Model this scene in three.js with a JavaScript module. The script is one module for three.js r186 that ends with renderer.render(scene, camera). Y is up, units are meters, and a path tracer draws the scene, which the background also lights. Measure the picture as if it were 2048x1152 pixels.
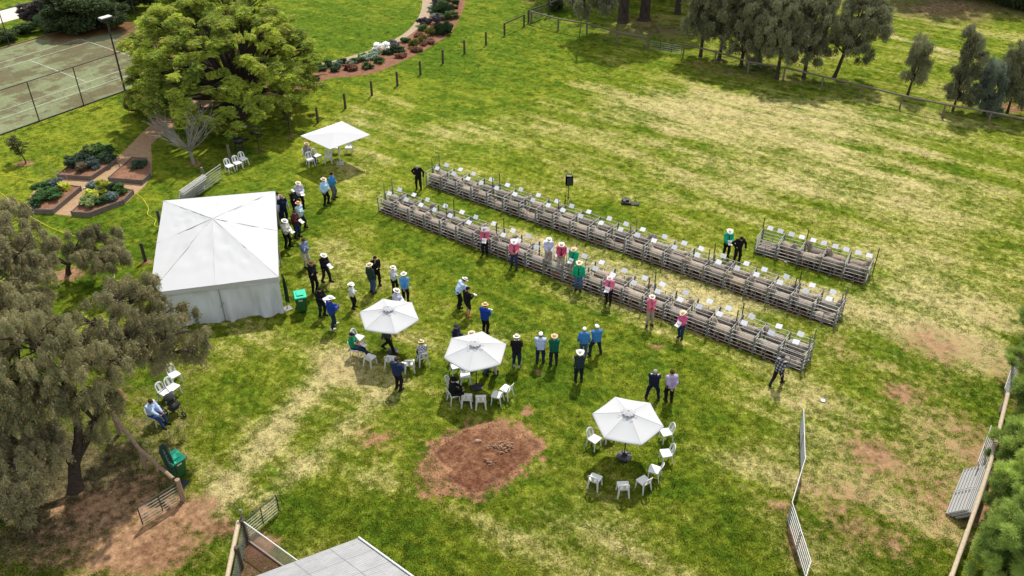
import * as THREE from 'three';
import { mergeGeometries, mergeVertices } from 'three/addons/utils/BufferGeometryUtils.js';
import { RoundedBoxGeometry } from 'three/addons/geometries/RoundedBoxGeometry.js';

// ------------------------------------------------------------------ camera, sky, sun, exposure
const scene = new THREE.Scene();
const CAM_H = 26.22, PITCH = 0.602, FPX = 1779.4;
const camera = new THREE.PerspectiveCamera(2 * Math.atan(576 / FPX) * 180 / Math.PI, 16 / 9, 1, 3000);
camera.position.set(0, CAM_H, 0);
camera.rotation.set(-PITCH, 0, 0);
const SUN = new THREE.Vector3(0.17, 1, -0.62).normalize();
{                                                     // broken white cloud over pale blue, no sun disc
  const W = 1024, H = 512, d = new Float32Array(W * H * 4), T = new Float32Array(65536); let q = 9; for (let i = 0; i < 65536; i++) { q = (q * 1664525 + 1013904223) >>> 0; T[i] = q / 4294967296; }
  const N = (x, y, z) => { const ix = Math.floor(x), iy = Math.floor(y), iz = Math.floor(z), s = (t) => t * t * (3 - 2 * t), u = s(x - ix), v = s(y - iy), w = s(z - iz), h = (a, b, c) => T[((ix + a) * 73 + (iy + b) * 179 + (iz + c) * 283) & 65535], L = (a, b, t) => a + (b - a) * t; return L(L(L(h(0, 0, 0), h(1, 0, 0), u), L(h(0, 1, 0), h(1, 1, 0), u), v), L(L(h(0, 0, 1), h(1, 0, 1), u), L(h(0, 1, 1), h(1, 1, 1), u), v), w); };
  for (let y = 0, i = 0; y < H; y++) for (let x = 0; x < W; x++, i += 4) {
    const el = ((y + 0.5) / H - 0.5) * Math.PI, az = (x + 0.5) / W * 2 * Math.PI, Y = Math.sin(el), X = Math.cos(el) * Math.cos(az), Z = Math.cos(el) * Math.sin(az), up = Math.max(0, Y), k = 2.4 / (0.35 + up);
    const n = 0.5 * N(X * k + 9, Y * 3 + 5, Z * k + 20) + 0.28 * N(X * k * 2.1, Y * 6, Z * k * 2.1 + 40) + 0.15 * N(X * k * 4.3, Y * 12, Z * k * 4.3 + 70) + 0.07 * N(X * k * 9, Y * 20, Z * k * 9), c = Math.min(1, Math.max(0, (n - 0.40) * 4.5)), t = Math.pow(1 - up, 3), f = Y < 0 ? 0.35 : 1;
    const blue = [0.32 + 0.38 * t, 0.41 + 0.31 * t, 0.54 + 0.22 * t], cl = [0.84, 0.83, 0.81];
    for (let j = 0; j < 3; j++) d[i + j] = f * (blue[j] + (cl[j] - blue[j]) * c); d[i + 3] = 1;
  }
  const t = new THREE.DataTexture(d, W, H, THREE.RGBAFormat, THREE.FloatType); t.mapping = THREE.EquirectangularReflectionMapping; t.magFilter = t.minFilter = THREE.LinearFilter; t.needsUpdate = true; t.name = 'sky';
  scene.background = t; scene.environment = t;
}
const sun = new THREE.DirectionalLight(new THREE.Color(1, 0.955, 0.87), 3.6);
sun.name = 'sun';
sun.position.copy(SUN).multiplyScalar(120).add(new THREE.Vector3(0, 0, -45));
sun.target.position.set(0, 0, -45);
sun.castShadow = true; sun.shadow.radius = 2.0; sun.shadow.mapSize.set(4096, 4096);
Object.assign(sun.shadow.camera, { left: -70, right: 70, top: 70, bottom: -70, near: 10, far: 260 });
scene.add(sun, sun.target);
const renderer = new THREE.WebGLRenderer({ antialias: true });
renderer.toneMapping = THREE.LinearToneMapping;
renderer.toneMappingExposure = 1.32;
renderer.shadowMap.enabled = true;

// ------------------------------------------------------------------ helpers
const rad = (d) => d * Math.PI / 180, V = (x, y, z) => new THREE.Vector3(x, y, z);
const clamp = (x, a = 0, b = 1) => Math.min(b, Math.max(a, x)), lerp = (a, b, t) => a + (b - a) * t;
const sstep = (a, b, x) => { const t = clamp((x - a) / (b - a)); return t * t * (3 - 2 * t); };
function rng(seed) { let s = seed | 0; return () => { s = (s + 0x6d2b79f5) | 0; let t = Math.imul(s ^ (s >>> 15), 1 | s); t = (t + Math.imul(t ^ (t >>> 7), 61 | t)) ^ t; return ((t ^ (t >>> 14)) >>> 0) / 4294967296; }; }
const TAB = new Float32Array(65536); { const r = rng(77); for (let i = 0; i < 65536; i++) TAB[i] = r(); }
function vn(x, y) {                                  // smooth value noise 0..1
  const ix = Math.floor(x), iy = Math.floor(y); let fx = x - ix, fy = y - iy;
  fx = fx * fx * (3 - 2 * fx); fy = fy * fy * (3 - 2 * fy);
  const a = (ix & 255) + ((iy & 255) << 8), b = ((ix + 1) & 255) + ((iy & 255) << 8), c = (ix & 255) + (((iy + 1) & 255) << 8), d = ((ix + 1) & 255) + (((iy + 1) & 255) << 8);
  return (TAB[a] * (1 - fx) + TAB[b] * fx) * (1 - fy) + (TAB[c] * (1 - fx) + TAB[d] * fx) * fy;
}
const fbm = (x, y, o = 3) => { let s = 0, a = 0.5, t = 0; for (let i = 0; i < o; i++) { s += a * vn(x, y); t += a; a *= 0.55; x = x * 2.03 + 17.3; y = y * 2.03 + 5.1; } return s / t; };
const n3 = (x, y, z) => (vn(x + z * 0.71, y - z * 0.53) + vn(y + 31 + x * 0.37, z + 7) + vn(z + 57, x + 91 + y * 0.29)) / 3;
// where a line of sight of the survey photograph meets height h: a real place on the paddock
const CP = Math.cos(PITCH), SP = Math.sin(PITCH);
function g(px, py, h = 0) {
  const a = (px - 1024) / FPX, b = (py - 576) / FPX, dy = -SP - b * CP, t = (h - CAM_H) / dy;
  return V(a * t, h, (-CP + b * SP) * t);
}
const used = new Map();
function numbered(n) { const k = used.get(n) ?? 0; used.set(n, k + 1); return k ? n + '_' + String(k).padStart(3, '0') : n; }
function tag(o, label, category, group, kind) {
  if (label) o.userData.label = label; if (category) o.userData.category = category; if (group) o.userData.group = group; if (kind) o.userData.kind = kind; return o;
}
function shade(o) { o.traverse((c) => { if (c.isMesh) { c.castShadow = true; c.receiveShadow = true; } }); return o; }
function thing(name, label, category, pos = V(0, 0, 0), turn = 0, group) {
  const o = new THREE.Group(); o.name = numbered(name); o.position.copy(pos); o.rotation.y = turn; scene.add(o); return tag(o, label, category, group);
}
function part(name, geo, mat, parent) { const m = new THREE.Mesh(geo, mat); m.name = name; parent.add(m); m.castShadow = m.receiveShadow = true; return m; }
function single(name, geo, mat, label, category, group, pos, turn = 0) {
  const m = part(numbered(name), geo, mat, scene); if (pos) m.position.copy(pos); m.rotation.y = turn; return tag(m, label, category, group);
}
const ORD = ['', 'first', 'second', 'third', 'fourth', 'fifth', 'sixth', 'seventh', 'eighth', 'ninth', 'tenth', 'eleventh', 'twelfth', 'thirteenth', 'fourteenth', 'fifteenth', 'sixteenth', 'seventeenth', 'eighteenth', 'nineteenth', 'twentieth'];
const TENS = { 20: 'twenty', 30: 'thirty', 40: 'forty' };
const ordinal = (n) => n <= 20 ? ORD[n] : n % 10 ? TENS[n - n % 10] + '-' + ORD[n % 10] : TENS[n].replace('y', 'ieth');
const matCache = new Map();
function mat(color, rough = 0.9, extra) {
  const k = String(color) + rough + (extra ? JSON.stringify(extra) : '');
  if (!matCache.has(k)) {
    const c = Array.isArray(color) ? new THREE.Color().setRGB(...color) : new THREE.Color(color);
    matCache.set(k, new THREE.MeshStandardMaterial({ color: c, roughness: rough, ...extra }));
  }
  return matCache.get(k);
}
const matt = (o) => new THREE.MeshPhysicalMaterial({ roughness: 1, specularIntensity: 0.08, ...o });   // dry fibrous matter has next to no surface gloss
const SRGB = new Uint8Array(4097); for (let i = 0; i <= 4096; i++) { const c = i / 4096; SRGB[i] = Math.round(255 * (c <= 0.0031308 ? 12.92 * c : 1.055 * Math.pow(c, 1 / 2.4) - 0.055)); }
function colorTexture(w, h, f, repeat) {             // f(u, v) -> linear rgb
  const d = new Uint8Array(w * h * 4);
  for (let y = 0, i = 0; y < h; y++) for (let x = 0; x < w; x++, i += 4) { const c = f((x + 0.5) / w, (y + 0.5) / h); for (let k = 0; k < 3; k++) d[i + k] = SRGB[Math.round(clamp(c[k]) * 4096)]; d[i + 3] = 255; }
  const t = new THREE.DataTexture(d, w, h); t.colorSpace = THREE.SRGBColorSpace; t.magFilter = THREE.LinearFilter; t.minFilter = THREE.LinearFilter; t.wrapS = t.wrapT = THREE.RepeatWrapping; if (repeat) t.repeat.set(...repeat); t.needsUpdate = true; return t;
}
function greyTexture(n, f) {
  const d = new Uint8Array(n * n * 4); for (let y = 0, i = 0; y < n; y++) for (let x = 0; x < n; x++, i += 4) { d[i] = d[i + 1] = d[i + 2] = Math.round(255 * clamp(f(x / n, y / n))); d[i + 3] = 255; }
  const t = new THREE.DataTexture(d, n, n); t.magFilter = t.minFilter = THREE.LinearFilter; t.wrapS = t.wrapT = THREE.RepeatWrapping; t.needsUpdate = true; return t;
}
// geometry shorthands
const box = (w, h, d, x = 0, y = 0, z = 0) => new THREE.BoxGeometry(w, h, d).translate(x, y, z);
const rbox = (w, h, d, r, x = 0, y = 0, z = 0, s = 2) => new RoundedBoxGeometry(w, h, d, s, r).translate(x, y, z);
const clean = (q) => { const o = q.index ? q.toNonIndexed() : q.clone(); for (const k of Object.keys(o.attributes)) if (!['position', 'normal', 'uv'].includes(k)) o.deleteAttribute(k); if (!o.attributes.uv) o.setAttribute('uv', new THREE.BufferAttribute(new Float32Array(o.attributes.position.count * 2), 2)); return o; };
const merge = (...l) => mergeGeometries(l.flat().map(clean), false);
function bar(a, b, r, r2 = r, n = 6) {               // straight round bar from a to b
  const d = new THREE.Vector3().subVectors(b, a), q = new THREE.CylinderGeometry(r2, r, d.length(), n, 1);
  q.applyQuaternion(new THREE.Quaternion().setFromUnitVectors(V(0, 1, 0), d.clone().normalize())); return q.translate((a.x + b.x) / 2, (a.y + b.y) / 2, (a.z + b.z) / 2);
}
function limb(pts, n = 7) {                          // tapered bent limb through [x, y, z, r]
  const curve = new THREE.CatmullRomCurve3(pts.map((p) => V(p[0], p[1], p[2]))), m = Math.max(4, pts.length * 3), P = [], I = [], U = [];
  const fr = curve.computeFrenetFrames(m, false);
  for (let i = 0; i <= m; i++) {
    const t = i / m, c = curve.getPoint(t), k = t * (pts.length - 1), j = Math.min(pts.length - 2, Math.floor(k)), r = lerp(pts[j][3], pts[j + 1][3], k - j);
    for (let a = 0; a <= n; a++) { const w = a / n * Math.PI * 2, q = c.clone().addScaledVector(fr.normals[i], Math.cos(w) * r).addScaledVector(fr.binormals[i], Math.sin(w) * r); P.push(q.x, q.y, q.z); U.push(a / n, t * 4); }
  }
  for (let i = 0; i < m; i++) for (let a = 0; a < n; a++) { const p = i * (n + 1) + a, q = p + n + 1; I.push(p, p + 1, q, q, p + 1, q + 1); }
  const o = new THREE.BufferGeometry(); o.setAttribute('position', new THREE.Float32BufferAttribute(P, 3)); o.setAttribute('uv', new THREE.Float32BufferAttribute(U, 2)); o.setIndex(I); o.computeVertexNormals(); return o;
}
const inPoly = (x, z, poly) => { let c = false; for (let i = 0, j = poly.length - 1; i < poly.length; j = i++) { const a = poly[i], b = poly[j]; if ((a.z > z) !== (b.z > z) && x < (b.x - a.x) * (z - a.z) / (b.z - a.z) + a.x) c = !c; } return c; };
const polyDist = (x, z, poly) => { let m = 1e9; for (let i = 0, j = poly.length - 1; i < poly.length; j = i++) { const a = poly[j], b = poly[i], dx = b.x - a.x, dz = b.z - a.z, t = clamp(((x - a.x) * dx + (z - a.z) * dz) / (dx * dx + dz * dz)); m = Math.min(m, Math.hypot(x - a.x - t * dx, z - a.z - t * dz)); } return inPoly(x, z, poly) ? m : -m; };
const pix = (l, h = 0) => l.map(([x, y]) => g(x, y, h));
function sheet(poly, y) {                            // flat polygon lying at height y, uv in metres
  const s = new THREE.Shape(poly.map((p) => new THREE.Vector2(p.x, -p.z))), q = new THREE.ShapeGeometry(s); q.rotateX(-Math.PI / 2); q.translate(0, y, 0); return q;
}
// naive surface nets of a distance field
function surfNet(f, lo, hi, h, colour) {
  const nx = Math.ceil((hi[0] - lo[0]) / h) + 1, ny = Math.ceil((hi[1] - lo[1]) / h) + 1, nz = Math.ceil((hi[2] - lo[2]) / h) + 1, v = new Float32Array(nx * ny * nz);
  for (let k = 0, i = 0; k < nz; k++) for (let j = 0; j < ny; j++) for (let x = 0; x < nx; x++, i++) v[i] = f(lo[0] + x * h, lo[1] + j * h, lo[2] + k * h);
  const id = new Int32Array(nx * ny * nz).fill(-1), P = [], C = [], I = [], at = (x, y, z) => x + nx * (y + ny * z);
  const E = [[0, 1], [2, 3], [4, 5], [6, 7], [0, 2], [1, 3], [4, 6], [5, 7], [0, 4], [1, 5], [2, 6], [3, 7]];
  for (let z = 0; z < nz - 1; z++) for (let y = 0; y < ny - 1; y++) for (let x = 0; x < nx - 1; x++) {
    const c = []; let m = 0; for (let q = 0; q < 8; q++) { const w = v[at(x + (q & 1), y + ((q >> 1) & 1), z + (q >> 2))]; c.push(w); if (w < 0) m |= 1 << q; }
    if (m === 0 || m === 255) continue;
    let sx = 0, sy = 0, sz = 0, n = 0;
    for (const [a, b] of E) if ((c[a] < 0) !== (c[b] < 0)) { const t = c[a] / (c[a] - c[b]); sx += (a & 1) + t * ((b & 1) - (a & 1)); sy += ((a >> 1) & 1) + t * (((b >> 1) & 1) - ((a >> 1) & 1)); sz += (a >> 2) + t * ((b >> 2) - (a >> 2)); n++; }
    id[at(x, y, z)] = P.length / 3; const px = lo[0] + (x + sx / n) * h, py = lo[1] + (y + sy / n) * h, pz = lo[2] + (z + sz / n) * h; P.push(px, py, pz); if (colour) C.push(...colour(px, py, pz));
  }
  const quad = (a, b, c, d, flip) => { if (a < 0 || b < 0 || c < 0 || d < 0) return; flip ? I.push(a, c, b, a, d, c) : I.push(a, b, c, a, c, d); };
  for (let z = 1; z < nz - 1; z++) for (let y = 1; y < ny - 1; y++) for (let x = 1; x < nx - 1; x++) {
    const s = v[at(x, y, z)] < 0;
    if (s !== v[at(x + 1, y, z)] < 0) quad(id[at(x, y - 1, z - 1)], id[at(x, y, z - 1)], id[at(x, y, z)], id[at(x, y - 1, z)], !s);
    if (s !== v[at(x, y + 1, z)] < 0) quad(id[at(x - 1, y, z - 1)], id[at(x - 1, y, z)], id[at(x, y, z)], id[at(x, y, z - 1)], !s);
    if (s !== v[at(x, y, z + 1)] < 0) quad(id[at(x - 1, y - 1, z)], id[at(x, y - 1, z)], id[at(x, y, z)], id[at(x - 1, y, z)], !s);
  }
  const o = new THREE.BufferGeometry(); o.setAttribute('position', new THREE.Float32BufferAttribute(P, 3)); if (colour) o.setAttribute('color', new THREE.Float32BufferAttribute(C, 3)); o.setIndex(I); o.computeVertexNormals(); return o;
}
// smooth union of tapered capsules: [a, b, ra, rb]
const cap = (a, b, ra, rb = ra) => { const d = [b.x - a.x, b.y - a.y, b.z - a.z]; return { a: [a.x, a.y, a.z], d, l: d[0] * d[0] + d[1] * d[1] + d[2] * d[2] || 1e-9, ra, rb }; };
function capField(caps, k) {
  return (x, y, z) => {
    let m = 1e3;
    for (const c of caps) {
      const X = x - c.a[0], Y = y - c.a[1], Z = z - c.a[2], t = clamp((X * c.d[0] + Y * c.d[1] + Z * c.d[2]) / c.l), dx = X - t * c.d[0], dy = Y - t * c.d[1], dz = Z - t * c.d[2];
      const d = Math.sqrt(dx * dx + dy * dy + dz * dz) - c.ra - t * (c.rb - c.ra), w = Math.max(k - Math.abs(m - d), 0) / k;
      m = Math.min(m, d) - w * w * k * 0.25;
    }
    return m;
  };
}
function bounds(caps, pad) { const lo = [1e9, 1e9, 1e9], hi = [-1e9, -1e9, -1e9]; for (const c of caps) for (let i = 0; i < 3; i++) { const r = Math.max(c.ra, c.rb) + pad; lo[i] = Math.min(lo[i], c.a[i] - r, c.a[i] + c.d[i] - r); hi[i] = Math.max(hi[i], c.a[i] + r, c.a[i] + c.d[i] + r); } return [lo, hi]; }
const capMesh = (caps, k, h, colour, warp) => { const f = capField(caps, k), [lo, hi] = bounds(caps, 2.2 * h); return surfNet(warp ? (x, y, z) => f(x, y, z) + warp(x, y, z) : f, lo, hi, h, colour); };

// ------------------------------------------------------------------ the ground
const blobs = { dry: [], dirt: [], lush: [], litter: [] };
function blob(kind, px, py, rx, ry, w) { const c = g(px, py), a = Math.abs(g(px + rx, py).x - c.x), b = Math.abs(g(px, py + ry).z - g(px, py - ry).z) / 2; blobs[kind].push([c.x, c.z, 1 / a, 1 / b, w, Math.max(a, b) * 2.2]); }
function track(kind, pts, wm, w) { for (let i = 0; i < pts.length - 1; i++) for (let t = 0; t < 1; t += 0.2) { const c = g(lerp(pts[i][0], pts[i + 1][0], t), lerp(pts[i][1], pts[i + 1][1], t)); blobs[kind].push([c.x, c.z, 1 / wm, 1 / wm, w, wm * 2.2]); } }
for (const b of [[1500, 255, 330, 75, 0.34], [1560, 370, 330, 55, 0.30], [1330, 205, 150, 32, 0.36], [1620, 225, 220, 40, 0.34], [960, 250, 140, 50, 0.14], [1285, 565, 150, 40, 0.5], [1130, 500, 70, 30, 0.3], [1440, 620, 110, 28, 0.2], [1560, 600, 130, 40, 0.34],
  [1800, 610, 190, 100, 0.36], [1950, 720, 120, 150, 0.3], [1880, 400, 200, 130, 0.2], [700, 745, 75, 45, 0.42], [650, 690, 40, 30, 0.18], [560, 835, 70, 50, 0.22], [600, 500, 60, 45, 0.16], [650, 560, 60, 50, 0.14], [700, 455, 100, 30, 0.12], [540, 690, 110, 45, 0.12],
  [850, 270, 130, 40, 0.16], [720, 330, 60, 20, 0.2], [700, 240, 70, 22, 0.22], [1420, 950, 140, 70, 0.16], [1180, 1060, 220, 60, 0.26], [1680, 900, 150, 120, 0.22], [1700, 1080, 160, 80, 0.32], [420, 1080, 200, 70, 0.3], [1900, 900, 110, 120, 0.2], [780, 800, 40, 16, 0.3],
  [1040, 660, 60, 20, 0.22], [1000, 680, 40, 15, 0.3], [1180, 620, 90, 30, 0.2], [1340, 660, 60, 20, 0.2], [1600, 790, 60, 30, 0.2], [740, 970, 60, 40, 0.2], [600, 940, 60, 20, 0.2], [800, 180, 120, 14, 0.12], [1150, 130, 90, 15, 0.2]]) blob('dry', ...b);
track('dry', [[720, 690], [640, 760], [560, 850], [470, 960], [415, 1030]], 0.7, 0.25); track('dry', [[790, 760], [700, 850], [590, 950], [500, 1040]], 0.55, 0.22); track('dry', [[1740, 60], [1830, 85], [1900, 105], [2048, 140]], 0.6, 0.5); track('dry', [[1000, 470], [1150, 520], [1350, 590], [1480, 625]], 1.3, 0.2);
for (const b of [[1055, 822, 18, 16, 0.75], [1076, 745, 12, 8, 0.8], [1010, 722, 14, 20, 0.45], [740, 878, 60, 18, 0.34], [725, 855, 22, 12, 0.3], [700, 992, 18, 8, 0.45], [455, 912, 14, 12, 0.5], [1800, 785, 46, 22, 0.5], [1745, 905, 55, 40, 0.46], [1690, 1055, 90, 80, 0.4], [1590, 1090, 22, 60, 0.5], [1800, 1100, 50, 60, 0.3], [700, 745, 70, 40, 0.34], [640, 720, 40, 25, 0.25], [600, 790, 40, 30, 0.22], [545, 860, 30, 30, 0.16], [430, 1000, 40, 30, 0.3], [150, 930, 190, 130, 0.08], [330, 1100, 150, 55, 0.34], [80, 1060, 120, 60, 0.25], [1330, 690, 70, 20, 0.26], [1160, 610, 60, 22, 0.22], [770, 900, 70, 60, 0.26], [850, 990, 60, 20, 0.2], [1560, 1012, 40, 12, 0.36],
  [1310, 694, 18, 8, 0.5], [375, 1020, 50, 26, 0.72], [450, 1055, 50, 20, 0.62], [290, 1085, 130, 60, 0.55], [300, 960, 90, 70, 0.42], [250, 860, 60, 60, 0.34], [230, 790, 50, 30, 0.62], [355, 740, 60, 22, 0.4], [180, 1010, 100, 40, 0.42], [80, 1120, 90, 40, 0.3], [1136, 1072, 12, 9, 0.6], [695, 1078, 14, 8, 0.5], [530, 1090, 40, 30, 0.85],
  [1950, 850, 70, 90, 0.3], [1840, 700, 100, 60, 0.28], [1870, 990, 60, 60, 0.25], [137, 548, 36, 18, 0.95], [48, 327, 22, 8, 0.95], [388, 328, 22, 8, 0.7], [518, 302, 14, 6, 0.8], [580, 271, 14, 6, 0.8], [292, 523, 14, 8, 0.9], [415, 372, 20, 8, 0.5], [1900, 18, 190, 22, 0.5], [1290, 40, 80, 20, 0.5], [1400, 128, 70, 12, 0.5], [1980, 60, 90, 30, 0.3], [2020, 215, 40, 16, 0.8], [1600, 163, 60, 12, 0.4], [1310, 935, 12, 6, 0.45], [640, 1010, 10, 14, 0.3], [1060, 55, 30, 8, 0.4], [1060, 4, 22, 5, 0.6], [430, 200, 40, 14, 0.6], [2030, 1050, 60, 100, 0.6], [2040, 800, 40, 60, 0.5], [260, 1140, 130, 40, 0.3]]) blob('dirt', ...b);
for (const b of [[900, 560, 160, 90, 0.2], [1250, 760, 260, 70, 0.25], [1120, 720, 150, 60, 0.2], [500, 760, 90, 60, 0.22], [430, 480, 200, 100, 0.25], [250, 480, 190, 110, 0.3], [150, 270, 200, 60, 0.12], [600, 60, 260, 60, 0.3], [470, 330, 140, 60, 0.22], [700, 1060, 220, 60, 0.18], [1030, 840, 150, 30, 0.18], [1400, 850, 120, 60, 0.18], [1350, 1000, 140, 70, 0.12], [1000, 330, 300, 60, 0.03], [1250, 420, 220, 50, 0.10], [880, 90, 80, 60, 0.2], [860, 500, 120, 50, 0.16], [650, 1020, 90, 50, 0.2], [1480, 1040, 90, 70, 0.2], [960, 20, 60, 40, 0.25]]) blob('lush', ...b);
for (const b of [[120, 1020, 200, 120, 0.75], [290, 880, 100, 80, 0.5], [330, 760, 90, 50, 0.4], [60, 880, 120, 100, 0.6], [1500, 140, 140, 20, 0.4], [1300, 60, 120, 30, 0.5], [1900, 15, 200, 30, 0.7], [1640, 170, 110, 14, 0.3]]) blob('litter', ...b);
const DIRT_PATCH = pix([[815, 950], [838, 905], [872, 872], [925, 848], [985, 836], [1040, 850], [1088, 884], [1080, 912], [1050, 945], [1005, 988], [960, 1010], [905, 1002], [850, 990], [822, 975]]);
const DIRT_INNER = pix([[870, 905], [920, 868], [985, 846], [1040, 856], [1085, 888], [1060, 925], [1000, 965], [940, 985], [890, 950]]);
const CS = Math.cos(rad(35)), SN = Math.sin(rad(35));
const PEN_SHADE = [[-7.95, -46.2, 0.818, 0.5746, 25.85, 1.38], [-5.35, -49.45, 0.8206, 0.5714, 25.68, 1.38], [13.32, -41.55, 0.8513, 0.5246, 5.97, 1.3]];   // soil darkened to stand in for shadow inside the pens: origin, direction, length, depth
const sum = (l, x, z) => { let s = 0; for (const b of l) { const dx = x - b[0], dz = z - b[1]; if (dx > b[5] || dx < -b[5] || dz > b[5] || dz < -b[5]) continue; const q = dx * dx * b[2] * b[2] + dz * dz * b[3] * b[3]; if (q < 4.6) s += b[4] * Math.exp(-q); } return s; };
const sumCache = new Map();
function sums(x, z) {                                // the broad patches, on a 0.25 m lattice
  const get = (i, j) => { const k = i * 4096 + j; let v = sumCache.get(k); if (!v) { const X = i * 0.25 - 100, Z = j * 0.25 - 140; v = [sum(blobs.dry, X, Z), sum(blobs.dirt, X, Z), sum(blobs.lush, X, Z), sum(blobs.litter, X, Z)]; sumCache.set(k, v); } return v; };
  const fx = (x + 100) * 4, fz = (z + 140) * 4, i = Math.floor(fx), j = Math.floor(fz), u = fx - i, w = fz - j, a = get(i, j), b = get(i + 1, j), c = get(i, j + 1), d = get(i + 1, j + 1);
  return [0, 1, 2, 3].map((k) => (a[k] * (1 - u) + b[k] * u) * (1 - w) + (c[k] * (1 - u) + d[k] * u) * w);
}
function groundAt(x, z) {                            // linear albedo and how much turf stands there
  const [sd, si, sl, sg] = sums(x, z);
  const along = x * CS + z * SN, across = -x * SN + z * CS;
  const streak = fbm(along * 0.13 + 3, across * 0.8 + 9, 3) - 0.5, thin = fbm(along * 0.5 + 70, across * 3.1 + 19, 2) - 0.5, patch = fbm(x * 0.33 + 40, z * 0.33 + 11, 3) - 0.5, mid = vn(x * 1.7 + 5, z * 1.7) - 0.5, clump = fbm(x * 5.2, z * 5.2, 2) - 0.5, blade = vn(x * 17 + 7, z * 17) - 0.5, fine = vn(x * 37, z * 37 + 3) - 0.5;
  const lawn = sstep(-10, -16, x) * sstep(-36, -40, z) + sstep(3, -3, x - (-3 + (z + 60) * -0.55) - 2) * sstep(-62, -68, z);
  const far = sstep(-45, -62, z) * (1 - clamp(lawn));
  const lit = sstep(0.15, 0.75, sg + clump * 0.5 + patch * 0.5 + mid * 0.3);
  const rt = sstep(7, 15, x + (z + 30) * 0.25) * sstep(-46, -34, z);
  let dry = 0.08 + 0.05 * sstep(-44, -36, z) + far * 0.06 + sd * 0.88 - sl * 0.75 - clamp(lawn) * 0.28 + (streak * 0.8 + patch * 0.42) * (1 - 0.7 * clamp(lawn)) + mid * 0.14 + clump * 0.36 * (1 - 0.5 * far) + blade * 0.30 + thin * (0.22 + 0.25 * far);
  const d = sstep(0.12, 0.85, dry);
  const hue = clamp(0.5 + patch * 0.65 + mid * 0.5 + streak * 0.8 + thin * 0.5 - sl * 0.75 - 0.28 * clamp(lawn) * sstep(-62, -70, z) + clump * 0.45), k = clamp(1 + clump * 0.5 + blade * (0.55 - 0.25 * far) + fine * (0.55 - 0.3 * far), 0.4, 1.7);
  let r = lerp(0.074, 0.225, hue), gg = lerp(0.126, 0.245, hue), b = lerp(0.009, 0.021, hue);
  r = lerp(r, 0.415, d) * k; gg = lerp(gg, 0.350, d) * k; b = lerp(b, 0.155, d) * k;
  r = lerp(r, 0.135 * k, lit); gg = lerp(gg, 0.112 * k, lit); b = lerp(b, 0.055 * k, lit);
  let pen = 0; for (const w of PEN_SHADE) { const dx = x - w[0], dz = z - w[1], u = dx * w[2] + dz * w[3], v = dx * w[3] - dz * w[2]; if (u > 0 && u < w[4]) pen = Math.max(pen, sstep(-0.12, 0.12, v + clump * 0.25) * sstep(w[5] + 0.12, w[5] - 0.12, v + clump * 0.25)); }
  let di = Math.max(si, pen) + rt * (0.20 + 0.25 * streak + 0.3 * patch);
  const inner = x > -6 && x < 4 && z > -30 && z < -22;
  if (inner) {
    const e = polyDist(x, z, DIRT_PATCH) + (fbm(x * 2.2, z * 2.2, 3) - 0.5) * 1.0 + clump * 0.5, e2 = polyDist(x, z, DIRT_INNER) + (fbm(x * 1.5 + 9, z * 1.5, 2) - 0.5) * 0.7;
    di = Math.max(di, sstep(-0.4, 0.35, e) * (0.6 + 0.55 * sstep(-0.3, 0.4, e2)));
  }
  const dm = sstep(inner ? 0.36 : 0.33, inner ? 0.62 : 0.72, di + clump * 0.42 + patch * 0.22 + blade * 0.32 + fine * 0.1);
  const soil = pen > 0.3 ? -0.05 + clump * 0.5 : clamp(0.5 + patch * 0.9 + clump * 0.9 + (inner ? (di < 0.9 ? 0.3 : -0.22) : 0.05)), q = (pen > 0.3 ? 0.5 : 1) * clamp(1 + blade * 0.5 + fine * 0.55 + clump * 0.3, 0.4, 1.7);  // pen strips take a darker soil, their shadow put into the colour
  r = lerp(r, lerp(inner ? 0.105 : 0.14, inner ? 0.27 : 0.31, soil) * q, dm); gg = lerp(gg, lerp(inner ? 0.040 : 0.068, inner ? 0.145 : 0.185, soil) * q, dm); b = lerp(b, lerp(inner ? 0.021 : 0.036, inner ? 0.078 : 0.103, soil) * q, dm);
  return [r, gg, b, (1 - dm) * (1 - 0.45 * d), d];
}
const turfBump = greyTexture(512, (u, v) => { const w = (f, s) => { const x = u * f, y = v * f; return lerp(lerp(vn(x + s, y), vn(x + s - f, y), u), lerp(vn(x + s, y - f), vn(x + s - f, y - f), u), v); }; return 0.5 * w(24, 0) + 0.35 * w(60, 3) + 0.25 * w(120, 8) - 0.05; });
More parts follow.
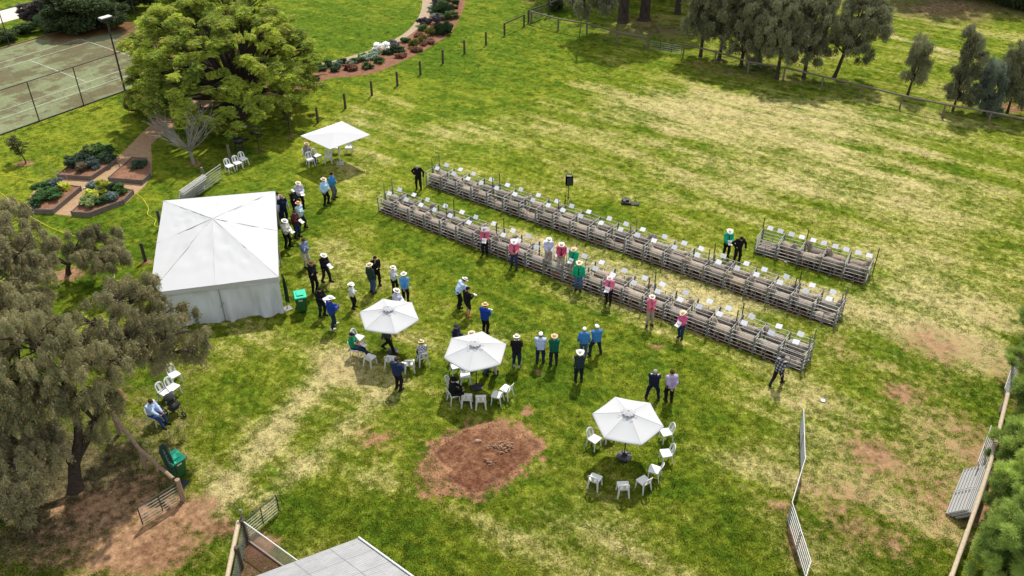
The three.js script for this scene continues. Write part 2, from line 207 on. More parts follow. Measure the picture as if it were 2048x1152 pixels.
{
  const P = [], U = [], I = [], groups = [], mats = [];
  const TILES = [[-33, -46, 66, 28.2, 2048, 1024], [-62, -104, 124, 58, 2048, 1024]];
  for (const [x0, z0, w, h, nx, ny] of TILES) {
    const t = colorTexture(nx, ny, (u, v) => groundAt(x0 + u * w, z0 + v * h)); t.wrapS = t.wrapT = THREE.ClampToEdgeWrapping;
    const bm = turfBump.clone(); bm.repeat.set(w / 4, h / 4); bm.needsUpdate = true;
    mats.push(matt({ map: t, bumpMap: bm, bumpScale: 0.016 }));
    const s = P.length / 3; for (const [a, c] of [[0, 0], [1, 0], [0, 1], [1, 1]]) { P.push(x0 + a * w, 0, z0 + c * h); U.push(a, c); }
    groups.push([I.length, 6]); I.push(s, s + 2, s + 1, s + 1, s + 2, s + 3);
  }
  const tf = colorTexture(512, 512, (u, v) => groundAt(40 + u * 24, -150 + v * 24)); tf.repeat.set(1, 1);
  mats.push(matt({ map: tf }));
  const st = I.length;
  for (const [x0, z0, x1, z1] of [[-900, -900, 900, -104], [-900, -104, -62, -46], [62, -104, 900, -46], [-900, -46, -33, -17.8], [33, -46, 900, -17.8], [-900, -17.8, 900, 600]]) { const s = P.length / 3; for (const [x, z] of [[x0, z0], [x1, z0], [x0, z1], [x1, z1]]) { P.push(x, 0, z); U.push(x / 24, z / 24); } I.push(s, s + 2, s + 1, s + 1, s + 2, s + 3); }
  groups.push([st, I.length - st]);
  const q = new THREE.BufferGeometry(); q.setAttribute('position', new THREE.Float32BufferAttribute(P, 3)); q.setAttribute('uv', new THREE.Float32BufferAttribute(U, 2)); q.setIndex(I); q.computeVertexNormals(); groups.forEach(([a, n], i) => q.addGroup(a, n, i));
  const m = new THREE.Mesh(q, mats); m.name = 'ground'; m.receiveShadow = true; m.userData.kind = 'structure'; scene.add(m);
}
function structure(name, geo, material) { const m = part(numbered(name), geo, material, scene); m.userData.kind = 'structure'; return m; }
const gravelTex = (a, b, f = 60) => colorTexture(512, 512, (u, v) => { const n = clamp(0.55 * vn(u * f * 2, v * f * 2) + 0.3 * vn(u * f * 0.4 + 9, v * f * 0.4) + 0.35 * vn(u * f * 4, v * f * 4 + 5) - 0.1); return [0, 1, 2].map((i) => lerp(a[i], b[i], n)); }, [0.25, 0.25]);
const pathMat = matt({ map: gravelTex([0.25, 0.145, 0.08], [0.50, 0.34, 0.21]), roughness: 0.95, bumpMap: turfBump, bumpScale: 0.012 });
const gravelMat = matt({ map: gravelTex([0.26, 0.19, 0.125], [0.48, 0.37, 0.27]), roughness: 0.95, bumpMap: turfBump, bumpScale: 0.01 });
const mulchMat = matt({ map: gravelTex([0.12, 0.05, 0.03], [0.37, 0.20, 0.125], 40), roughness: 1, bumpMap: turfBump, bumpScale: 0.05 });
const concreteMat = matt({ map: gravelTex([0.52, 0.46, 0.43], [0.62, 0.56, 0.53], 30), roughness: 0.9 });
const smooth = (l) => new THREE.CatmullRomCurve3(l, false, 'centripetal').getPoints(l.length * 5);
const GARDEN_PATH = pix([[232, 318], [280, 270], [315, 236], [345, 203], [393, 178], [440, 165], [470, 180], [428, 202], [404, 222], [362, 243], [322, 270], [302, 290], [304, 318], [304, 350], [290, 372], [268, 391], [250, 409], [180, 435], [143, 432], [105, 428], [60, 423], [58, 395], [80, 367], [110, 357]]);
structure('garden_path', sheet(GARDEN_PATH, 0.006), pathMat);
const z3 = ([x, y]) => g(600 + x / 5.69, y / 5.69);
const bedOuter = smooth([[1905, -120], [1880, 20], [1850, 130], [1790, 260], [1700, 390], [1550, 490], [1350, 610], [1150, 705], [850, 830], [560, 875], [350, 890], [100, 985], [-100, 1060], [-400, 1120]].map(z3));
const bedInner = smooth([[-400, 900], [-100, 840], [150, 790], [350, 740], [600, 680], [830, 595], [1060, 505], [1200, 430], [1340, 330], [1440, 240], [1490, 130], [1530, 0], [1550, -120]].map(z3));
const pathInner = smooth([[-400, 850], [-100, 800], [100, 760], [300, 710], [500, 660], [800, 570], [1050, 460], [1200, 370], [1320, 240], [1378, 120], [1392, 0], [1400, -120]].map(z3));
const MULCH = [...bedOuter, ...bedInner], CURVED_PATH = [...pathInner, ...[...bedInner].reverse()];
structure('mulch_bed', sheet(MULCH, 0.005), mulchMat);
structure('curved_path', sheet(CURVED_PATH, 0.009), gravelMat);
const DRIVE = pix([[-60, 42], [0, 22], [85, 0], [130, -14], [170, -12], [104, 10], [59, 31], [0, 47], [-60, 66]]);
structure('driveway', sheet(DRIVE, 0.006), concreteMat);
// tennis court in its own frame: u runs across it, v along it
const CO = V(-40.008, 0, -71.52), CA = 0.629, cu = [Math.cos(CA), Math.sin(CA)], cv = [Math.sin(CA), -Math.cos(CA)];
const court = (u, v, y = 0) => V(CO.x + u * cu[0] + v * cv[0], y, CO.z + u * cu[1] + v * cv[1]);
const COURT = [court(-4.5, -24), court(12.35, -24), court(12.35, 10.8), court(-4.5, 10.8)];
{
  const t = colorTexture(1024, 1024, (a, b) => {
    const u = -4.5 + a * 16.85, v = -24 + b * 34.8, n = fbm(u * 0.45, v * 0.45, 4) - 0.5, m = fbm(u * 2 + 50, v * 2, 3) - 0.5, f = vn(u * 14, v * 14) - 0.5;
    const litter = sstep(0.3, 0.75, sstep(1.5, 10, v) * 0.55 + sstep(1, -3.4, u) * 0.4 + n * 0.8 + m * 0.4), moss = sstep(-0.14, 0.22, n + m * 0.9 + (fbm(u * 1.1 + 8, v * 0.3, 3) - 0.5) * 0.9 + sstep(-8, 6, v) * 0.14), k = 1 + f * 0.35 + m * 0.5;
    return [lerp(lerp(0.195, 0.125, moss), 0.165, litter) * k, lerp(lerp(0.215, 0.112, moss), 0.088, litter) * k, lerp(lerp(0.115, 0.062, moss), 0.04, litter) * k];
  }); t.wrapS = t.wrapT = THREE.ClampToEdgeWrapping;
  const q = new THREE.BufferGeometry(), P = [court(-4.5, -24, 0.012), court(12.35, -24, 0.012), court(-4.5, 10.8, 0.012), court(12.35, 10.8, 0.012)];
  q.setAttribute('position', new THREE.Float32BufferAttribute(P.flatMap((p) => [p.x, p.y, p.z]), 3)); q.setAttribute('uv', new THREE.Float32BufferAttribute([0, 0, 1, 0, 0, 1, 1, 1], 2)); q.setIndex([0, 1, 2, 1, 3, 2]); q.computeVertexNormals();
  const m = structure('tennis_court', q, matt({ map: t }));
  const lm = new THREE.MeshStandardMaterial({ map: colorTexture(256, 256, (a, b) => { const n = 0.36 + 0.2 * vn(a * 60, b * 60) - 0.14 * vn(a * 9, b * 9); return [n, n, n * 0.85]; }), roughness: 0.9 });
  const line = (u0, v0, u1, v1) => { const w = 0.035, du = u1 - u0, dv = v1 - v0, l = Math.hypot(du, dv), nu = -dv / l * w, nv = du / l * w; part('court_line', sheet([court(u0 + nu, v0 + nv), court(u1 + nu, v1 + nv), court(u1 - nu, v1 - nv), court(u0 - nu, v0 - nv)], 0.017), lm, m); };
  line(0, -18, 0, 5.49); line(8.23, -18, 8.23, 5.49); line(-1.37, -18, -1.37, 5.49); line(9.6, -18, 9.6, 5.49); line(-1.335, 5.49, 9.565, 5.49); line(0.035, 0, 8.195, 0);
}
// short turf tufts standing on the ground sheet
{
  const bl = []; const r = rng(5);
  for (let i = 0; i < 22; i++) { const a = r() * 6.28, d = Math.sqrt(r()) * 0.15, x = Math.cos(a) * d, z = Math.sin(a) * d, w = 0.007 + r() * 0.006, h = 0.018 + r() * 0.024, t = r() * 6.28, lx = (r() - 0.5) * 0.06, lz = (r() - 0.5) * 0.06; bl.push(x - Math.cos(t) * w, 0, z - Math.sin(t) * w, x + Math.cos(t) * w, 0, z + Math.sin(t) * w, x + lx, h, z + lz); }
  const q = new THREE.BufferGeometry(); q.setAttribute('position', new THREE.Float32BufferAttribute(bl, 3)); q.setAttribute('normal', new THREE.Float32BufferAttribute(bl.map((_, i) => (i % 3 === 1 ? 1 : 0)), 3));
  const N = 110000, mesh = new THREE.InstancedMesh(q, matt({ side: THREE.DoubleSide }), N), M = new THREE.Matrix4(), Q = new THREE.Quaternion(), c = new THREE.Color(); let n = 0;
  const polys = [COURT, GARDEN_PATH, MULCH, CURVED_PATH, DRIVE];
  for (let t = 0; t < 400000 && n < N; t++) {
    const py = Math.pow(r(), 0.85) * 1210 - 20, px = r() * 2120 - 36, p = g(px, py), s = lerp(1.35, 0.9, clamp(py / 700)) * (0.8 + r() * 0.5);
    if (p.z < -42 && polys.some((l) => inPoly(p.x, p.z, l))) continue;
    const a = groundAt(p.x, p.z); if (r() > a[3] * (p.z < -46 && p.x < 0 ? 0.6 : 1)) continue;
    const k = 0.8 + r() * 0.45; c.setRGB(a[0] * k, a[1] * k, a[2] * k); Q.setFromAxisAngle(V(0, 1, 0), r() * 6.28);
    M.compose(p, Q, V(s, s * 0.8, s)); mesh.setMatrixAt(n, M); mesh.setColorAt(n, c); n++;
  }
  mesh.count = n; mesh.name = 'grass'; mesh.castShadow = mesh.receiveShadow = true; scene.add(mesh); tag(mesh, 'short green and straw coloured grass tufts across the paddock', 'grass', null, 'stuff');
}

// ------------------------------------------------------------------ materials of built things
const steel = new THREE.MeshStandardMaterial({ color: new THREE.Color().setRGB(0.44, 0.435, 0.42), roughness: 0.5, metalness: 0.25 });
const darkSteel = mat([0.05, 0.047, 0.045], 0.6, { metalness: 0.3 });
const blackMetal = mat([0.012, 0.012, 0.013], 0.5), blackPlastic = mat([0.012, 0.012, 0.012], 0.55);
const rustSteel = mat([0.33, 0.27, 0.23], 0.6, { metalness: 0.2 });
const grainTex = (a, b) => colorTexture(128, 256, (u, v) => { const n = clamp(0.6 * vn(u * 24, v * 5) + 0.4 * vn(u * 60, v * 14 + 7)); return [0, 1, 2].map((i) => lerp(a[i], b[i], n)); });
const greyTimber = new THREE.MeshStandardMaterial({ map: grainTex([0.10, 0.08, 0.055], [0.25, 0.20, 0.15]), roughness: 0.95 });
const paleTimber = new THREE.MeshStandardMaterial({ map: grainTex([0.36, 0.27, 0.17], [0.58, 0.48, 0.35]), roughness: 0.95 });
const brownTimber = new THREE.MeshStandardMaterial({ map: grainTex([0.16, 0.10, 0.06], [0.42, 0.30, 0.20]), roughness: 0.95 });
const darkTimber = new THREE.MeshStandardMaterial({ map: grainTex([0.035, 0.028, 0.02], [0.11, 0.085, 0.06]), roughness: 0.95 });
const bedTimber = new THREE.MeshStandardMaterial({ map: grainTex([0.09, 0.07, 0.06], [0.24, 0.195, 0.165]), roughness: 0.95 });
const white = mat([0.68, 0.68, 0.67], 0.5), canvasMat = new THREE.MeshStandardMaterial({ color: new THREE.Color().setRGB(0.475, 0.475, 0.485), roughness: 0.85, side: THREE.DoubleSide });

// ------------------------------------------------------------------ marquee
{
  const FR = g(556, 553, 2.2), BR = g(549, 383, 2.2), BL = g(328, 402, 2.2), FL = g(301, 585, 2.2), t = thing('marquee', 'large white marquee with a peaked roof and closed front wall', 'marquee', V((FR.x + BL.x) / 2, 0, (FR.z + BL.z) / 2));
  const o = t.position, L = (p) => p.clone().sub(o), c = [FR, BR, BL, FL].map(L), apex = V((c[0].x + c[1].x + c[2].x + c[3].x) / 4 - 0.1, 3.25, (c[0].z + c[1].z + c[2].z + c[3].z) / 4 - 0.1);
  const rim = []; for (let i = 0; i < 4; i++) { rim.push(c[i].clone()); rim.push(c[i].clone().lerp(c[(i + 1) % 4], 0.5)); }
  const out = (p, k) => p.clone().add(V(p.x - apex.x, 0, p.z - apex.z).normalize().multiplyScalar(k));
  const fold = (x, z, s) => (vn(x * 2.3 + s, z * 2.3) - 0.5) * 0.08 + (vn(x * 7 + s, z * 3) - 0.5) * 0.035;
  for (let i = 0; i < 8; i++) {                     // eight roof gores, sagging between the seams
    const a = out(rim[i], 0.06), b = out(rim[(i + 1) % 8], 0.06), N = 20, P = [], I = [];
    for (let u = 0; u <= N; u++) for (let v = 0; v <= u; v++) {
      const q = apex.clone().multiplyScalar(1 - u / N).addScaledVector(a, (u - v) / N).addScaledVector(b, v / N), k = u ? v / u : 0, e = 4 * k * (1 - k) * (u / N), inner = Math.min(1, 3 * (1 - u / N)) * Math.min(1, u / 4);
      q.y += -0.10 * e * (1 - u / N) * 1.4 + fold(q.x, q.z, i * 0) * inner + Math.sin(u * 2.1 + v * 1.3) * 0.012 * e * inner + Math.sin(k * 30 + u * 0.5) * 0.022 * inner * (1 - u / N); P.push(q.x, q.y, q.z);
    }
    const at = (u, v) => u * (u + 1) / 2 + v; for (let u = 0; u < N; u++) for (let v = 0; v <= u; v++) { I.push(at(u, v), at(u + 1, v), at(u + 1, v + 1)); if (v < u) I.push(at(u, v), at(u + 1, v + 1), at(u, v + 1)); }
    const q = new THREE.BufferGeometry(); q.setAttribute('position', new THREE.Float32BufferAttribute(P, 3)); q.setIndex(I); q.computeVertexNormals(); part('roof_panel', q, canvasMat, t);
  }
  const curtain = (a, b, y0, y1, amp, n, s, sag = 0) => {
    const P = [], I = [], m = 12, dir = b.clone().sub(a), nrm = V(dir.z, 0, -dir.x).normalize(); if (nrm.dot(V((a.x + b.x) / 2 - apex.x, 0, (a.z + b.z) / 2 - apex.z)) < 0) nrm.negate();
    for (let j = 0; j <= m; j++) for (let i = 0; i <= n; i++) { const u = i / n, w = j / m, q = a.clone().lerp(b, u); q.y = lerp(y1, y0, w) - sag * Math.sin(u * Math.PI) * (1 - w); const k = Math.sin(Math.min(1, u * 8) * Math.PI / 2) * Math.sin(Math.min(1, (1 - u) * 8) * Math.PI / 2); q.addScaledVector(nrm, k * amp * ((0.4 + w) * (vn(u * 9 + s, w * 1.6) - 0.5) * 2 + 0.5 * (vn(u * 21 + s, w * 2.5 + 4) - 0.5) * (0.5 + w))); P.push(q.x, q.y, q.z); }
    for (let j = 0; j < m; j++) for (let i = 0; i < n; i++) { const p = j * (n + 1) + i; I.push(p, p + 1, p + n + 1, p + 1, p + n + 2, p + n + 1); }
    const q = new THREE.BufferGeometry(); q.setAttribute('position', new THREE.Float32BufferAttribute(P, 3)); q.setIndex(I); q.computeVertexNormals(); return q;
  };
  for (let i = 0; i < 4; i++) { const a = out(c[i], 0.07), b = out(c[(i + 1) % 4], 0.07); part('valance', curtain(a, b, 1.92, 2.205, 0.02, 40, i * 5, 0), canvasMat, t); }
  const wallMat = new THREE.MeshStandardMaterial({ color: new THREE.Color().setRGB(0.58, 0.60, 0.63), roughness: 0.8, side: THREE.DoubleSide });
  const mid = c[3].clone().lerp(c[0], 0.52);
  part('front_wall_panel', curtain(c[3], mid.clone().lerp(c[3], 0.004), 0.01, 1.96, 0.16, 60, 2), wallMat, t); part('front_wall_panel', curtain(mid, c[0], 0.01, 1.96, 0.17, 60, 31), wallMat, t);
  part('left_wall', curtain(c[2], c[3], 0.01, 1.96, 0.1, 80, 61), wallMat, t); part('rear_wall', curtain(c[1], c[2], 0.01, 1.96, 0.1, 60, 81), wallMat, t);
  const seam = mid.clone().add(V(0.02, 0, 0.09)); part('seam_rope', bar(seam.clone().setY(0.03), seam.clone().setY(1.94), 0.018), mat([0.18, 0.18, 0.19], 0.8), t); part('tie_cord', bar(seam.clone().add(V(-0.1, -2.0, 0.02)).setY(0.9), seam.clone().add(V(0.12, 0, 0.03)).setY(1.2), 0.014), mat([0.18, 0.18, 0.19], 0.8), t); part('seam_weight', rbox(0.07, 0.16, 0.05, 0.02, seam.x, 0.1, seam.z + 0.02), mat([0.12, 0.12, 0.12], 0.8), t);
  const P8 = [c[0], rim[1], c[1], c[2], rim[5], c[3]]; for (const p of P8) { const q = p.clone().lerp(V(apex.x, 0, apex.z), 0.015); part('pole', bar(q.clone().setY(0), q.clone().setY(2.15), 0.035, 0.035, 10), steel, t); }
  rim.forEach((p) => { part('roof_rafter', bar(p.clone().setY(2.1), apex.clone().setY(3.05), 0.02), steel, t); part('roof_seam', bar(out(p, 0.05).setY(2.203), apex.clone().setY(3.252), 0.016), canvasMat, t); });
}

// ------------------------------------------------------------------ umbrellas
function lathe(pts, n = 16) { return new THREE.LatheGeometry(pts.map(([r, y]) => new THREE.Vector2(r, y)), n); }
function hexUmbrella(px, py, rot, label, bags) {
  const t = thing('market_umbrella', label, 'umbrella', g(px, py), 0, 'white hexagonal umbrellas'), R = 1.42, H = 2.1, A = 2.5, N = 12;
  for (let s = 0; s < 6; s++) {
    const a0 = rot + s * Math.PI / 3, a1 = a0 + Math.PI / 3, a = V(Math.cos(a0) * R, H, Math.sin(a0) * R), b = V(Math.cos(a1) * R, H, Math.sin(a1) * R), ap = V(0, A, 0), P = [], I = [];
    for (let u = 0; u <= N; u++) for (let v = 0; v <= u; v++) { const q = ap.clone().multiplyScalar(1 - u / N).addScaledVector(a, (u - v) / N).addScaledVector(b, v / N), k = u ? v / u : 0; q.y -= 0.05 * 4 * k * (1 - k) * Math.sin(u / N * Math.PI * 0.75); P.push(q.x, q.y, q.z); }
    const e = P.length / 3; for (let v = 0; v <= N; v++) { const q = a.clone().lerp(b, v / N); P.push(q.x * 1.004, q.y - 0.045 - 0.035 * 4 * (v / N) * (1 - v / N), q.z * 1.004); }
    const at = (u, v) => u * (u + 1) / 2 + v; for (let u = 0; u < N; u++) for (let v = 0; v <= u; v++) { I.push(at(u, v), at(u + 1, v + 1), at(u + 1, v)); if (v < u) I.push(at(u, v), at(u, v + 1), at(u + 1, v + 1)); }
    for (let v = 0; v < N; v++) I.push(at(N, v), at(N, v + 1), e + v, at(N, v + 1), e + v + 1, e + v);
    const q = new THREE.BufferGeometry(); q.setAttribute('position', new THREE.Float32BufferAttribute(P, 3)); q.setIndex(I); q.computeVertexNormals(); part('canopy_panel', q, canvasMat, t);
    part('rib', bar(ap.clone().add(V(0, -0.06, 0)), a.clone().add(V(0, -0.035, 0)), 0.012), darkSteel, t);
    part('seam', bar(ap.clone().add(V(0, 0.004, 0)), a.clone().add(V(0, 0.004, 0)), 0.005), canvasMat, t);
  }
  const vent = lathe([[0.001, 2.60], [0.06, 2.595], [0.17, 2.55], [0.24, 2.515], [0.245, 2.50]], 36), p = vent.attributes.position;
  for (let i = 0; i < p.count; i++) { const x = p.getX(i), z = p.getZ(i), r = Math.hypot(x, z), a = Math.atan2(z, x); p.setY(i, p.getY(i) + 0.03 * (r / 0.24) * Math.sin(a * 9 + px)); p.setX(i, x * (1 + 0.06 * Math.sin(a * 5 + 1))); } vent.computeVertexNormals();
  part('vent_cap', vent, canvasMat, t);
  part('finial', new THREE.SphereGeometry(0.035, 10, 8).translate(0, 2.62, 0), white, t);
  const marks = []; const r = rng(px | 0); for (let i = 0; i < 7; i++) { const a = rot + 0.2 + i * 0.87, d = 0.30 + 0.05 * (i % 2), w = 0.1 + r() * 0.05, y = A - (d / R) * (A - H) + 0.014; marks.push(new THREE.TorusGeometry(w * 0.5, 0.008, 5, 12, 3.2 + r()).rotateX(Math.PI / 2).translate(Math.cos(a) * d, y - 0.012, Math.sin(a) * d)); }
  part('printed_emblem', merge(marks), mat([0.36, 0.36, 0.38], 0.8), t);
  part('pole', bar(V(0, 0.05, 0), V(0, 2.5, 0), 0.022, 0.022, 10), blackMetal, t);
  part('base', merge(lathe([[0.001, 0], [0.28, 0], [0.28, 0.035], [0.05, 0.06], [0.035, 0.3], [0.03, 0.3]], 20)), blackMetal, t);
  if (bags) for (let i = 0; i < 4; i++) {
    const a = i * Math.PI / 2 + 0.5, caps = [cap(V(-0.13, 0.09, 0.03), V(0.13, 0.09, 0.03), 0.07, 0.06), cap(V(-0.12, 0.07, -0.05), V(0.12, 0.08, -0.05), 0.05, 0.06)], q = capMesh(caps, 0.05, 0.025, null, (x, y, z) => (n3(x * 22 + i, y * 22, z * 22) - 0.5) * 0.035);
    q.rotateY(-a + Math.PI / 2).translate(Math.cos(a) * 0.2, 0.02, Math.sin(a) * 0.2); part('sandbag', q, i % 2 ? mat([0.03, 0.03, 0.035], 0.5) : mat([0.10, 0.10, 0.11], 0.6), t);
  }
  return t;
}
hexUmbrella(785, 703, rad(12), 'white hexagonal umbrella nearest the marquee with a bag at its foot', false);
hexUmbrella(953, 775, rad(-20), 'middle white hexagonal umbrella above the ring of chairs', false);
hexUmbrella(1248, 916, rad(15), 'white hexagonal umbrella closest to the camera with sandbags at its base', true);
{
  const t = thing('square_umbrella', 'large square white umbrella beside the timber posts', 'umbrella', g(681, 327)), o = t.position, H = 2.05, cs = [[601, 271.5], [684, 242.5], [740, 269.5], [660, 298]].map(([x, y]) => g(x, y, H).sub(o).setY(H)), ap = cs.reduce((s, p) => s.add(p), V(0, 0, 0)).multiplyScalar(0.25).setY(2.28);
  const print = new THREE.MeshStandardMaterial({ color: 0xffffff, roughness: 0.75, side: THREE.DoubleSide });
  {
    const c = document.createElement('canvas'); c.width = 512; c.height = 256; const x = c.getContext('2d'); x.fillStyle = 'rgb(236,236,238)'; x.fillRect(0, 0, 512, 256); x.strokeStyle = 'rgba(95,95,100,0.75)'; x.lineWidth = 9; const r = rng(9);
    for (const [y0, n, x0] of [[95, 6, 190], [125, 9, 150]]) { x.beginPath(); for (let i = 0; i < n; i++) { const a = x0 + i * 24; x.moveTo(a, y0); x.bezierCurveTo(a + 4, y0 - 22 * r(), a + 16, y0 - 20 * r(), a + 14, y0 + 6); } x.stroke(); }
    x.fillStyle = 'rgba(90,90,95,0.6)'; const tx = new THREE.CanvasTexture(c); tx.colorSpace = THREE.SRGBColorSpace; print.map = tx;
  }
  for (let s = 0; s < 4; s++) {
    const a = cs[s], b = cs[(s + 1) % 4], N = 10, P = [], U = [], I = []; for (let u = 0; u <= N; u++) for (let v = 0; v <= u; v++) { const q = ap.clone().multiplyScalar(1 - u / N).addScaledVector(a, (u - v) / N).addScaledVector(b, v / N), k = u ? v / u : 0; q.y -= 0.02 * 4 * k * (1 - k) * Math.sin(u / N * 2.4); P.push(q.x, q.y, q.z); U.push(k, u / N); }
    const at = (u, v) => u * (u + 1) / 2 + v; for (let u = 0; u < N; u++) for (let v = 0; v <= u; v++) { I.push(at(u, v), at(u + 1, v + 1), at(u + 1, v)); if (v < u) I.push(at(u, v), at(u, v + 1), at(u + 1, v + 1)); }
    const q = new THREE.BufferGeometry(); q.setAttribute('position', new THREE.Float32BufferAttribute(P, 3)); q.setAttribute('uv', new THREE.Float32BufferAttribute(U.map((u, i) => (i % 2 ? 1 - u : 1 - u)), 2)); q.setIndex(I); q.computeVertexNormals(); part('canopy_panel', q, s === 0 ? print : canvasMat, t);
    part('rib', bar(ap.clone().add(V(0, -0.06, 0)), a.clone().add(V(0, -0.03, 0)), 0.014), white, t);
    part('edge_hem', merge(bar(a.clone().add(V(0, -0.015, 0)), b.clone().add(V(0, -0.015, 0)), 0.016)), canvasMat, t);
  }
  part('upper_pole', bar(V(0, 1.05, 0), ap.clone().add(V(0, -0.03, 0)), 0.025, 0.025, 10), mat([0.05, 0.06, 0.035], 0.6), t); part('lower_pole', bar(V(0, 0.02, 0), V(0, 1.08, 0), 0.04, 0.035, 10), mat([0.7, 0.7, 0.62], 0.5), t);
  part('base', merge(rbox(0.5, 0.05, 0.5, 0.02, 0, 0.03, 0), lathe([[0.12, 0.05], [0.12, 0.12], [0.05, 0.16], [0.05, 0.3]], 14)), mat([0.45, 0.45, 0.42], 0.6), t);
}

// ------------------------------------------------------------------ white plastic chairs
const chairProto = (() => {
  const t = new THREE.Group();
  const seatS = new THREE.Shape(); seatS.moveTo(-0.17, -0.2); seatS.lineTo(0.17, -0.2); seatS.quadraticCurveTo(0.2, -0.19, 0.2, -0.15); seatS.lineTo(0.225, 0.19); seatS.quadraticCurveTo(0.22, 0.225, 0.18, 0.23); seatS.lineTo(-0.18, 0.23); seatS.quadraticCurveTo(-0.22, 0.225, -0.225, 0.19); seatS.lineTo(-0.2, -0.15); seatS.quadraticCurveTo(-0.2, -0.19, -0.17, -0.2);
  for (const x of [-0.07, 0, 0.07]) { const h = new THREE.Path(); h.absellipse(x, -0.06, 0.012, 0.05, 0, Math.PI * 2); seatS.holes.push(h); }
  const seat = new THREE.ExtrudeGeometry(seatS, { depth: 0.02, bevelSize: 0.008, bevelThickness: 0.008, bevelSegments: 2, curveSegments: 8 }); seat.rotateX(-Math.PI / 2).scale(1, 1, -1); { const i = seat.index; const p = seat.attributes.position; for (let k = 0; k < p.count; k++) p.setY(k, p.getY(k) + 0.43 + 0.015 * Math.pow(p.getX(k) / 0.22, 2)); } seat.computeVertexNormals();
  const skirt = rbox(0.4, 0.05, 0.4, 0.02, 0, 0.41, 0.01);
  part('seat', merge(seat, skirt), white, t);
  const b = new THREE.Shape(); b.moveTo(-0.21, 0); b.lineTo(-0.205, 0.25); b.quadraticCurveTo(-0.19, 0.40, 0, 0.41); b.quadraticCurveTo(0.19, 0.40, 0.205, 0.25); b.lineTo(0.21, 0); b.lineTo(0.17, 0); b.lineTo(-0.17, 0);
  for (const s of [-1, 1]) { const h = new THREE.Path(); h.moveTo(s * 0.055, 0.05); h.lineTo(s * 0.155, 0.05); h.quadraticCurveTo(s * 0.17, 0.2, s * 0.15, 0.29); h.quadraticCurveTo(s * 0.11, 0.345, s * 0.055, 0.345); h.lineTo(s * 0.055, 0.05); b.holes.push(h); }
  const back = new THREE.ExtrudeGeometry(b, { depth: 0.014, bevelSize: 0.007, bevelThickness: 0.007, bevelSegments: 2, curveSegments: 10 }); { const p = back.attributes.position; for (let k = 0; k < p.count; k++) { const y = p.getY(k), x = p.getX(k); p.setZ(k, p.getZ(k) - 0.21 - y * 0.3 + 0.9 * x * x); p.setY(k, y + 0.44); } } back.computeVertexNormals();
  part('backrest', back, white, t);
  for (const sx of [-1, 1]) for (const sz of [-1, 1]) { const q = new THREE.CylinderGeometry(0.036, 0.024, 0.44, 8); q.scale(1.25, 1, 0.8).translate(0, 0.22, 0); const p = q.attributes.position; for (let k = 0; k < p.count; k++) { const w = 1 - p.getY(k) / 0.44; p.setX(k, p.getX(k) + sx * (0.175 + 0.05 * w)); p.setZ(k, p.getZ(k) + sz * (sz > 0 ? 0.185 + 0.03 * w : 0.17 + 0.07 * w)); } part('leg', q, white, t); }
  return t;
})();
function chair(px, py, deg, label) { const c = chairProto.clone(); c.name = numbered('plastic_chair'); c.position.copy(g(px, py)); c.rotation.y = rad(deg); scene.add(c); return tag(c, label, 'chair', 'white plastic chairs'); }
chair(461, 344, 48, 'white plastic chair nearest the marquee in the row of three by the bare tree'); chair(477, 338, 45, 'middle white plastic chair in the row of three by the bare tree'); chair(489, 330, 45, 'white plastic chair directly in front of the black barbecue');
chair(622, 331, 35, 'white plastic chair in front of the man seated by the square umbrella'); chair(635, 323, 50, 'white plastic chair at the knees of the man seated by the square umbrella'); chair(617, 322, 75, 'white plastic chair under the seated man by the square umbrella'); chair(658, 325, 4, 'white plastic chair under the front corner of the square umbrella'); chair(672, 306, 0, 'white plastic chair behind the pole of the square umbrella'); chair(699, 306, 0, 'white plastic chair at the right edge of the square umbrella');
chair(713, 711, 75, 'white plastic chair under the man in a green shirt'); chair(718, 690, 62, 'white plastic chair behind the seated man in a green shirt'); chair(741, 730, 150, 'white plastic chair just right of the seated man in a green shirt'); chair(782, 733, 168, 'white plastic chair behind the navy shirted man holding a paper'); chair(820, 741, 186, 'white plastic chair right of the navy shirted man holding a paper'); chair(846, 727, 200, 'white plastic chair under the person in a patterned shirt');
chair(912, 746, 20, 'white plastic chair at the left edge of the middle umbrella'); chair(931, 764, 8, 'white plastic chair just left of the pole of the middle umbrella'); chair(906, 783, 80, 'white plastic chair behind the person seated in black'); chair(908, 803, 115, 'white plastic chair under the person seated in black'); chair(934, 810, 178, 'white plastic chair just right of the person seated in black'); chair(962, 813, 182, 'white plastic chair between the brown dirt and the middle umbrella base'); chair(995, 805, -108, 'front one of the two chairs on the right of the middle umbrella'); chair(1013, 793, -125, 'rear one of the two chairs on the right of the middle umbrella');
chair(1187, 893, 48, 'white plastic chair at the left edge of the nearest umbrella'); chair(1214, 879, 30, 'white plastic chair hidden under the left side of the nearest umbrella'); chair(1331, 880, -75, 'white plastic chair touching the right corner of the nearest umbrella'); chair(1331, 922, -80, 'second white plastic chair down on the right of the nearest umbrella'); chair(1308, 955, -112, 'third white plastic chair down on the right of the nearest umbrella'); chair(1286, 978, -145, 'white plastic chair at the lower right of the nearest umbrella shadow'); chair(1245, 988, -178, 'white plastic chair lowest in the ring around the nearest umbrella'); chair(1189, 973, 152, 'white plastic chair at the lower left of the nearest umbrella shadow');
chair(352, 764, 48, 'empty white chair farthest from the seated man under the left tree'); chair(350, 789, 60, 'empty white chair right behind the black pram'); chair(333, 799, 62, 'empty white chair between the pram and the seated man'); chair(313, 846, 68, 'white plastic chair under the man in light blue beneath the left tree');

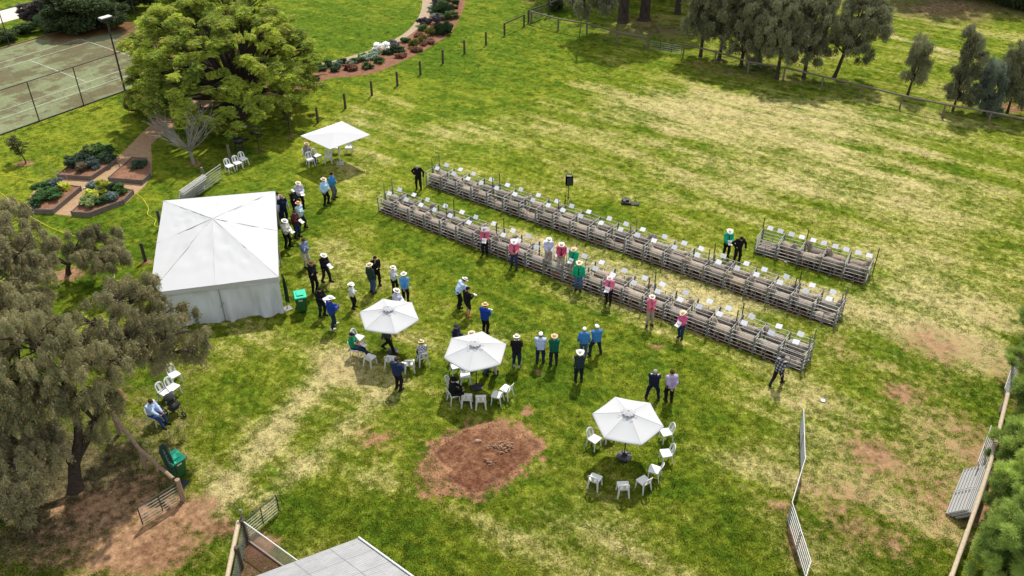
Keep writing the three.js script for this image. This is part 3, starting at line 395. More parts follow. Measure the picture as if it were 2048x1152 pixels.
// ------------------------------------------------------------------ sheep
function sheepGeo(o) {                               // facing +z, about 1.05 m long
  const caps = [], lie = o.lie ? -0.34 : 0, y = 0.56 + lie, hx = o.turn * 0.16, hy = y + 0.29 + o.head, tw = o.twist || 0;
  caps.push(cap(V(-0.05, y, -0.32), V(-0.045 + tw, y + 0.01, 0.24), 0.20, 0.185), cap(V(0.05, y, -0.32), V(0.045 + tw, y + 0.01, 0.24), 0.20, 0.185), cap(V(0, y - 0.05, -0.1), V(0, y - 0.04, 0.15), 0.2, 0.19));
  caps.push(cap(V(tw, y + 0.06, 0.28), V(tw + hx * 0.6, hy - 0.02, 0.46), 0.165, 0.135));
  caps.push(cap(V(0, y + 0.04, -0.48), V(0, y - 0.1, -0.54), 0.06, 0.035));
  const H = V(tw + hx * 0.75, hy + 0.02, 0.5), M = H.clone().add(V(o.turn * 0.1, -0.11, 0.15)); caps.push(cap(H, M, 0.104, 0.058), cap(H.clone().add(V(0, 0.05, -0.02)), H.clone().add(V(0, 0.06, 0.03)), 0.08, 0.06));
  for (const s of [-1, 1]) caps.push(cap(H.clone().add(V(s * 0.08, 0.02, -0.02)), H.clone().add(V(s * 0.17, -0.01, -0.05)), 0.024, 0.02));
  if (o.lie) for (const s of [-1, 1]) { caps.push(cap(V(s * 0.18, 0.13, -0.3), V(s * 0.24, 0.06, 0.0), 0.09, 0.045), cap(V(s * 0.13, 0.14, 0.28), V(s * 0.16, 0.05, 0.44), 0.07, 0.04)); }
  else for (const s of [-1, 1]) {
    caps.push(cap(V(s * 0.12, y - 0.08, 0.26), V(s * 0.12, 0.30, 0.26), 0.085, 0.045), cap(V(s * 0.12, 0.30, 0.26), V(s * 0.12, 0.03, 0.27), 0.04, 0.03));
    caps.push(cap(V(s * 0.12, y - 0.06, -0.32), V(s * 0.13, 0.4, -0.30), 0.11, 0.06), cap(V(s * 0.13, 0.4, -0.30), V(s * 0.13, 0.28, -0.39), 0.055, 0.04), cap(V(s * 0.13, 0.28, -0.39), V(s * 0.13, 0.03, -0.35), 0.036, 0.03));
  }
  const face = (x, yy, z) => Math.hypot(x - M.x, (yy - M.y), z - M.z);
  return capMesh(caps, 0.07, 0.024, (x, yy, z) => {
    const n = n3(x * 9, yy * 9, z * 9), w = n3(x * 34 + 4, yy * 34, z * 34), f = sstep(0.16, 0.10, face(x, yy, z)), leg = !o.lie ? sstep(0.3, 0.2, yy) : 0, k = 0.72 + 0.62 * (n - 0.25) * 0.8 + 0.55 * (w - 0.5);
    const c = [0.345 * k, 0.292 * k, 0.245 * k], m = Math.max(f, leg), e = [H, 1].length && [-1, 1].some((s) => Math.hypot(x - (H.x + s * 0.07), yy - H.y - 0.005, z - H.z - 0.06) < 0.022);
    return e ? [0.02, 0.015, 0.012] : [lerp(c[0], 0.46, m * 0.7), lerp(c[1], 0.39, m * 0.7), lerp(c[2], 0.33, m * 0.7)];
  }, (x, yy, z) => { const q = sstep(0.17, 0.3, face(x, yy, z)) * sstep(0.25, 0.4, yy - (o.lie ? -0.35 : 0)); return ((n3(x * 13, yy * 13, z * 13) - 0.5) * 0.05 + (n3(x * 32, yy * 32, z * 32) - 0.5) * 0.03) * (0.15 + 0.85 * q); });
}
const SHEEP = [{ head: 0.08, turn: 0.1 }, { head: -0.02, turn: -0.9 }, { head: 0.13, turn: 0.5 }, { head: -0.14, turn: 0.2 }, { head: 0.03, turn: 0.9, twist: 0.03 }, { head: -0.06, turn: -0.3 }, { head: -0.05, turn: 0.3, lie: true }].map(sheepGeo);
const woolMats = [[1, 1, 1], [0.82, 0.80, 0.79], [1.2, 1.14, 1.06], [0.95, 0.9, 0.84], [0.68, 0.67, 0.66], [1.18, 1.05, 0.84]].map((c) => matt({ color: new THREE.Color().setRGB(...c), vertexColors: true }));
const tagGeo = new RoundedBoxGeometry(0.045, 0.05, 0.012, 2, 0.005);
let sheepN = 0; const shr = rng(311);
function sheep(p, turn, label, type, s = 1, wool) {
  const t = thing('sheep', label, 'sheep', p, turn, 'penned sheep'); t.scale.set(s * (0.94 + shr() * 0.14), s * (0.93 + shr() * 0.16), s * (0.93 + shr() * 0.08));
  part('body', SHEEP[type], woolMats[wool ?? Math.floor(shr() * 5)], t);
  if (shr() < 0.45) { const o = SHEEP[type], e = [{ h: 0.08, t: 0.1 }, { h: -0.02, t: -0.9 }, { h: 0.13, t: 0.5 }, { h: -0.14, t: 0.2 }, { h: 0.03, t: 0.9 }, { h: -0.06, t: -0.3 }, { h: -0.39, t: 0.3 }][type]; part('ear_tag', tagGeo, white, t).position.set(e.t * 0.12 + (shr() < 0.5 ? 0.16 : -0.16), 0.80 + e.h, 0.47); }
  sheepN++; return t;
}

// ------------------------------------------------------------------ steel pens
const PW = 1.166, PD = 0.69, PH = 0.95;
const RY = [0.12, 0.31, 0.51, 0.72, PH];
const railGeo = {};
function panel(name, parent, len, x, z, along, skip = []) {      // rails as sub-parts of a panel whose mesh is its two uprights and brackets
  const k = len.toFixed(3);
  if (!railGeo[k]) railGeo[k] = [new THREE.CylinderGeometry(0.0155, 0.0155, len, 6).rotateZ(Math.PI / 2).translate(len / 2, 0, 0), merge(rbox(0.045, PH + 0.02, 0.03, 0.008, 0.022, (PH + 0.02) / 2, 0), rbox(0.045, PH + 0.02, 0.03, 0.008, len - 0.022, (PH + 0.02) / 2, 0), bar(V(0.04, 0.33, 0), V(0.22, 0.10, 0), 0.012), rbox(0.16, 0.02, 0.12, 0.006, len * 0.5, 0.03, 0), box(0.03, 0.6, 0.025, len * 0.5, 0.4, 0.01))];
  const p = part(name, railGeo[k][1], steelDull, parent); p.position.set(x, 0, z); p.rotation.y = along;
  RY.forEach((y, i) => { if (!skip.includes(i)) part('rail', railGeo[k][0], steel, p).position.y = y; }); return p;
}
const steelDull = new THREE.MeshStandardMaterial({ color: new THREE.Color().setRGB(0.24, 0.235, 0.23), roughness: 0.6, metalness: 0.3 });
const cardGeo = (() => { const q = new THREE.BoxGeometry(0.30, 0.24, 0.006, 6, 4, 1); const p = q.attributes.position; for (let i = 0; i < p.count; i++) p.setZ(i, p.getZ(i) + 0.02 * Math.cos(p.getX(i) * 6) - 0.02); q.computeVertexNormals(); return q; })();
const cardMats = [0, 1, 2].map((s) => { const r = rng(40 + s); const marks = Array.from({ length: 9 }, () => [0.2 + r() * 0.5, 0.2 + r() * 0.55, 0.03 + r() * 0.12, 0.03]); return new THREE.MeshStandardMaterial({ roughness: 0.55, color: 0xffffff, map: colorTexture(64, 48, (u, v) => marks.some((m) => Math.abs(u - m[0]) < m[2] && Math.abs(v - m[1]) < m[3]) ? [0.58, 0.60, 0.66] : [0.70, 0.71, 0.75]) }); });
function card(parent, x, y, z, i) { const c = part('pen_card', cardGeo, cardMats[i % 3], parent); c.position.set(x, y, z); c.rotation.set(-0.85 + 0.15 * Math.sin(i * 2.3), 0.12 * Math.sin(i * 1.7), 0.05 * Math.sin(i * 3.1)); return c; }
function penRow(o, end, rowName, opts) {
  const dx = end.x - o.x, dz = end.z - o.z, len = Math.hypot(dx, dz), n = 22, w = len / n, ang = Math.atan2(-dz, dx), U = V(dx / len, 0, dz / len), B = V(dz / len, 0, -dx / len);   // B points to the rear
  const at = (u, b) => V(o.x + U.x * u + B.x * b, 0, o.z + U.z * u + B.z * b), heading = Math.atan2(U.x, U.z);
  for (let i = 0; i < n; i++) {
    const f = thing('sheep_pen', `steel sheep pen, ${ordinal(i + 1)} front pen from the left end of the ${rowName} row`, 'sheep pen', at(i * w, 0), ang, 'steel sheep pens');
    panel('front_panel', f, w - 0.006, 0.003, 0, 0, opts.low?.includes(i) ? [3] : []); panel('side_panel', f, PD - 0.05, 0, -0.025, Math.PI / 2); if (i === n - 1) panel('end_panel', f, PD - 0.05, w, -0.025, Math.PI / 2);
    card(f, w * (0.34 + 0.12 * Math.sin(i * 1.3)), PH + 0.11, -PD + 0.035, i);
    const b = thing('sheep_pen', `steel sheep pen, ${ordinal(i + 1)} back pen from the left end of the ${rowName} row`, 'sheep pen', at(i * w, PD), ang, 'steel sheep pens');
    panel('middle_panel', b, w - 0.006, 0.003, 0, 0); panel('back_panel', b, w - 0.006, 0.003, -PD, 0); panel('side_panel', b, PD - 0.05, 0, -0.025, Math.PI / 2); if (i === n - 1) panel('end_panel', b, PD - 0.05, w, -0.025, Math.PI / 2);
    card(b, w * (0.42 + 0.1 * Math.sin(i * 1.9 + 1)), PH + 0.11, -PD + 0.03, i + 1);
    const lie = opts.lie?.includes(i), j = (s) => (shr() - 0.5) * s;
    if (!opts.emptyFront?.includes(i)) { const left = !opts.rightFacing?.includes(i), c = at((i + 0.5) * w + j(0.06), PD * 0.5 + j(0.06) - (lie ? 0.06 : 0)); sheep(c, heading + (left ? Math.PI : 0) + j(0.14), `woolly grey sheep in the ${ordinal(i + 1)} front pen from the left of the ${rowName} row`, lie ? 6 : Math.floor(shr() * 6), 0.92 + shr() * 0.07, opts.wool?.[i]); }
    if (!opts.emptyBack?.includes(i)) { const right = shr() < 0.82, c = at((i + 0.5) * w + j(0.06), PD * 1.5 + j(0.06)); sheep(c, heading + (right ? 0 : Math.PI) + j(0.14), `woolly grey sheep in the ${ordinal(i + 1)} back pen from the left of the ${rowName} row`, Math.floor(shr() * 6), 0.92 + shr() * 0.07); }
  }
  return { at, w, ang };
}
const picketGeo = merge(box(0.05, 1.55, 0.012, 0, 0.775, 0), box(0.012, 1.55, 0.035, 0, 0.775, 0.02), new THREE.SphereGeometry(0.035, 8, 6).translate(0, 1.56, 0.01));
function picket(p, ang, label, m) { return single('steel_picket', picketGeo, m, label, 'steel picket', 'steel pickets along the pens', p, ang); }
const nearRow = penRow(V(-7.95, 0, -46.2), V(13.2, 0, -31.35), 'near', { rightFacing: [0], emptyBack: [9, 10, 11], lie: [21] });
const farRow = penRow(V(-5.35, 0, -49.45), V(15.72, 0, -34.78), 'far', { lie: [4, 6, 11, 21], low: [4, 6, 11], wool: { 17: 5 }, rightFacing: [0, 21] });
for (const [row, nm, stops] of [[nearRow, 'near', [0, 4, 7, 11, 15, 19, 22]], [farRow, 'far', [0, 4, 8, 12, 16, 20, 22]]]) stops.forEach((k, i) => [[PD + 0.05, 'middle'], [2 * PD + 0.06, 'back']].forEach(([b, w]) => picket(row.at(k * row.w - 0.07, b), row.ang, `tall steel picket, ${ordinal(i + 1)} from the left along the ${w} rail of the ${nm} row`, i % 3 ? darkSteel : steelDull)));
{
  const o = V(13.32, 0, -41.55), e = V(18.4, 0, -38.42), dx = e.x - o.x, dz = e.z - o.z, len = Math.hypot(dx, dz), n = 5, w = len / n, ang = Math.atan2(-dz, dx), U = V(dx / len, 0, dz / len), B = V(dz / len, 0, -dx / len), at = (u, b) => V(o.x + U.x * u + B.x * b, 0, o.z + U.z * u + B.z * b), D = 1.3, heading = Math.atan2(U.x, U.z);
  for (let i = 0; i < n; i++) {
    const f = thing('sheep_pen', `deep steel sheep pen, ${ordinal(i + 1)} from the left in the short far right row`, 'sheep pen', at(i * w, 0), ang, 'steel sheep pens');
    panel('front_panel', f, w - 0.006, 0.003, 0, 0); panel('back_panel', f, w - 0.006, 0.003, -D, 0); panel('side_panel', f, D - 0.05, 0, -0.025, Math.PI / 2); if (i === n - 1) panel('end_panel', f, D - 0.05, w, -0.025, Math.PI / 2);
    card(f, w * 0.3, PH + 0.12, -D + 0.03, i); card(f, w * 0.78, PH + 0.12, -D + 0.03, i + 1);
    const st = [[[0.5, 0.3, 0.06, 6], [0.52, 0.78, 0.05, 6]], [[0.35, 0.72, -0.55, 0], [0.72, 0.6, -0.5, 1]], [[0.5, 0.33, 0.08, 5], [0.58, 0.9, 3.1, 0]], [[0.45, 0.36, -0.2, 3], [0.5, 0.92, 3.2, 2]], [[0.5, 0.38, -0.15, 1], [0.5, 0.95, -0.1, 4]]][i];
    st.forEach(([u, b, a, ty], k) => sheep(at((i + u) * w, b * 1.0 + 0.02), heading + a, `${k ? 'rear' : 'front'} one of the two sheep in the ${ordinal(i + 1)} pen of the short far right row`, ty, 1.0));
  }
  [0, 2, 5].forEach((k, i) => picket(at(k * w - (k ? 0 : 0.06) + (k === 5 ? 0.12 : 0), D + 0.06), ang, `tall dark steel picket at the ${['left end', 'centre', 'right end'][i]} of the short far right row`, darkSteel));
}

// ------------------------------------------------------------------ people
const rotX = (p, o, a) => { const y = p.y - o.y, z = p.z - o.z, c = Math.cos(a), s = Math.sin(a); return V(p.x, o.y + y * c - z * s, o.z + y * s + z * c); };
function ik(a, target, l1, l2, hint) {
  const d = target.clone().sub(a); let L = d.length(); const m = (l1 + l2) * 0.995; if (L > m) { d.multiplyScalar(m / L); L = m; }
  const c = a.clone().add(d), x = (l1 * l1 - l2 * l2 + L * L) / (2 * L), h = Math.sqrt(Math.max(0, l1 * l1 - x * x)), n = d.clone().normalize(), p = hint.clone().addScaledVector(n, -hint.dot(n)).normalize();
  return [a.clone().addScaledVector(n, x).addScaledVector(p, h), c];
}
const POSES = {
  stand: { hands: [[0.29, 0.86, 0.06], [-0.29, 0.86, 0.04]], feet: [[0.11, 0.03], [-0.11, -0.02]] },
  paper: { hands: [[0.11, 1.10, 0.33], [-0.09, 1.12, 0.33]], feet: [[0.11, 0.05], [-0.12, -0.03]], head: 22, grip: 1 },
  folded: { hands: [[-0.13, 1.19, 0.23], [0.14, 1.14, 0.25]], feet: [[0.12, 0.02], [-0.13, 0.03]], head: 6 },
  behind: { hands: [[0.05, 0.93, -0.19], [-0.05, 0.95, -0.2]], feet: [[0.1, 0.02], [-0.11, -0.03]], head: 8 },
  hip: { hands: [[0.33, 0.93, 0.16], [-0.2, 1.03, 0.08]], feet: [[0.13, 0.04], [-0.14, 0.0]], head: 30, lean: 10, out: 1, grip: 1 },
  pockets: { hands: [[0.23, 0.93, 0.1], [-0.23, 0.93, 0.1]], feet: [[0.15, 0.03], [-0.15, 0.0]], head: 10, out: 1 },
  face: { hands: [[0.06, 1.14, 0.24], [-0.07, 1.42, 0.2]], feet: [[0.12, 0.03], [-0.12, -0.03]], head: 12 },
  bent: { hands: [[0.1, 1.0, 0.5], [-0.08, 1.02, 0.5]], feet: [[0.11, 0.06], [-0.12, 0.0]], head: 26, lean: 27, grip: 1 },
  walk: { hands: [[0.27, 0.88, 0.2], [-0.28, 0.88, -0.16]], feet: [[0.08, -0.36], [-0.09, 0.34]], lean: 7, heel: 1 },
  apart: { hands: [[-0.10, 1.18, 0.23], [0.12, 1.13, 0.25]], feet: [[0.26, 0.02], [-0.26, 0.05]], head: 4, drop: 0.04 },
  step: { hands: [[0.10, 1.10, 0.32], [-0.1, 1.12, 0.32]], feet: [[0.13, 0.18], [-0.12, -0.14]], head: 20, grip: 1 },
  sit: { hands: [[0.1, 0.66, 0.36], [-0.1, 0.66, 0.36]], feet: [[0.13, 0.42], [-0.13, 0.46]], seat: 1, lean: 4, head: 24, grip: 1 },
  cross: { hands: [[0.08, 0.72, 0.34], [-0.08, 0.72, 0.34]], feet: [[0.1, 0.52], [-0.04, 0.72, 0.3]], seat: 1, lean: -10, head: 28, grip: 1 },
};
const fingerSet = (grip) => {                         // a left hand hanging along -y, palm towards -x
  const c = []; for (let i = 0; i < 4; i++) { const z = 0.03 - i * 0.021, l = [0.036, 0.042, 0.039, 0.03][i], k = grip ? 0.9 : 0.28, a = V(0, -0.085, z); c.push(cap(V(0, -0.015, z * 0.7), a, 0.0145, 0.0125)); const b = a.clone().add(V(-Math.sin(k) * l, -Math.cos(k) * l, 0)), e = b.clone().add(V(-Math.sin(k * 2.1) * l * 0.9, -Math.cos(k * 2.1) * l * 0.9, 0)); c.push(cap(a, b, 0.0105, 0.0095), cap(b, e, 0.0095, 0.0075)); }
  c.push(cap(V(0, -0.02, 0.025), V(-0.014, -0.055, 0.052), 0.014, 0.011), cap(V(-0.014, -0.055, 0.052), V(-0.03, -0.088, 0.052), 0.0105, 0.0085)); return c;
};
const handGeo = [0, 1].map((gp) => { const q = capMesh(fingerSet(gp), 0.008, 0.0062); return q; });
const SKIN = [0.46, 0.27, 0.19];
const paint = (q, f) => { const p = q.attributes.position, c = new Float32Array(p.count * 3); for (let i = 0; i < p.count; i++) c.set(f(p.getX(i), p.getY(i), p.getZ(i)), i * 3); q.setAttribute('color', new THREE.BufferAttribute(c, 3)); return q; };
const headGeo = (() => {
  const c = [cap(V(0, 0.035, -0.02), V(0, 0.03, 0.012), 0.082, 0.078), cap(V(0, -0.01, 0.03), V(0, -0.075, 0.045), 0.062, 0.038), cap(V(0, 0.01, 0.092), V(0, -0.025, 0.108), 0.011, 0.016), cap(V(0, -0.04, -0.02), V(0, -0.16, -0.035), 0.056, 0.06)];
  for (const s of [-1, 1]) c.push(cap(V(s * 0.083, 0.02, -0.012), V(s * 0.088, -0.02, -0.006), 0.016, 0.012), cap(V(s * 0.03, 0.035, 0.078), V(s * 0.045, 0.034, 0.07), 0.014, 0.012));
  return paint(capMesh(c, 0.03, 0.0105), (x, y, z) => { if (Math.hypot(Math.abs(x) - 0.033, y - 0.012, z - 0.083) < 0.017) return [0.05, 0.03, 0.025]; if (Math.abs(y + 0.05) < 0.008 && Math.abs(x) < 0.027 && z > 0.06) return [0.36, 0.13, 0.11]; if (Math.abs(y - 0.042) < 0.007 && Math.abs(x) > 0.015 && Math.abs(x) < 0.05 && z > 0.05) return [0.14, 0.08, 0.05]; return SKIN; });
})();
const shoeGeo = (() => { const q = capMesh([cap(V(0, 0.05, -0.07), V(0, 0.035, 0.15), 0.05, 0.04), cap(V(0, 0.11, -0.03), V(0, 0.06, 0.02), 0.05, 0.05), cap(V(0.012, 0.03, 0.08), V(0.01, 0.03, 0.15), 0.045, 0.038)], 0.03, 0.016); const p = q.attributes.position; for (let i = 0; i < p.count; i++) p.setY(i, Math.max(0.002, p.getY(i))); q.computeVertexNormals(); return q; })();
const flip = (q) => { const o = q.clone().scale(-1, 1, 1), i = o.index.array; for (let k = 0; k < i.length; k += 3) { const t = i[k]; i[k] = i[k + 1]; i[k + 1] = t; } o.computeVertexNormals(); return o; };
const idx = (q) => { const o = q.clone(); for (const k of Object.keys(o.attributes)) if (!['position', 'normal', 'color'].includes(k)) o.deleteAttribute(k); if (!o.attributes.color) paint(o, () => SKIN); return o; };
function buildPose(p, opt) {
  const hy = (p.seat ? 0.53 : 0.93) - (p.drop || 0), P = V(0, hy, p.seat ? -0.08 : 0), ln = rad(p.lean || 0), hd = rad(p.head || 0), T = (x, y, z) => rotX(V(x, y + hy, z + P.z), P, ln);
  const neck = T(0, 0.54, -0.01), chest = T(0, 0.34, 0), J = { P, neck, headRot: ln + hd };
  J.head = neck.clone().add(rotX(V(0, 0.135, 0.015), V(0, 0, 0), ln + hd));
  J.sh = [1, -1].map((s) => T(s * 0.185, 0.485, -0.01)); J.hip = [1, -1].map((s) => V(s * 0.09, hy - 0.03, P.z));
  J.el = []; J.wr = []; J.kn = []; J.an = [];
  [0, 1].forEach((i) => { const s = i ? -1 : 1; const [e, w] = ik(J.sh[i], V(...p.hands[i]), 0.285, 0.26, V(s * (p.out ? 1.2 : 0.5), -0.4, -0.8)); J.el.push(e); J.wr.push(w); const f = p.feet[i], hl = p.heel && f[1] < 0 ? 0.1 : 0; const [k, a] = ik(J.hip[i], V(f[0], (f[2] || 0.08) + hl, f[1]), 0.43, 0.415, V(s * (p.seat ? 0.1 : 0.15), p.seat ? 0.5 : 0, 1)); J.kn.push(k); J.an.push(a); });
  const torso = (d) => [cap(T(0.07, 0.0, 0), T(0.085, 0.30, 0.01), 0.112 + d, 0.118 + d), cap(T(-0.07, 0.0, 0), T(-0.085, 0.30, 0.01), 0.112 + d, 0.118 + d), cap(T(0, 0.08, 0.03), T(0, 0.3, 0.03), 0.115 + d, 0.11 + d), cap(T(0.14, 0.46, -0.015), T(-0.14, 0.46, -0.015), 0.078 + d, 0.078 + d), cap(T(0, 0.44, -0.01), T(0, 0.53, -0.015), 0.075 + d, 0.055 + d)];
  const arms = (d, cut) => [0, 1].flatMap((i) => { const w = cut >= 1 ? J.el[i].clone().lerp(J.wr[i], Math.min(1, cut - 1)) : J.sh[i].clone().lerp(J.el[i], cut); return cut > 1 ? [cap(J.sh[i], J.el[i], 0.058 + d, 0.045 + d), cap(J.el[i], w, 0.045 + d, 0.034 + d)] : [cap(J.sh[i], w, 0.058 + d, 0.05 + d)]; });
  const legs = (d, cut) => [0, 1].flatMap((i) => [cap(J.hip[i], cut < 1 ? J.hip[i].clone().lerp(J.kn[i], cut) : J.kn[i], 0.088 + d, 0.062 + d), ...(cut > 1 ? [cap(J.kn[i], J.an[i], 0.060 + d, 0.040 + d)] : [])]);
  const wr = (a, f) => (x, y, z) => (n3(x * f + 3, y * f * 0.7, z * f) - 0.5) * a;
  const bodyCaps = [...torso(-0.012), ...arms(0, 2), ...legs(0, 2), cap(J.hip[0], J.hip[1], 0.1), cap(neck, J.head.clone().add(V(0, -0.06, 0)), 0.055, 0.05)];
  const parts = [idx(capMesh(bodyCaps, 0.05, 0.03))];
  const hq = headGeo.clone().rotateX(J.headRot * 0.85).translate(J.head.x, J.head.y, J.head.z); parts.push(idx(hq));
  [0, 1].forEach((i) => { const d = J.wr[i].clone().sub(J.el[i]).normalize(), h = handGeo[p.grip ? 1 : 0], q = i ? flip(h) : h.clone(); const m = new THREE.Matrix4(); const y = d.clone().negate(), zr = V(0, 0.3, 1).addScaledVector(y, -V(0, 0.3, 1).dot(y)).normalize(), x = new THREE.Vector3().crossVectors(y, zr); m.makeBasis(x, y, zr).setPosition(J.wr[i].clone().addScaledVector(d, 0.01)); q.applyMatrix4(m); parts.push(idx(q)); });
  const B = { J, body: mergeGeometries(parts, false) };
  B.shirt = capMesh([...torso(0.02), ...arms(0.02, opt.short ? 0.75 : 1.92)], 0.05, 0.022, null, wr(0.042, 19)); B.shirtShort = null;
  B.trousers = capMesh([cap(J.hip[0].clone().setY(J.hip[0].y + 0.05), J.hip[1].clone().setY(J.hip[1].y + 0.05), 0.118), ...legs(0.018, opt.shorts ? 0.85 : 2)], 0.04, 0.022, null, wr(0.034, 17));
  B.hand = J.wr.map((w, i) => w.clone().addScaledVector(w.clone().sub(J.el[i]).normalize(), 0.08));
  const tp = [T(0, 0.47, 0.1), T(0, 0.36, 0.155), T(0.005, 0.22, 0.16), T(0, 0.1, 0.155)]; B.tie = merge(limb(tp.map((q, i) => [q.x, q.y, q.z, [0.02, 0.024, 0.034, 0.03][i]]), 6).scale(1, 1, 1));
  return B;
}
const poseCache = {};
const getPose = (n, o = {}) => { const k = n + (o.short ? 's' : '') + (o.shorts ? 'h' : ''); return poseCache[k] ??= buildPose(POSES[n], o); };
const skinMat = new THREE.MeshStandardMaterial({ vertexColors: true, roughness: 0.6 });
const hatGeo = (() => {
  const mk = (brim, ch, curl, cr) => { const q = lathe([[brim, 0], [brim + 0.004, 0.006], [brim - 0.004, 0.011], [cr + 0.012, 0.013], [cr, 0.03], [cr * 0.93, ch * 0.8], [cr * 0.75, ch], [cr * 0.3, ch - 0.012], [0.001, ch - 0.016]], 26), p = q.attributes.position; for (let i = 0; i < p.count; i++) { const x = p.getX(i), z = p.getZ(i), y = p.getY(i); p.setY(i, y + (y < 0.02 ? curl * Math.pow(Math.abs(x) / 0.19, 2.5) - 0.25 * curl * Math.pow(Math.abs(z) / 0.19, 2) : 0)); p.setX(i, x * 0.94); p.setZ(i, z * 1.1); } q.computeVertexNormals(); return q; };
  const band = (cr) => lathe([[cr + 0.010, 0.012], [cr + 0.004, 0.045]], 26).scale(0.94, 1, 1.1);
  const visor = new THREE.Shape(); visor.moveTo(-0.08, 0); visor.quadraticCurveTo(-0.075, 0.1, 0, 0.11); visor.quadraticCurveTo(0.075, 0.1, 0.08, 0); visor.lineTo(-0.08, 0);
  const vq = new THREE.ExtrudeGeometry(visor, { depth: 0.006, bevelEnabled: false, curveSegments: 8 }).rotateX(Math.PI / 2).translate(0, 0.015, 0.075);
  return { straw: mk(0.165, 0.105, 0.022, 0.087), cowboy: mk(0.19, 0.12, 0.065, 0.088), band: band(0.087), cap: merge(new THREE.SphereGeometry(0.098, 18, 10, 0, Math.PI * 2, 0, Math.PI * 0.5).scale(0.96, 0.95, 1.12), vq) };
})();
const hairGeo = (() => { const q = new THREE.SphereGeometry(0.099, 18, 12, 0, Math.PI * 2, 0, Math.PI * 0.62).scale(0.94, 1.0, 1.06), p = q.attributes.position; for (let i = 0; i < p.count; i++) { const x = p.getX(i), y = p.getY(i), z = p.getZ(i), k = 1 + 0.05 * (n3(x * 60, y * 60, z * 60) - 0.5); p.setXYZ(i, x * k, y * k, z * k); } q.rotateX(-0.42).translate(0, 0.035, -0.012); q.computeVertexNormals(); return q; })();
const paperGeo = (() => { const q = new THREE.BoxGeometry(0.23, 0.008, 0.31, 6, 1, 6), p = q.attributes.position; for (let i = 0; i < p.count; i++) p.setY(i, p.getY(i) + 0.035 * Math.pow(p.getZ(i) / 0.15, 2) - 0.01 * Math.sin(p.getX(i) * 12)); q.computeVertexNormals(); return q; })();
const clothCache = {}; const cloth = (c) => clothCache[c] ??= matt({ color: Array.isArray(c) ? new THREE.Color().setRGB(...c) : new THREE.Color(c), roughness: 0.95, specularIntensity: 0.3 });
const HAIR = { dark: [0.012, 0.009, 0.007], brown: [0.06, 0.03, 0.017], grey: [0.30, 0.29, 0.27] };
let checkMat, dotMat;
function person(px, py, deg, poseName, o, label) {
  const at = g(px, py, 0), t = thing('person', label, 'person', at, rad(deg), 'people'), s = o.s ?? 1.02, ps = getPose(poseName, { short: o.short, shorts: o.shorts });
  const gw = (o.w ?? 1) * (0.95 + 0.11 * TAB[(px * 7 + py * 13) & 65535]); t.scale.set(s * gw, s, s * gw); t.position.y = o.y ?? 0;
  part('body', ps.body, skinMat, t);
  let shirt = ps.shirt, sm = cloth(o.shirt);
  if (o.pattern === 'check') { shirt = paint(ps.shirt.clone(), (x, y, z) => { const a = Math.floor((x + z * 0.6 + 5) / 0.075) % 2, b = Math.floor((y + 5) / 0.075) % 2; return a && b ? [0.008, 0.009, 0.014] : a || b ? [0.06, 0.065, 0.08] : [0.42, 0.43, 0.46]; }); sm = checkMat ??= new THREE.MeshStandardMaterial({ vertexColors: true, roughness: 0.95 }); }
  if (o.pattern === 'dots') { shirt = paint(ps.shirt.clone(), (x, y, z) => Math.sin(x * 48) * Math.sin(y * 48 + 1) * Math.sin(z * 40 + 0.7) > 0.05 ? [0.05, 0.06, 0.12] : [0.58, 0.58, 0.62]); sm = checkMat ??= new THREE.MeshStandardMaterial({ vertexColors: true, roughness: 0.95 }); }
  part('shirt', shirt, sm, t); part(o.shorts ? 'shorts' : 'trousers', ps.trousers, cloth(o.pants), t);
  if (o.vest) { const k = getPose(poseName, { short: true }); part('vest', k.shirt, cloth(o.vest), t).scale.set(1.03, 1, 1.06); }
  if (o.tie) part('tie', ps.tie, cloth(o.tie), t);
  const sh = cloth(o.shoes ?? [0.03, 0.022, 0.018]);
  [0, 1].forEach((i) => { const a = ps.J.an[i], m = part('shoe', shoeGeo, sh, t), p = POSES[poseName]; m.position.set(a.x, a.y - 0.08, a.z); m.rotation.set(p.heel && p.feet[i][1] < 0 ? 0.6 : p.feet[i][2] ? -0.35 : 0, (i ? -1 : 1) * 0.18, 0); if (p.heel && p.feet[i][1] < 0) m.position.y -= 0.02; });
  const hg = new THREE.Group(), hr = ps.J.headRot * 0.85; hg.position.copy(ps.J.head); hg.rotation.x = hr;
  const put = (name, q, m, y, z, rx = 0) => { const e = part(name, q, m, t), w = rotX(V(0, y, z), V(0, 0, 0), hr); e.position.copy(ps.J.head).add(w); e.rotation.x = hr + rx; return e; };
  if (!o.bald) put('hair', hairGeo, cloth(HAIR[o.hair ?? 'brown'] ?? o.hair), 0, 0);
  if (o.long) put('hair', capMeshHair, cloth(HAIR[o.hair ?? 'brown']), 0, 0);
  if (o.hat === 'straw' || o.hat === 'cowboy') { const h = put('hat', hatGeo[o.hat], cloth(o.hatColor ?? [0.66, 0.53, 0.36]), 0.062, -0.008, -0.06); if (o.band) part('hat_band', hatGeo.band, cloth(o.band), h); }
  if (o.hat === 'cap') put('cap', hatGeo.cap, cloth(o.hatColor), 0.05, -0.01, -0.08);
  if (o.paper) {
    const h = ps.hand[0].clone().add(ps.hand[1]).multiplyScalar(0.5).add(V(0, 0.02, o.seat ? 0.04 : 0.02)); t.updateMatrix(); const w = h.clone().applyMatrix4(t.matrix);
    const q = single('paper', paperGeo, mat([0.82, 0.82, 0.82], 0.7), 'white paper held by ' + o.paper, 'paper', null, w, rad(deg)); q.rotation.order = 'YXZ'; q.rotation.x = 0.55;
  }
  return t;
}
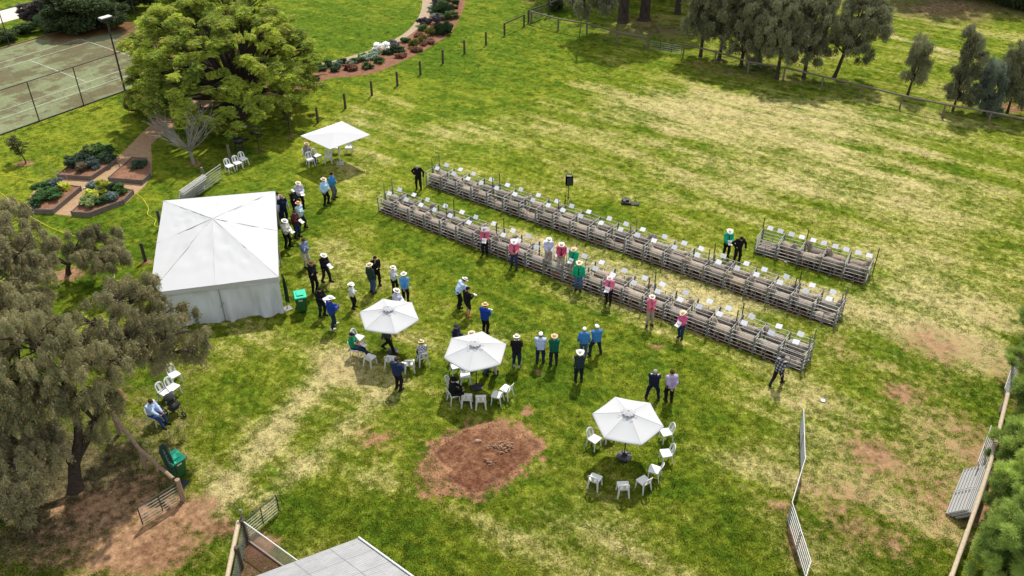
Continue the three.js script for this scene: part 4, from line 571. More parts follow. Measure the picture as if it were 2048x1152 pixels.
const capMeshHair = capMesh([cap(V(0, 0.03, -0.05), V(0, -0.12, -0.075), 0.075, 0.05)], 0.03, 0.016, null, (x, y, z) => (n3(x * 50, y * 20, z * 50) - 0.5) * 0.02);
const STRAW = [0.68, 0.56, 0.38], PALE = [0.76, 0.70, 0.60], WHITE = [0.78, 0.77, 0.74], ORANGE = [0.66, 0.36, 0.20], BROWNBAND = [0.10, 0.055, 0.03];
const BLACK = [0.010, 0.010, 0.012], DARK = [0.018, 0.017, 0.022], JEANS = [0.055, 0.10, 0.21], DJEANS = [0.018, 0.03, 0.065], KHAKI = [0.36, 0.29, 0.22], LBLUE = [0.44, 0.58, 0.80], PINK = [0.66, 0.15, 0.23], GREEN = [0.012, 0.33, 0.17], NAVY = [0.012, 0.016, 0.04], ROYAL = [0.012, 0.045, 0.30], BLUE = [0.055, 0.21, 0.52];
// by the far left end of the rows and around the marquee
person(838, 378, -2, 'hip', { shirt: BLACK, pants: BLACK, hair: 'grey', s: 1.02 }, 'stooped man in black leaning on a stick left of the far pens');
single('walking_stick', merge(bar(V(0, 0, 0), V(0.02, 0.92, 0.02), 0.014), new THREE.TorusGeometry(0.05, 0.013, 6, 10, Math.PI).translate(-0.03, 0.92, 0.02)), darkTimber, 'dark walking stick held by the stooped man in black', 'walking stick', null, g(848, 379));
person(603, 416, 35, 'paper', { shirt: [0.46, 0.46, 0.56], pants: BLACK, hat: 'straw', hatColor: STRAW, s: 1.03, paper: 'man in a pale grey shirt behind the group beside the marquee' }, 'man in a pale grey shirt and straw hat at the back of the marquee group');
person(653, 409, 60, 'pockets', { shirt: [0.42, 0.62, 0.84], pants: BLACK, hat: 'straw', hatColor: STRAW, band: BROWNBAND, s: 1.03 }, 'man in pale blue shirt and banded straw hat beside the shadow of the square umbrella');
person(668, 397, 75, 'face', { shirt: [0.04, 0.22, 0.50], pants: [0.11, 0.12, 0.13], hair: 'dark', s: 1.02 }, 'dark haired man in a bright blue shirt with hand raised to his face');
person(562, 437, 60, 'folded', { shirt: [0.72, 0.72, 0.72], pants: DARK, hair: 'dark', s: 1.0 }, 'dark haired person in white shirt right at the tent edge');
person(570, 442, 40, 'stand', { shirt: [0.34, 0.42, 0.58], vest: NAVY, pants: NAVY, hat: 'cap', hatColor: [0.36, 0.17, 0.11], s: 1.0 }, 'person in dark vest over blue shirt with a brown cap beside the marquee');
person(592, 430, 50, 'folded', { shirt: BLACK, pants: BLACK, hat: 'cap', hatColor: WHITE, s: 0.98, shoes: [0.5, 0.48, 0.44] }, 'person in black with a white cap behind the orange straw hat');
person(604, 458, 55, 'apart', { shirt: [0.45, 0.62, 0.74], pants: DARK, hat: 'straw', hatColor: ORANGE, band: BROWNBAND, s: 1.05 }, 'man in light blue shirt with an orange straw hat and legs apart');
person(595, 475, 65, 'paper', { shirt: [0.07, 0.022, 0.025], pants: DJEANS, hair: 'brown', s: 1.03, paper: 'man in a maroon shirt' }, 'dark haired man in a maroon shirt reading a paper by the marquee');
person(576, 494, 60, 'paper', { shirt: [0.56, 0.55, 0.50], pants: BLACK, hat: 'straw', hatColor: WHITE, band: [0.25, 0.2, 0.15], s: 1.03, paper: 'man in pale grey and a white hat next to the marquee' }, 'man in pale grey shirt and white hat closest to the marquee side');
person(614, 532, 45, 'folded', { shirt: [0.17, 0.23, 0.36], pants: [0.52, 0.48, 0.40], hat: 'cap', hatColor: [0.05, 0.02, 0.02], s: 1.0 }, 'man in blue grey shirt and pale trousers with folded arms');
person(653, 563, 55, 'step', { shirt: BLACK, pants: DARK, hat: 'straw', hatColor: PALE, s: 1.0, long: 1, paper: 'person in black under a wide pale straw hat' }, 'person in black jacket under a wide pale straw hat holding a paper');
person(630, 582, 45, 'folded', { shirt: BLACK, pants: BLACK, hat: 'straw', hatColor: [0.13, 0.075, 0.045], s: 1.04 }, 'person all in black wearing a brown hat beyond the green bin');
person(645, 631, 50, 'paper', { shirt: BLACK, pants: DARK, hair: 'dark', s: 1.0, paper: 'dark haired person in black beside the green bin' }, 'dark haired person in black jacket reading a paper beside the green bin');
person(667, 656, 130, 'step', { shirt: ROYAL, pants: DJEANS, hat: 'cowboy', hatColor: WHITE, band: [0.3, 0.25, 0.2], s: 1.05, w: 1.08, shoes: [0.55, 0.5, 0.42] }, 'man in royal blue jumper and large white hat near the green bin');
person(707, 616, 75, 'folded', { shirt: [0.60, 0.60, 0.58], pants: BLACK, hat: 'cowboy', hatColor: WHITE, s: 0.86, long: 1 }, 'short person in white top and white cowboy hat standing alone');
person(745, 586, 140, 'stand', { shirt: [0.02, 0.045, 0.035], pants: JEANS, hat: 'straw', hatColor: STRAW, band: BROWNBAND, s: 1.04 }, 'man in dark green top, blue jeans and straw hat');
person(755, 570, 20, 'face', { shirt: BLACK, pants: BLACK, hair: 'dark', s: 1.04 }, 'dark haired man in black facing the man in jeans and straw hat');
person(790, 584, 40, 'folded', { shirt: [0.60, 0.61, 0.62], pants: BLACK, hat: 'straw', hatColor: PALE, band: [0.2, 0.13, 0.08], s: 0.92 }, 'person in white shirt and banded pale hat left of a blue shirted man');
person(812, 605, 178, 'behind', { shirt: [0.10, 0.30, 0.62], pants: BLACK, hat: 'straw', hatColor: WHITE, band: [0.3, 0.25, 0.2], s: 1.04 }, 'man in bright blue shirt and white hat seen from behind above an umbrella');
person(796, 636, 60, 'paper', { shirt: [0.52, 0.55, 0.66], pants: DARK, hat: 'straw', hatColor: PALE, band: [0.2, 0.13, 0.08], s: 1.02, paper: 'person half hidden by an umbrella' }, 'person in pale lavender shirt half hidden behind the umbrella nearest the marquee');
person(778, 703, 70, 'walk', { shirt: [0.05, 0.055, 0.06], pants: BLACK, hair: 'dark', s: 1.0 }, 'person in dark clothes standing under the umbrella nearest the marquee');
person(713, 711, 75, 'cross', { shirt: [0.012, 0.22, 0.09], short: 1, pants: DJEANS, hat: 'cap', hatColor: NAVY, s: 1.0, seat: 1, paper: 'seated man in a green shirt' }, 'man in green shirt and dark cap seated with crossed legs');
person(846, 727, 200, 'sit', { shirt: WHITE, pattern: 'dots', pants: DARK, hat: 'straw', hatColor: STRAW, band: BROWNBAND, s: 1.0, seat: 1, paper: 'seated person in a patterned shirt' }, 'person in patterned navy and white shirt seated with back to camera');
person(797, 779, 150, 'paper', { shirt: [0.018, 0.03, 0.085], pants: [0.012, 0.012, 0.018], hat: 'cap', hatColor: [0.05, 0.035, 0.03], s: 1.04, w: 1.08, paper: 'navy shirted man in front of the chairs' }, 'man in navy shirt and dark cap standing in front of the empty chairs');
person(917, 615, 115, 'bent', { shirt: [0.50, 0.64, 0.86], pants: BLACK, hat: 'straw', hatColor: WHITE, band: BLACK, s: 1.04 }, 'man in pale blue shirt and white hat bending his head forward');
person(935, 633, 130, 'paper', { shirt: BLACK, pants: DARK, shorts: 1, hat: 'cap', hatColor: BLACK, s: 1.02, shoes: [0.32, 0.14, 0.05], paper: 'person in black wearing shorts' }, 'person in black jumper, cap and shorts with tan boots');
person(970, 667, 150, 'paper', { shirt: ROYAL, pants: BLACK, hat: 'straw', hatColor: [0.68, 0.42, 0.22], band: [0.3, 0.12, 0.06], s: 1.02, paper: 'person in royal blue and an orange straw hat' }, 'person in royal blue jumper and orange straw hat above the middle umbrella');
person(914, 708, 60, 'folded', { shirt: NAVY, pants: NAVY, hat: 'cap', hatColor: [0.03, 0.04, 0.06], s: 1.0 }, 'person in navy jacket and cap behind the left of the middle umbrella');
person(945, 722, 150, 'stand', { shirt: [0.3, 0.22, 0.2], pants: DARK, hat: 'straw', hatColor: STRAW, band: BROWNBAND, s: 0.98 }, 'person whose straw hat just shows over the middle umbrella');
person(972, 746, 70, 'stand', { shirt: [0.4, 0.42, 0.5], pants: JEANS, hair: 'brown', s: 1.0 }, 'person in blue jeans under the right side of the middle umbrella');
person(993, 748, -80, 'stand', { shirt: [0.35, 0.36, 0.38], pants: [0.36, 0.33, 0.30], hair: 'grey', s: 1.0 }, 'person in pale grey trousers under the right corner of the middle umbrella');
person(908, 803, 100, 'sit', { shirt: BLACK, pants: BLACK, hat: 'straw', hatColor: BLACK, s: 1.02, seat: 1 }, 'person in black with a black hat seated left of the middle umbrella base');
person(1033, 734, 178, 'paper', { shirt: [0.014, 0.012, 0.018], pants: DJEANS, hat: 'straw', hatColor: PALE, band: [0.18, 0.09, 0.05], s: 1.04, shoes: [0.3, 0.28, 0.25], paper: 'man in black jumper right of the middle umbrella' }, 'man in black jumper and banded hat right of the middle umbrella, from behind');
person(1080, 726, 172, 'folded', { shirt: [0.46, 0.55, 0.82], pants: DJEANS, hat: 'cap', hatColor: WHITE, s: 1.0, w: 1.05 }, 'man in light blue shirt and white cap next to a green shirted man');
person(1107, 731, -178, 'folded', { shirt: [0.008, 0.11, 0.075], pants: [0.02, 0.022, 0.035], hat: 'straw', hatColor: [0.62, 0.42, 0.26], s: 1.02, w: 1.06 }, 'man in dark green jumper and straw hat seen from behind');
person(1166, 714, 175, 'stand', { shirt: BLUE, pants: JEANS, hat: 'cap', hatColor: WHITE, s: 0.98 }, 'left one of two people in blue with white caps');
person(1191, 710, -168, 'apart', { shirt: [0.05, 0.20, 0.48], pants: [0.02, 0.028, 0.05], hat: 'cap', hatColor: WHITE, s: 1.02, w: 1.06 }, 'right one of two people in blue with white caps');
person(1157, 764, -178, 'folded', { shirt: [0.022, 0.038, 0.045], pants: [0.012, 0.014, 0.024], hat: 'cowboy', hatColor: PALE, s: 1.02, w: 1.05 }, 'man in dark slate shirt and cream cowboy hat, back to camera');
person(1304, 799, 165, 'apart', { shirt: [0.50, 0.56, 0.76], vest: NAVY, pants: NAVY, hair: 'grey', s: 1.0, w: 1.06 }, 'grey haired man in navy vest standing with legs apart');
person(1337, 803, -172, 'behind', { shirt: [0.42, 0.34, 0.52], pants: BLACK, hair: 'brown', s: 1.02, w: 1.04 }, 'man in lavender shirt with hands clasped behind his back');
person(1551, 771, 130, 'walk', { shirt: WHITE, pattern: 'check', pants: [0.015, 0.014, 0.02], hat: 'cap', hatColor: [0.05, 0.055, 0.06], s: 1.0 }, 'person in black and white checked shirt walking at the right end of the near pens');
// along the pens
person(970, 509, -5, 'paper', { shirt: [0.58, 0.13, 0.20], pants: [0.014, 0.011, 0.012], hat: 'cowboy', hatColor: [0.42, 0.40, 0.38], tie: [0.05, 0.012, 0.02], s: 1.0, paper: 'leftmost man in pink in front of the near pens' }, 'leftmost man in a pink shirt with tie and black trousers by the near pens');
person(1028, 534, 0, 'step', { shirt: PINK, pants: [0.03, 0.045, 0.11], hat: 'cowboy', hatColor: WHITE, tie: [0.09, 0.012, 0.02], s: 1.0 }, 'person in bright pink shirt, dark blue jeans and a white cowboy hat');
single('catwalk_plank', rbox(2.6, 0.05, 0.28, 0.015, 0, 0.3, 0), greyTimber, 'grey plank under the three standing in the near back pens', 'plank', null, nearRow.at(10.5 * nearRow.w, PD * 1.5), nearRow.ang);
person(1096, 541, 5, 'paper', { shirt: [0.52, 0.52, 0.68], pants: KHAKI, hat: 'straw', hatColor: WHITE, band: [0.1, 0.07, 0.05], s: 1.0, y: 0.325 }, 'person in pale lavender shirt and white hat raised above the near back pens');
person(1121, 551, -5, 'paper', { shirt: [0.50, 0.07, 0.14], pants: [0.44, 0.40, 0.33], hat: 'straw', hatColor: PALE, band: [0.25, 0.15, 0.1], tie: [0.11, 0.008, 0.02], s: 1.0, y: 0.325 }, 'person in deep rose shirt and tie standing in the near back pens');
person(1146, 561, -30, 'paper', { shirt: GREEN, pants: KHAKI, hat: 'straw', hatColor: [0.7, 0.52, 0.33], tie: NAVY, s: 1.0, y: 0.325, paper: 'green shirted person standing in the near back pens' }, 'person in green shirt and straw hat standing inside the near back pens');
person(1156, 580, -12, 'stand', { shirt: [0.012, 0.36, 0.17], pants: [0.06, 0.12, 0.25], hat: 'cowboy', hatColor: STRAW, tie: NAVY, s: 1.0, w: 1.05 }, 'man in green shirt, dark tie and blue jeans in front of the near pens');
person(1217, 606, -25, 'paper', { shirt: [0.70, 0.17, 0.28], pants: BLACK, hat: 'straw', hatColor: [0.74, 0.58, 0.54], tie: NAVY, s: 0.95, paper: 'person in pink shirt and black trousers' }, 'person in pink shirt and black trousers just right of the man in green');
person(1298, 650, 5, 'folded', { shirt: PINK, pants: [0.36, 0.28, 0.22], hat: 'straw', hatColor: PALE, band: [0.13, 0.11, 0.10], s: 1.02, tie: [0.25, 0.03, 0.06] }, 'man in pink shirt and khaki trousers with folded arms in front of the near pens');
person(1361, 676, -45, 'paper', { shirt: [0.68, 0.12, 0.26], pants: [0.018, 0.04, 0.10], hat: 'cowboy', hatColor: STRAW, s: 0.92, long: 1, paper: 'rightmost person in pink' }, 'rightmost person in pink with straw hat and dark jeans by the near pens');
person(1451, 512, 0, 'paper', { shirt: [0.015, 0.38, 0.22], pants: BLACK, hat: 'cowboy', hatColor: PALE, tie: NAVY, s: 0.98, paper: 'green shirted person between the far row and the short row' }, 'person in green shirt and pale hat between the far row and short row');
person(1472, 524, 10, 'hip', { shirt: BLACK, pants: BLACK, hair: 'dark', s: 1.02 }, 'dark haired man in black with bowed head left of the short pen row');
// seated elsewhere
person(313, 846, 68, 'sit', { shirt: [0.46, 0.58, 0.80], pants: [0.03, 0.06, 0.16], hair: 'brown', s: 1.02, seat: 1 }, 'man in light blue shirt and jeans seated under the left tree');
person(617, 322, 72, 'sit', { shirt: [0.26, 0.25, 0.26], pants: [0.2, 0.2, 0.21], hat: 'straw', hatColor: [0.6, 0.42, 0.25], s: 1.0, seat: 1 }, 'man in grey with a straw hat seated beside the square umbrella');

// ------------------------------------------------------------------ trees and plants
const barkMat = matt({ map: grainTex([0.028, 0.022, 0.018], [0.10, 0.078, 0.062]), roughness: 1, bumpMap: turfBump, bumpScale: 0.02 });
const paleBark = matt({ map: grainTex([0.15, 0.125, 0.10], [0.34, 0.29, 0.25]), roughness: 1 });
function sprig(kind, seed) {                           // a small bunch of separate leaves
  const r = rng(seed), P = [], leaf = (o, d, l, w) => { const s = new THREE.Vector3().crossVectors(d, V(r() - 0.5, r() - 0.2, r() - 0.5)).normalize().multiplyScalar(w), m = o.clone().addScaledVector(d, l * 0.45), e = o.clone().addScaledVector(d, l), sag = V(0, -l * 0.08, 0); m.add(sag); P.push(o.x, o.y, o.z, m.x + s.x, m.y + s.y, m.z + s.z, m.x - s.x, m.y - s.y, m.z - s.z, m.x + s.x, m.y + s.y, m.z + s.z, e.x, e.y, e.z, m.x - s.x, m.y - s.y, m.z - s.z); };
  if (kind === 'droop') for (let i = 0; i < 9; i++) { const a = r() * 6.28, o = V(Math.cos(a) * 0.09 * r(), -i * 0.035 + 0.14, Math.sin(a) * 0.09 * r()); leaf(o, V(Math.cos(a) * 0.55, -0.8 + r() * 0.4, Math.sin(a) * 0.55).normalize(), 0.11 + r() * 0.09, 0.013 + r() * 0.007); }
  if (kind === 'broad') for (let i = 0; i < 8; i++) { const a = i * 2.4 + r(), o = V(Math.cos(a) * 0.06 * r(), r() * 0.06, Math.sin(a) * 0.06 * r()); leaf(o, V(Math.cos(a), 0.15 + r() * 0.5 - 0.3, Math.sin(a)).normalize(), 0.10 + r() * 0.08, 0.026 + r() * 0.014); }
  if (kind === 'frond') for (let i = 0; i < 12; i++) { const a = (i % 2 ? 1 : -1), k = Math.floor(i / 2) / 6; leaf(V(k * 0.3, -k * k * 0.12, 0), V(0.55, -0.35, a).normalize(), 0.13 * (1 - k * 0.4) + r() * 0.03, 0.02); }
  if (kind === 'needle') for (let i = 0; i < 16; i++) { const a = r() * 6.28, e = r() * 1.9 - 0.5; leaf(V(0, 0, 0), V(Math.cos(a) * Math.cos(e), Math.sin(e), Math.sin(a) * Math.cos(e)), 0.16 + r() * 0.1, 0.0075); }
  if (kind === 'blade') for (let i = 0; i < 12; i++) { const a = r() * 6.28, t = 0.25 + r() * 0.5; leaf(V(0, 0, 0), V(Math.cos(a) * t, 1, Math.sin(a) * t).normalize(), 0.22 + r() * 0.16, 0.011); }
  const q = new THREE.BufferGeometry(); q.setAttribute('position', new THREE.Float32BufferAttribute(P, 3)); q.computeVertexNormals(); return q;
}
const SPRIG = {}; const getSprig = (k) => SPRIG[k] ??= sprig(k, k.length * 7);
const leafMat = new THREE.MeshPhysicalMaterial({ color: 0xffffff, roughness: 0.9, specularIntensity: 0.25, side: THREE.DoubleSide, transmission: 0.35, thickness: 0 });
function crown(parent, puffs, kind, count, tones, seed, sc, name = 'crown', shell = 0.55, sub = 0, hang = 0.7) {
  const r = rng(seed), mesh = new THREE.InstancedMesh(getSprig(kind), leafMat, count), M = new THREE.Matrix4(), Q = new THREE.Quaternion(), E = new THREE.Euler(), c = new THREE.Color(), w = []; let tot = 0;
  const ball = () => { let x, y, z; do { x = r() * 2 - 1; y = r() * 2 - 1; z = r() * 2 - 1; } while (x * x + y * y + z * z > 1); return [x, y, z]; };
  const droopK = kind === 'droop';
  if (sub) puffs = puffs.flatMap((p) => Array.from({ length: sub }, () => { const [x, y, z] = ball(), l = Math.pow(x * x + y * y + z * z, -0.22), k = droopK ? 0.13 + 0.2 * r() : 0.2 + 0.22 * r(); return [p[0] + x * l * p[3] * 1.02, p[1] + y * l * p[4] * 0.98, p[2] + z * l * p[5] * 1.02, p[3] * k, p[4] * k * 0.8, p[5] * k]; }));
  const droop = kind === 'droop', strands = [];
  for (const p of puffs) { tot += Math.pow(p[3] * p[5], 0.9); w.push(tot); if (droop) strands.push(Array.from({ length: 7 }, () => { const [x, y, z] = ball(); return [p[0] + x * p[3] * 1.15, p[1] + Math.abs(y) * p[4] * 1.1, p[2] + z * p[5] * 1.15, hang * (0.35 + r() * 0.9) * Math.min(1.3, 0.5 + p[3]), (r() - 0.5) * 0.25, (r() - 0.5) * 0.25]; })); }
  const tone = (pos) => { const cl = n3(pos.x * 1.1 + seed, pos.y * 1.1, pos.z * 1.1), q = clamp(cl * 2.1 - 0.55 + (r() - 0.5) * 0.5), a = tones[0], b = tones[1], d = tones[2] && r() < 0.14 ? tones[2] : null, v = 1.25 + r() * 0.6, m = d ?? [lerp(a[0], b[0], q), lerp(a[1], b[1], q), lerp(a[2], b[2], q)]; c.setRGB(m[0] * v, m[1] * v, m[2] * v); };
  for (let i = 0; i < count; i++) {
    const k = r() * tot; let lo = 0, hi = w.length - 1; while (lo < hi) { const m = (lo + hi) >> 1; if (w[m] < k) lo = m + 1; else hi = m; } const p = puffs[lo]; let pos;
    if (droop) { const st = strands[lo][Math.floor(r() * 7)], t = Math.pow(r(), 1.25); pos = V(st[0] + st[4] * t + (r() - 0.5) * 0.09, st[1] - t * st[3], st[2] + st[5] * t + (r() - 0.5) * 0.09); E.set((r() - 0.5) * 0.5, r() * 6.28, (r() - 0.5) * 0.5); }
    else {
      const [x, y, z] = ball(), l = Math.hypot(x, y, z) || 1; let rr = lerp(shell, 1.05, Math.pow(r(), 0.6)) / l; if (y < -0.2 * l && r() < 0.5) rr *= 0.6; rr *= 0.8 + 0.6 * (n3(x / l * 2.4 + lo * 3.1, y / l * 2.4, z / l * 2.4) - 0.3);
      pos = V(p[0] + x * rr * p[3], p[1] + y * rr * p[4], p[2] + z * rr * p[5]); E.set((r() - 0.5) * 0.8, r() * 6.28, (r() - 0.5) * 0.8);
    }
    if (pos.y < 0.05) pos.y = 0.05 + r() * 0.15;
    Q.setFromEuler(E); const s = sc * (0.65 + r() * 0.65); M.compose(pos, Q, V(s, s, s)); mesh.setMatrixAt(i, M); tone(pos); mesh.setColorAt(i, c);
  }
  mesh.name = name; mesh.castShadow = mesh.receiveShadow = true; mesh.userData.kind = 'stuff'; parent.add(mesh); return mesh;
}
function limbsTo(base, fork0, puffs, r0, seed, extra = 2, forks) {
  let fork = fork0;   // trunk to the fork, then a bent limb with twigs into every clump
  const r = rng(seed), out = [limb([[base.x, base.y - 0.05, base.z, r0 * 1.35], [lerp(base.x, fork.x, 0.25), base.y + 0.3, lerp(base.z, fork.z, 0.25), r0], [fork.x, fork.y, fork.z, r0 * 0.8]], 9)];
  if (forks) for (const f of forks) { const m = fork.clone().lerp(f, 0.5).add(V(0.15, -0.12, 0.1)); out.push(limb([[base.x, base.y + 0.25, base.z, r0 * 0.85], [fork.x, fork.y, fork.z, r0 * 0.75], [m.x, m.y, m.z, r0 * 0.62], [f.x, f.y, f.z, r0 * 0.5]], 8)); }
  for (const p of puffs) {
    if (forks) fork = forks.reduce((a, b) => (Math.hypot(b.x - p[0], b.y - p[1], b.z - p[2]) < Math.hypot(a.x - p[0], a.y - p[1], a.z - p[2]) ? b : a));
    const e = V(p[0], p[1] + p[4] * 0.1, p[2]), d = e.clone().sub(fork), n = V(-d.z, 0, d.x).normalize().multiplyScalar((r() - 0.5) * d.length() * 0.3), m = fork.clone().addScaledVector(d, 0.5).add(n).add(V(0, d.length() * (r() * 0.16 - 0.03), 0)), rl = r0 * (0.36 + 0.2 * r());
    out.push(limb([[fork.x, fork.y - 0.05, fork.z, rl * 1.3], [m.x, m.y, m.z, rl * 0.8], [e.x, e.y, e.z, rl * 0.35]], 6));
    for (let i = 0; i < extra + 2; i++) { const a = r() * 6.28, q = V(e.x + Math.cos(a) * p[3] * 0.85, e.y + (r() - 0.35) * p[4], e.z + Math.sin(a) * p[5] * 0.85), s = m.clone().lerp(e, 0.4 + r() * 0.55), mm = s.clone().lerp(q, 0.5).add(V(0, 0.12 * p[3], 0)); out.push(limb([[s.x, s.y, s.z, rl * 0.35], [mm.x, mm.y, mm.z, rl * 0.22], [q.x, q.y, q.z, rl * 0.08]], 5)); }
  }
  return merge(out);
}
function tree(o) {
  const base = o.base ?? g(o.px, o.py), t = thing(o.name ?? 'tree', o.label, o.category ?? 'tree', base, 0, o.group), r = rng(o.seed);
  let puffs = o.puffs?.map(([px, py, h, s, k = 0.85]) => { const p = g(px, py, h).sub(base); return [p.x, h, p.z, s, s * k, s]; });
  if (!puffs) {
    puffs = []; const n = o.n ?? 9, R = o.R, h0 = o.h0, h1 = o.h1;
    for (let i = 0; i < n; i++) { const k = (i + 0.5) / n, y = lerp(h0, h1, Math.pow(k, 0.9)), a = i * 2.4 + r() * 0.9, env = Math.sqrt(Math.max(0.05, 1 - Math.pow((k - 0.35) / 0.72, 2))), d = R * env * (0.3 + 0.5 * r()), s = R * (0.34 + 0.16 * r()); puffs.push([Math.cos(a) * d + (o.lean ?? 0) * y, y, Math.sin(a) * d, s, s * (o.k ?? 0.9), s]); }
  }
  const fork = o.fork ? g(...o.fork).sub(base).setY(o.fork[2]) : V((o.lean ?? 0) * (o.h0 ?? 1) * 0.8, Math.max(0.5, (o.h0 ?? 1.5) * 0.85), 0);
  part('trunk', limbsTo(V(0, 0, 0), fork, puffs, o.r0, o.seed + 1, o.extra, o.forks?.map((f) => g(...f).sub(base).setY(f[2]))), o.bark ?? barkMat, t);
  if (o.count) crown(t, puffs, o.kind, o.count, o.tones, o.seed + 2, o.sc ?? 1, 'crown', o.shell, o.sub ?? 13, o.hang);
  return t;
}
const OLIVE = [[0.115, 0.115, 0.055], [0.29, 0.275, 0.14], [0.34, 0.25, 0.14]], GREY = [[0.085, 0.09, 0.045], [0.205, 0.21, 0.115], [0.25, 0.23, 0.14]], FRESH = [[0.09, 0.14, 0.02], [0.32, 0.385, 0.045], [0.33, 0.26, 0.06]], PINE = [[0.10, 0.16, 0.032], [0.36, 0.44, 0.10]], DARKG = [[0.022, 0.036, 0.014], [0.07, 0.095, 0.032]];
// big drooping tree in the left foreground
tree({ px: 152, py: 978, seed: 11, label: 'large drooping olive brown tree with a forked trunk in the left foreground', r0: 0.27, fork: [148, 930, 1.1], kind: 'droop', count: 33000, tones: OLIVE, sc: 0.72, extra: 6, sub: 16, hang: 0.75, forks: [[35, 790, 4.0], [150, 800, 4.0], [225, 725, 4.6]], shell: 0.3,
  puffs: [[330, 632, 5.2, 1.25], [275, 590, 5.8, 0.95], [362, 668, 5.1, 0.9], [255, 672, 6.0, 1.2], [190, 640, 6.6, 1.05], [125, 690, 6.6, 1.25], [60, 680, 6.8, 1.35], [10, 745, 6.0, 1.4], [95, 770, 5.4, 1.15], [185, 735, 5.8, 1.15], [315, 690, 4.8, 0.8], [385, 700, 4.5, 0.55], [240, 590, 6.4, 0.8], [40, 800, 4.8, 1.0], [295, 665, 5.6, 1.0], [150, 800, 4.6, 0.7], [215, 810, 3.6, 0.6, 1.2], [195, 850, 2.6, 0.45, 1.3], [40, 650, 7.0, 1.0]] });
tree({ px: 137, py: 548, seed: 21, label: 'small crooked tree in a ring of bare soil left of the marquee', r0: 0.13, fork: [137, 528, 0.8], kind: 'droop', count: 13000, tones: OLIVE, sc: 0.75, hang: 0.55, extra: 4, shell: 0.35, puffs: [[165, 470, 2.6, 0.8], [205, 475, 2.6, 0.95], [225, 515, 2.0, 0.75], [80, 490, 2.2, 0.75], [60, 520, 1.8, 0.6], [180, 520, 2.1, 0.8], [150, 500, 1.9, 0.5]] });
tree({ base: g(-70, 770), seed: 31, label: 'dark olive tree cut off by the left edge beyond the crooked tree', r0: 0.2, fork: [-55, 650, 2.2], kind: 'droop', count: 24000, tones: OLIVE, sc: 0.8, extra: 3, shell: 0.3, puffs: [[10, 450, 6.4, 1.2], [45, 505, 6.0, 1.25], [15, 555, 5.8, 1.4], [65, 560, 5.0, 0.95], [-30, 500, 6.2, 1.3], [40, 610, 5.0, 1.15], [-40, 620, 5, 1.4], [85, 600, 4.2, 0.6]] });
tree({ base: g(-25, 1030), seed: 41, label: 'low olive tree with pale bare branches at the lower left edge', r0: 0.15, fork: [-10, 985, 1.1], kind: 'droop', count: 18000, tones: [[0.12, 0.115, 0.06], [0.29, 0.26, 0.14], [0.26, 0.2, 0.11]], sc: 0.8, extra: 4, bark: paleBark, shell: 0.3, puffs: [[30, 850, 3.6, 1.05], [75, 900, 3.0, 0.85], [20, 915, 3.2, 1.0], [60, 955, 2.4, 0.75], [5, 985, 2.2, 0.8], [95, 860, 3.0, 0.5], [-40, 900, 3.4, 1.2], [40, 1010, 1.6, 0.6]] });
// the large spreading tree beside the court
{
  const base = g(482, 235), pf = [], r = rng(52), c0 = g(462, 235).sub(base);
  for (let i = 0; i < 40; i++) { const k = (i + 0.5) / 40, a = i * 2.39996, el = Math.asin(lerp(-0.12, 0.97, k)), R = 5.6 * (0.86 + 0.2 * r()), y = 3.4 + Math.sin(el) * 5.2, s = 1.15 + r() * 0.5; pf.push([c0.x + Math.cos(a) * Math.cos(el) * R, y, c0.z + Math.sin(a) * Math.cos(el) * R, s, s * 0.72, s]); }
  for (let i = 0; i < 17; i++) { const a = i * 0.37 + 0.2, R = 5.2 + r() * 1.4; pf.push([c0.x + Math.cos(a) * R, 2.0 + r() * 1.3, c0.z + Math.sin(a) * R, 0.75 + 0.3 * r(), 0.95, 0.75]); }
  const t = thing('tree', 'large spreading fresh green tree between the tennis court and the curved bed', 'tree', base);
  part('trunk', limbsTo(V(0, 0, 0), V(0.1, 1.7, 0), pf, 0.36, 53, 2), barkMat, t); crown(t, pf, 'frond', 78000, FRESH, 54, 0.95, 'crown', 0.3, 10);
}
// trees along the far rail fence
[[1401, 113, 7.4, 1.7, 1.9, 0, 'tree with twin trunks standing first behind the far rail fence'], [1438, 119, 6.8, 1.9, 1.7, 0.05, 'dark grey green tree just right of the twin trunked tree'], [1482, 133, 7, 0.9, 1.8, 0, 'bushy dark tree with foliage to the ground by the far fence'], [1517, 132, 6.6, 1.0, 1.6, 0, 'grey tree in the middle of the far row of trees'], [1553, 158, 6.4, 1.7, 1.7, 0, 'pale barked tree close behind the far rail fence, fifth in the row'], [1607, 157, 6.6, 1.6, 1.8, 0, 'dark drooping tree left of the leaning tree'], [1667, 156, 6.6, 1.9, 1.9, 0.22, 'tree leaning to the right at the end of the far row']].forEach(([px, py, h1, h0, R, lean, label], i) => tree({ px, py, seed: 100 + i * 7, label, r0: 0.15, kind: 'droop', count: 8800, tones: GREY, sc: 1.15, R: R * 1.08, h0: h0 + 0.5, h1, n: 16, sub: 12, lean, k: 1.05, shell: 0.3, group: 'grey green trees along the far fence' }));
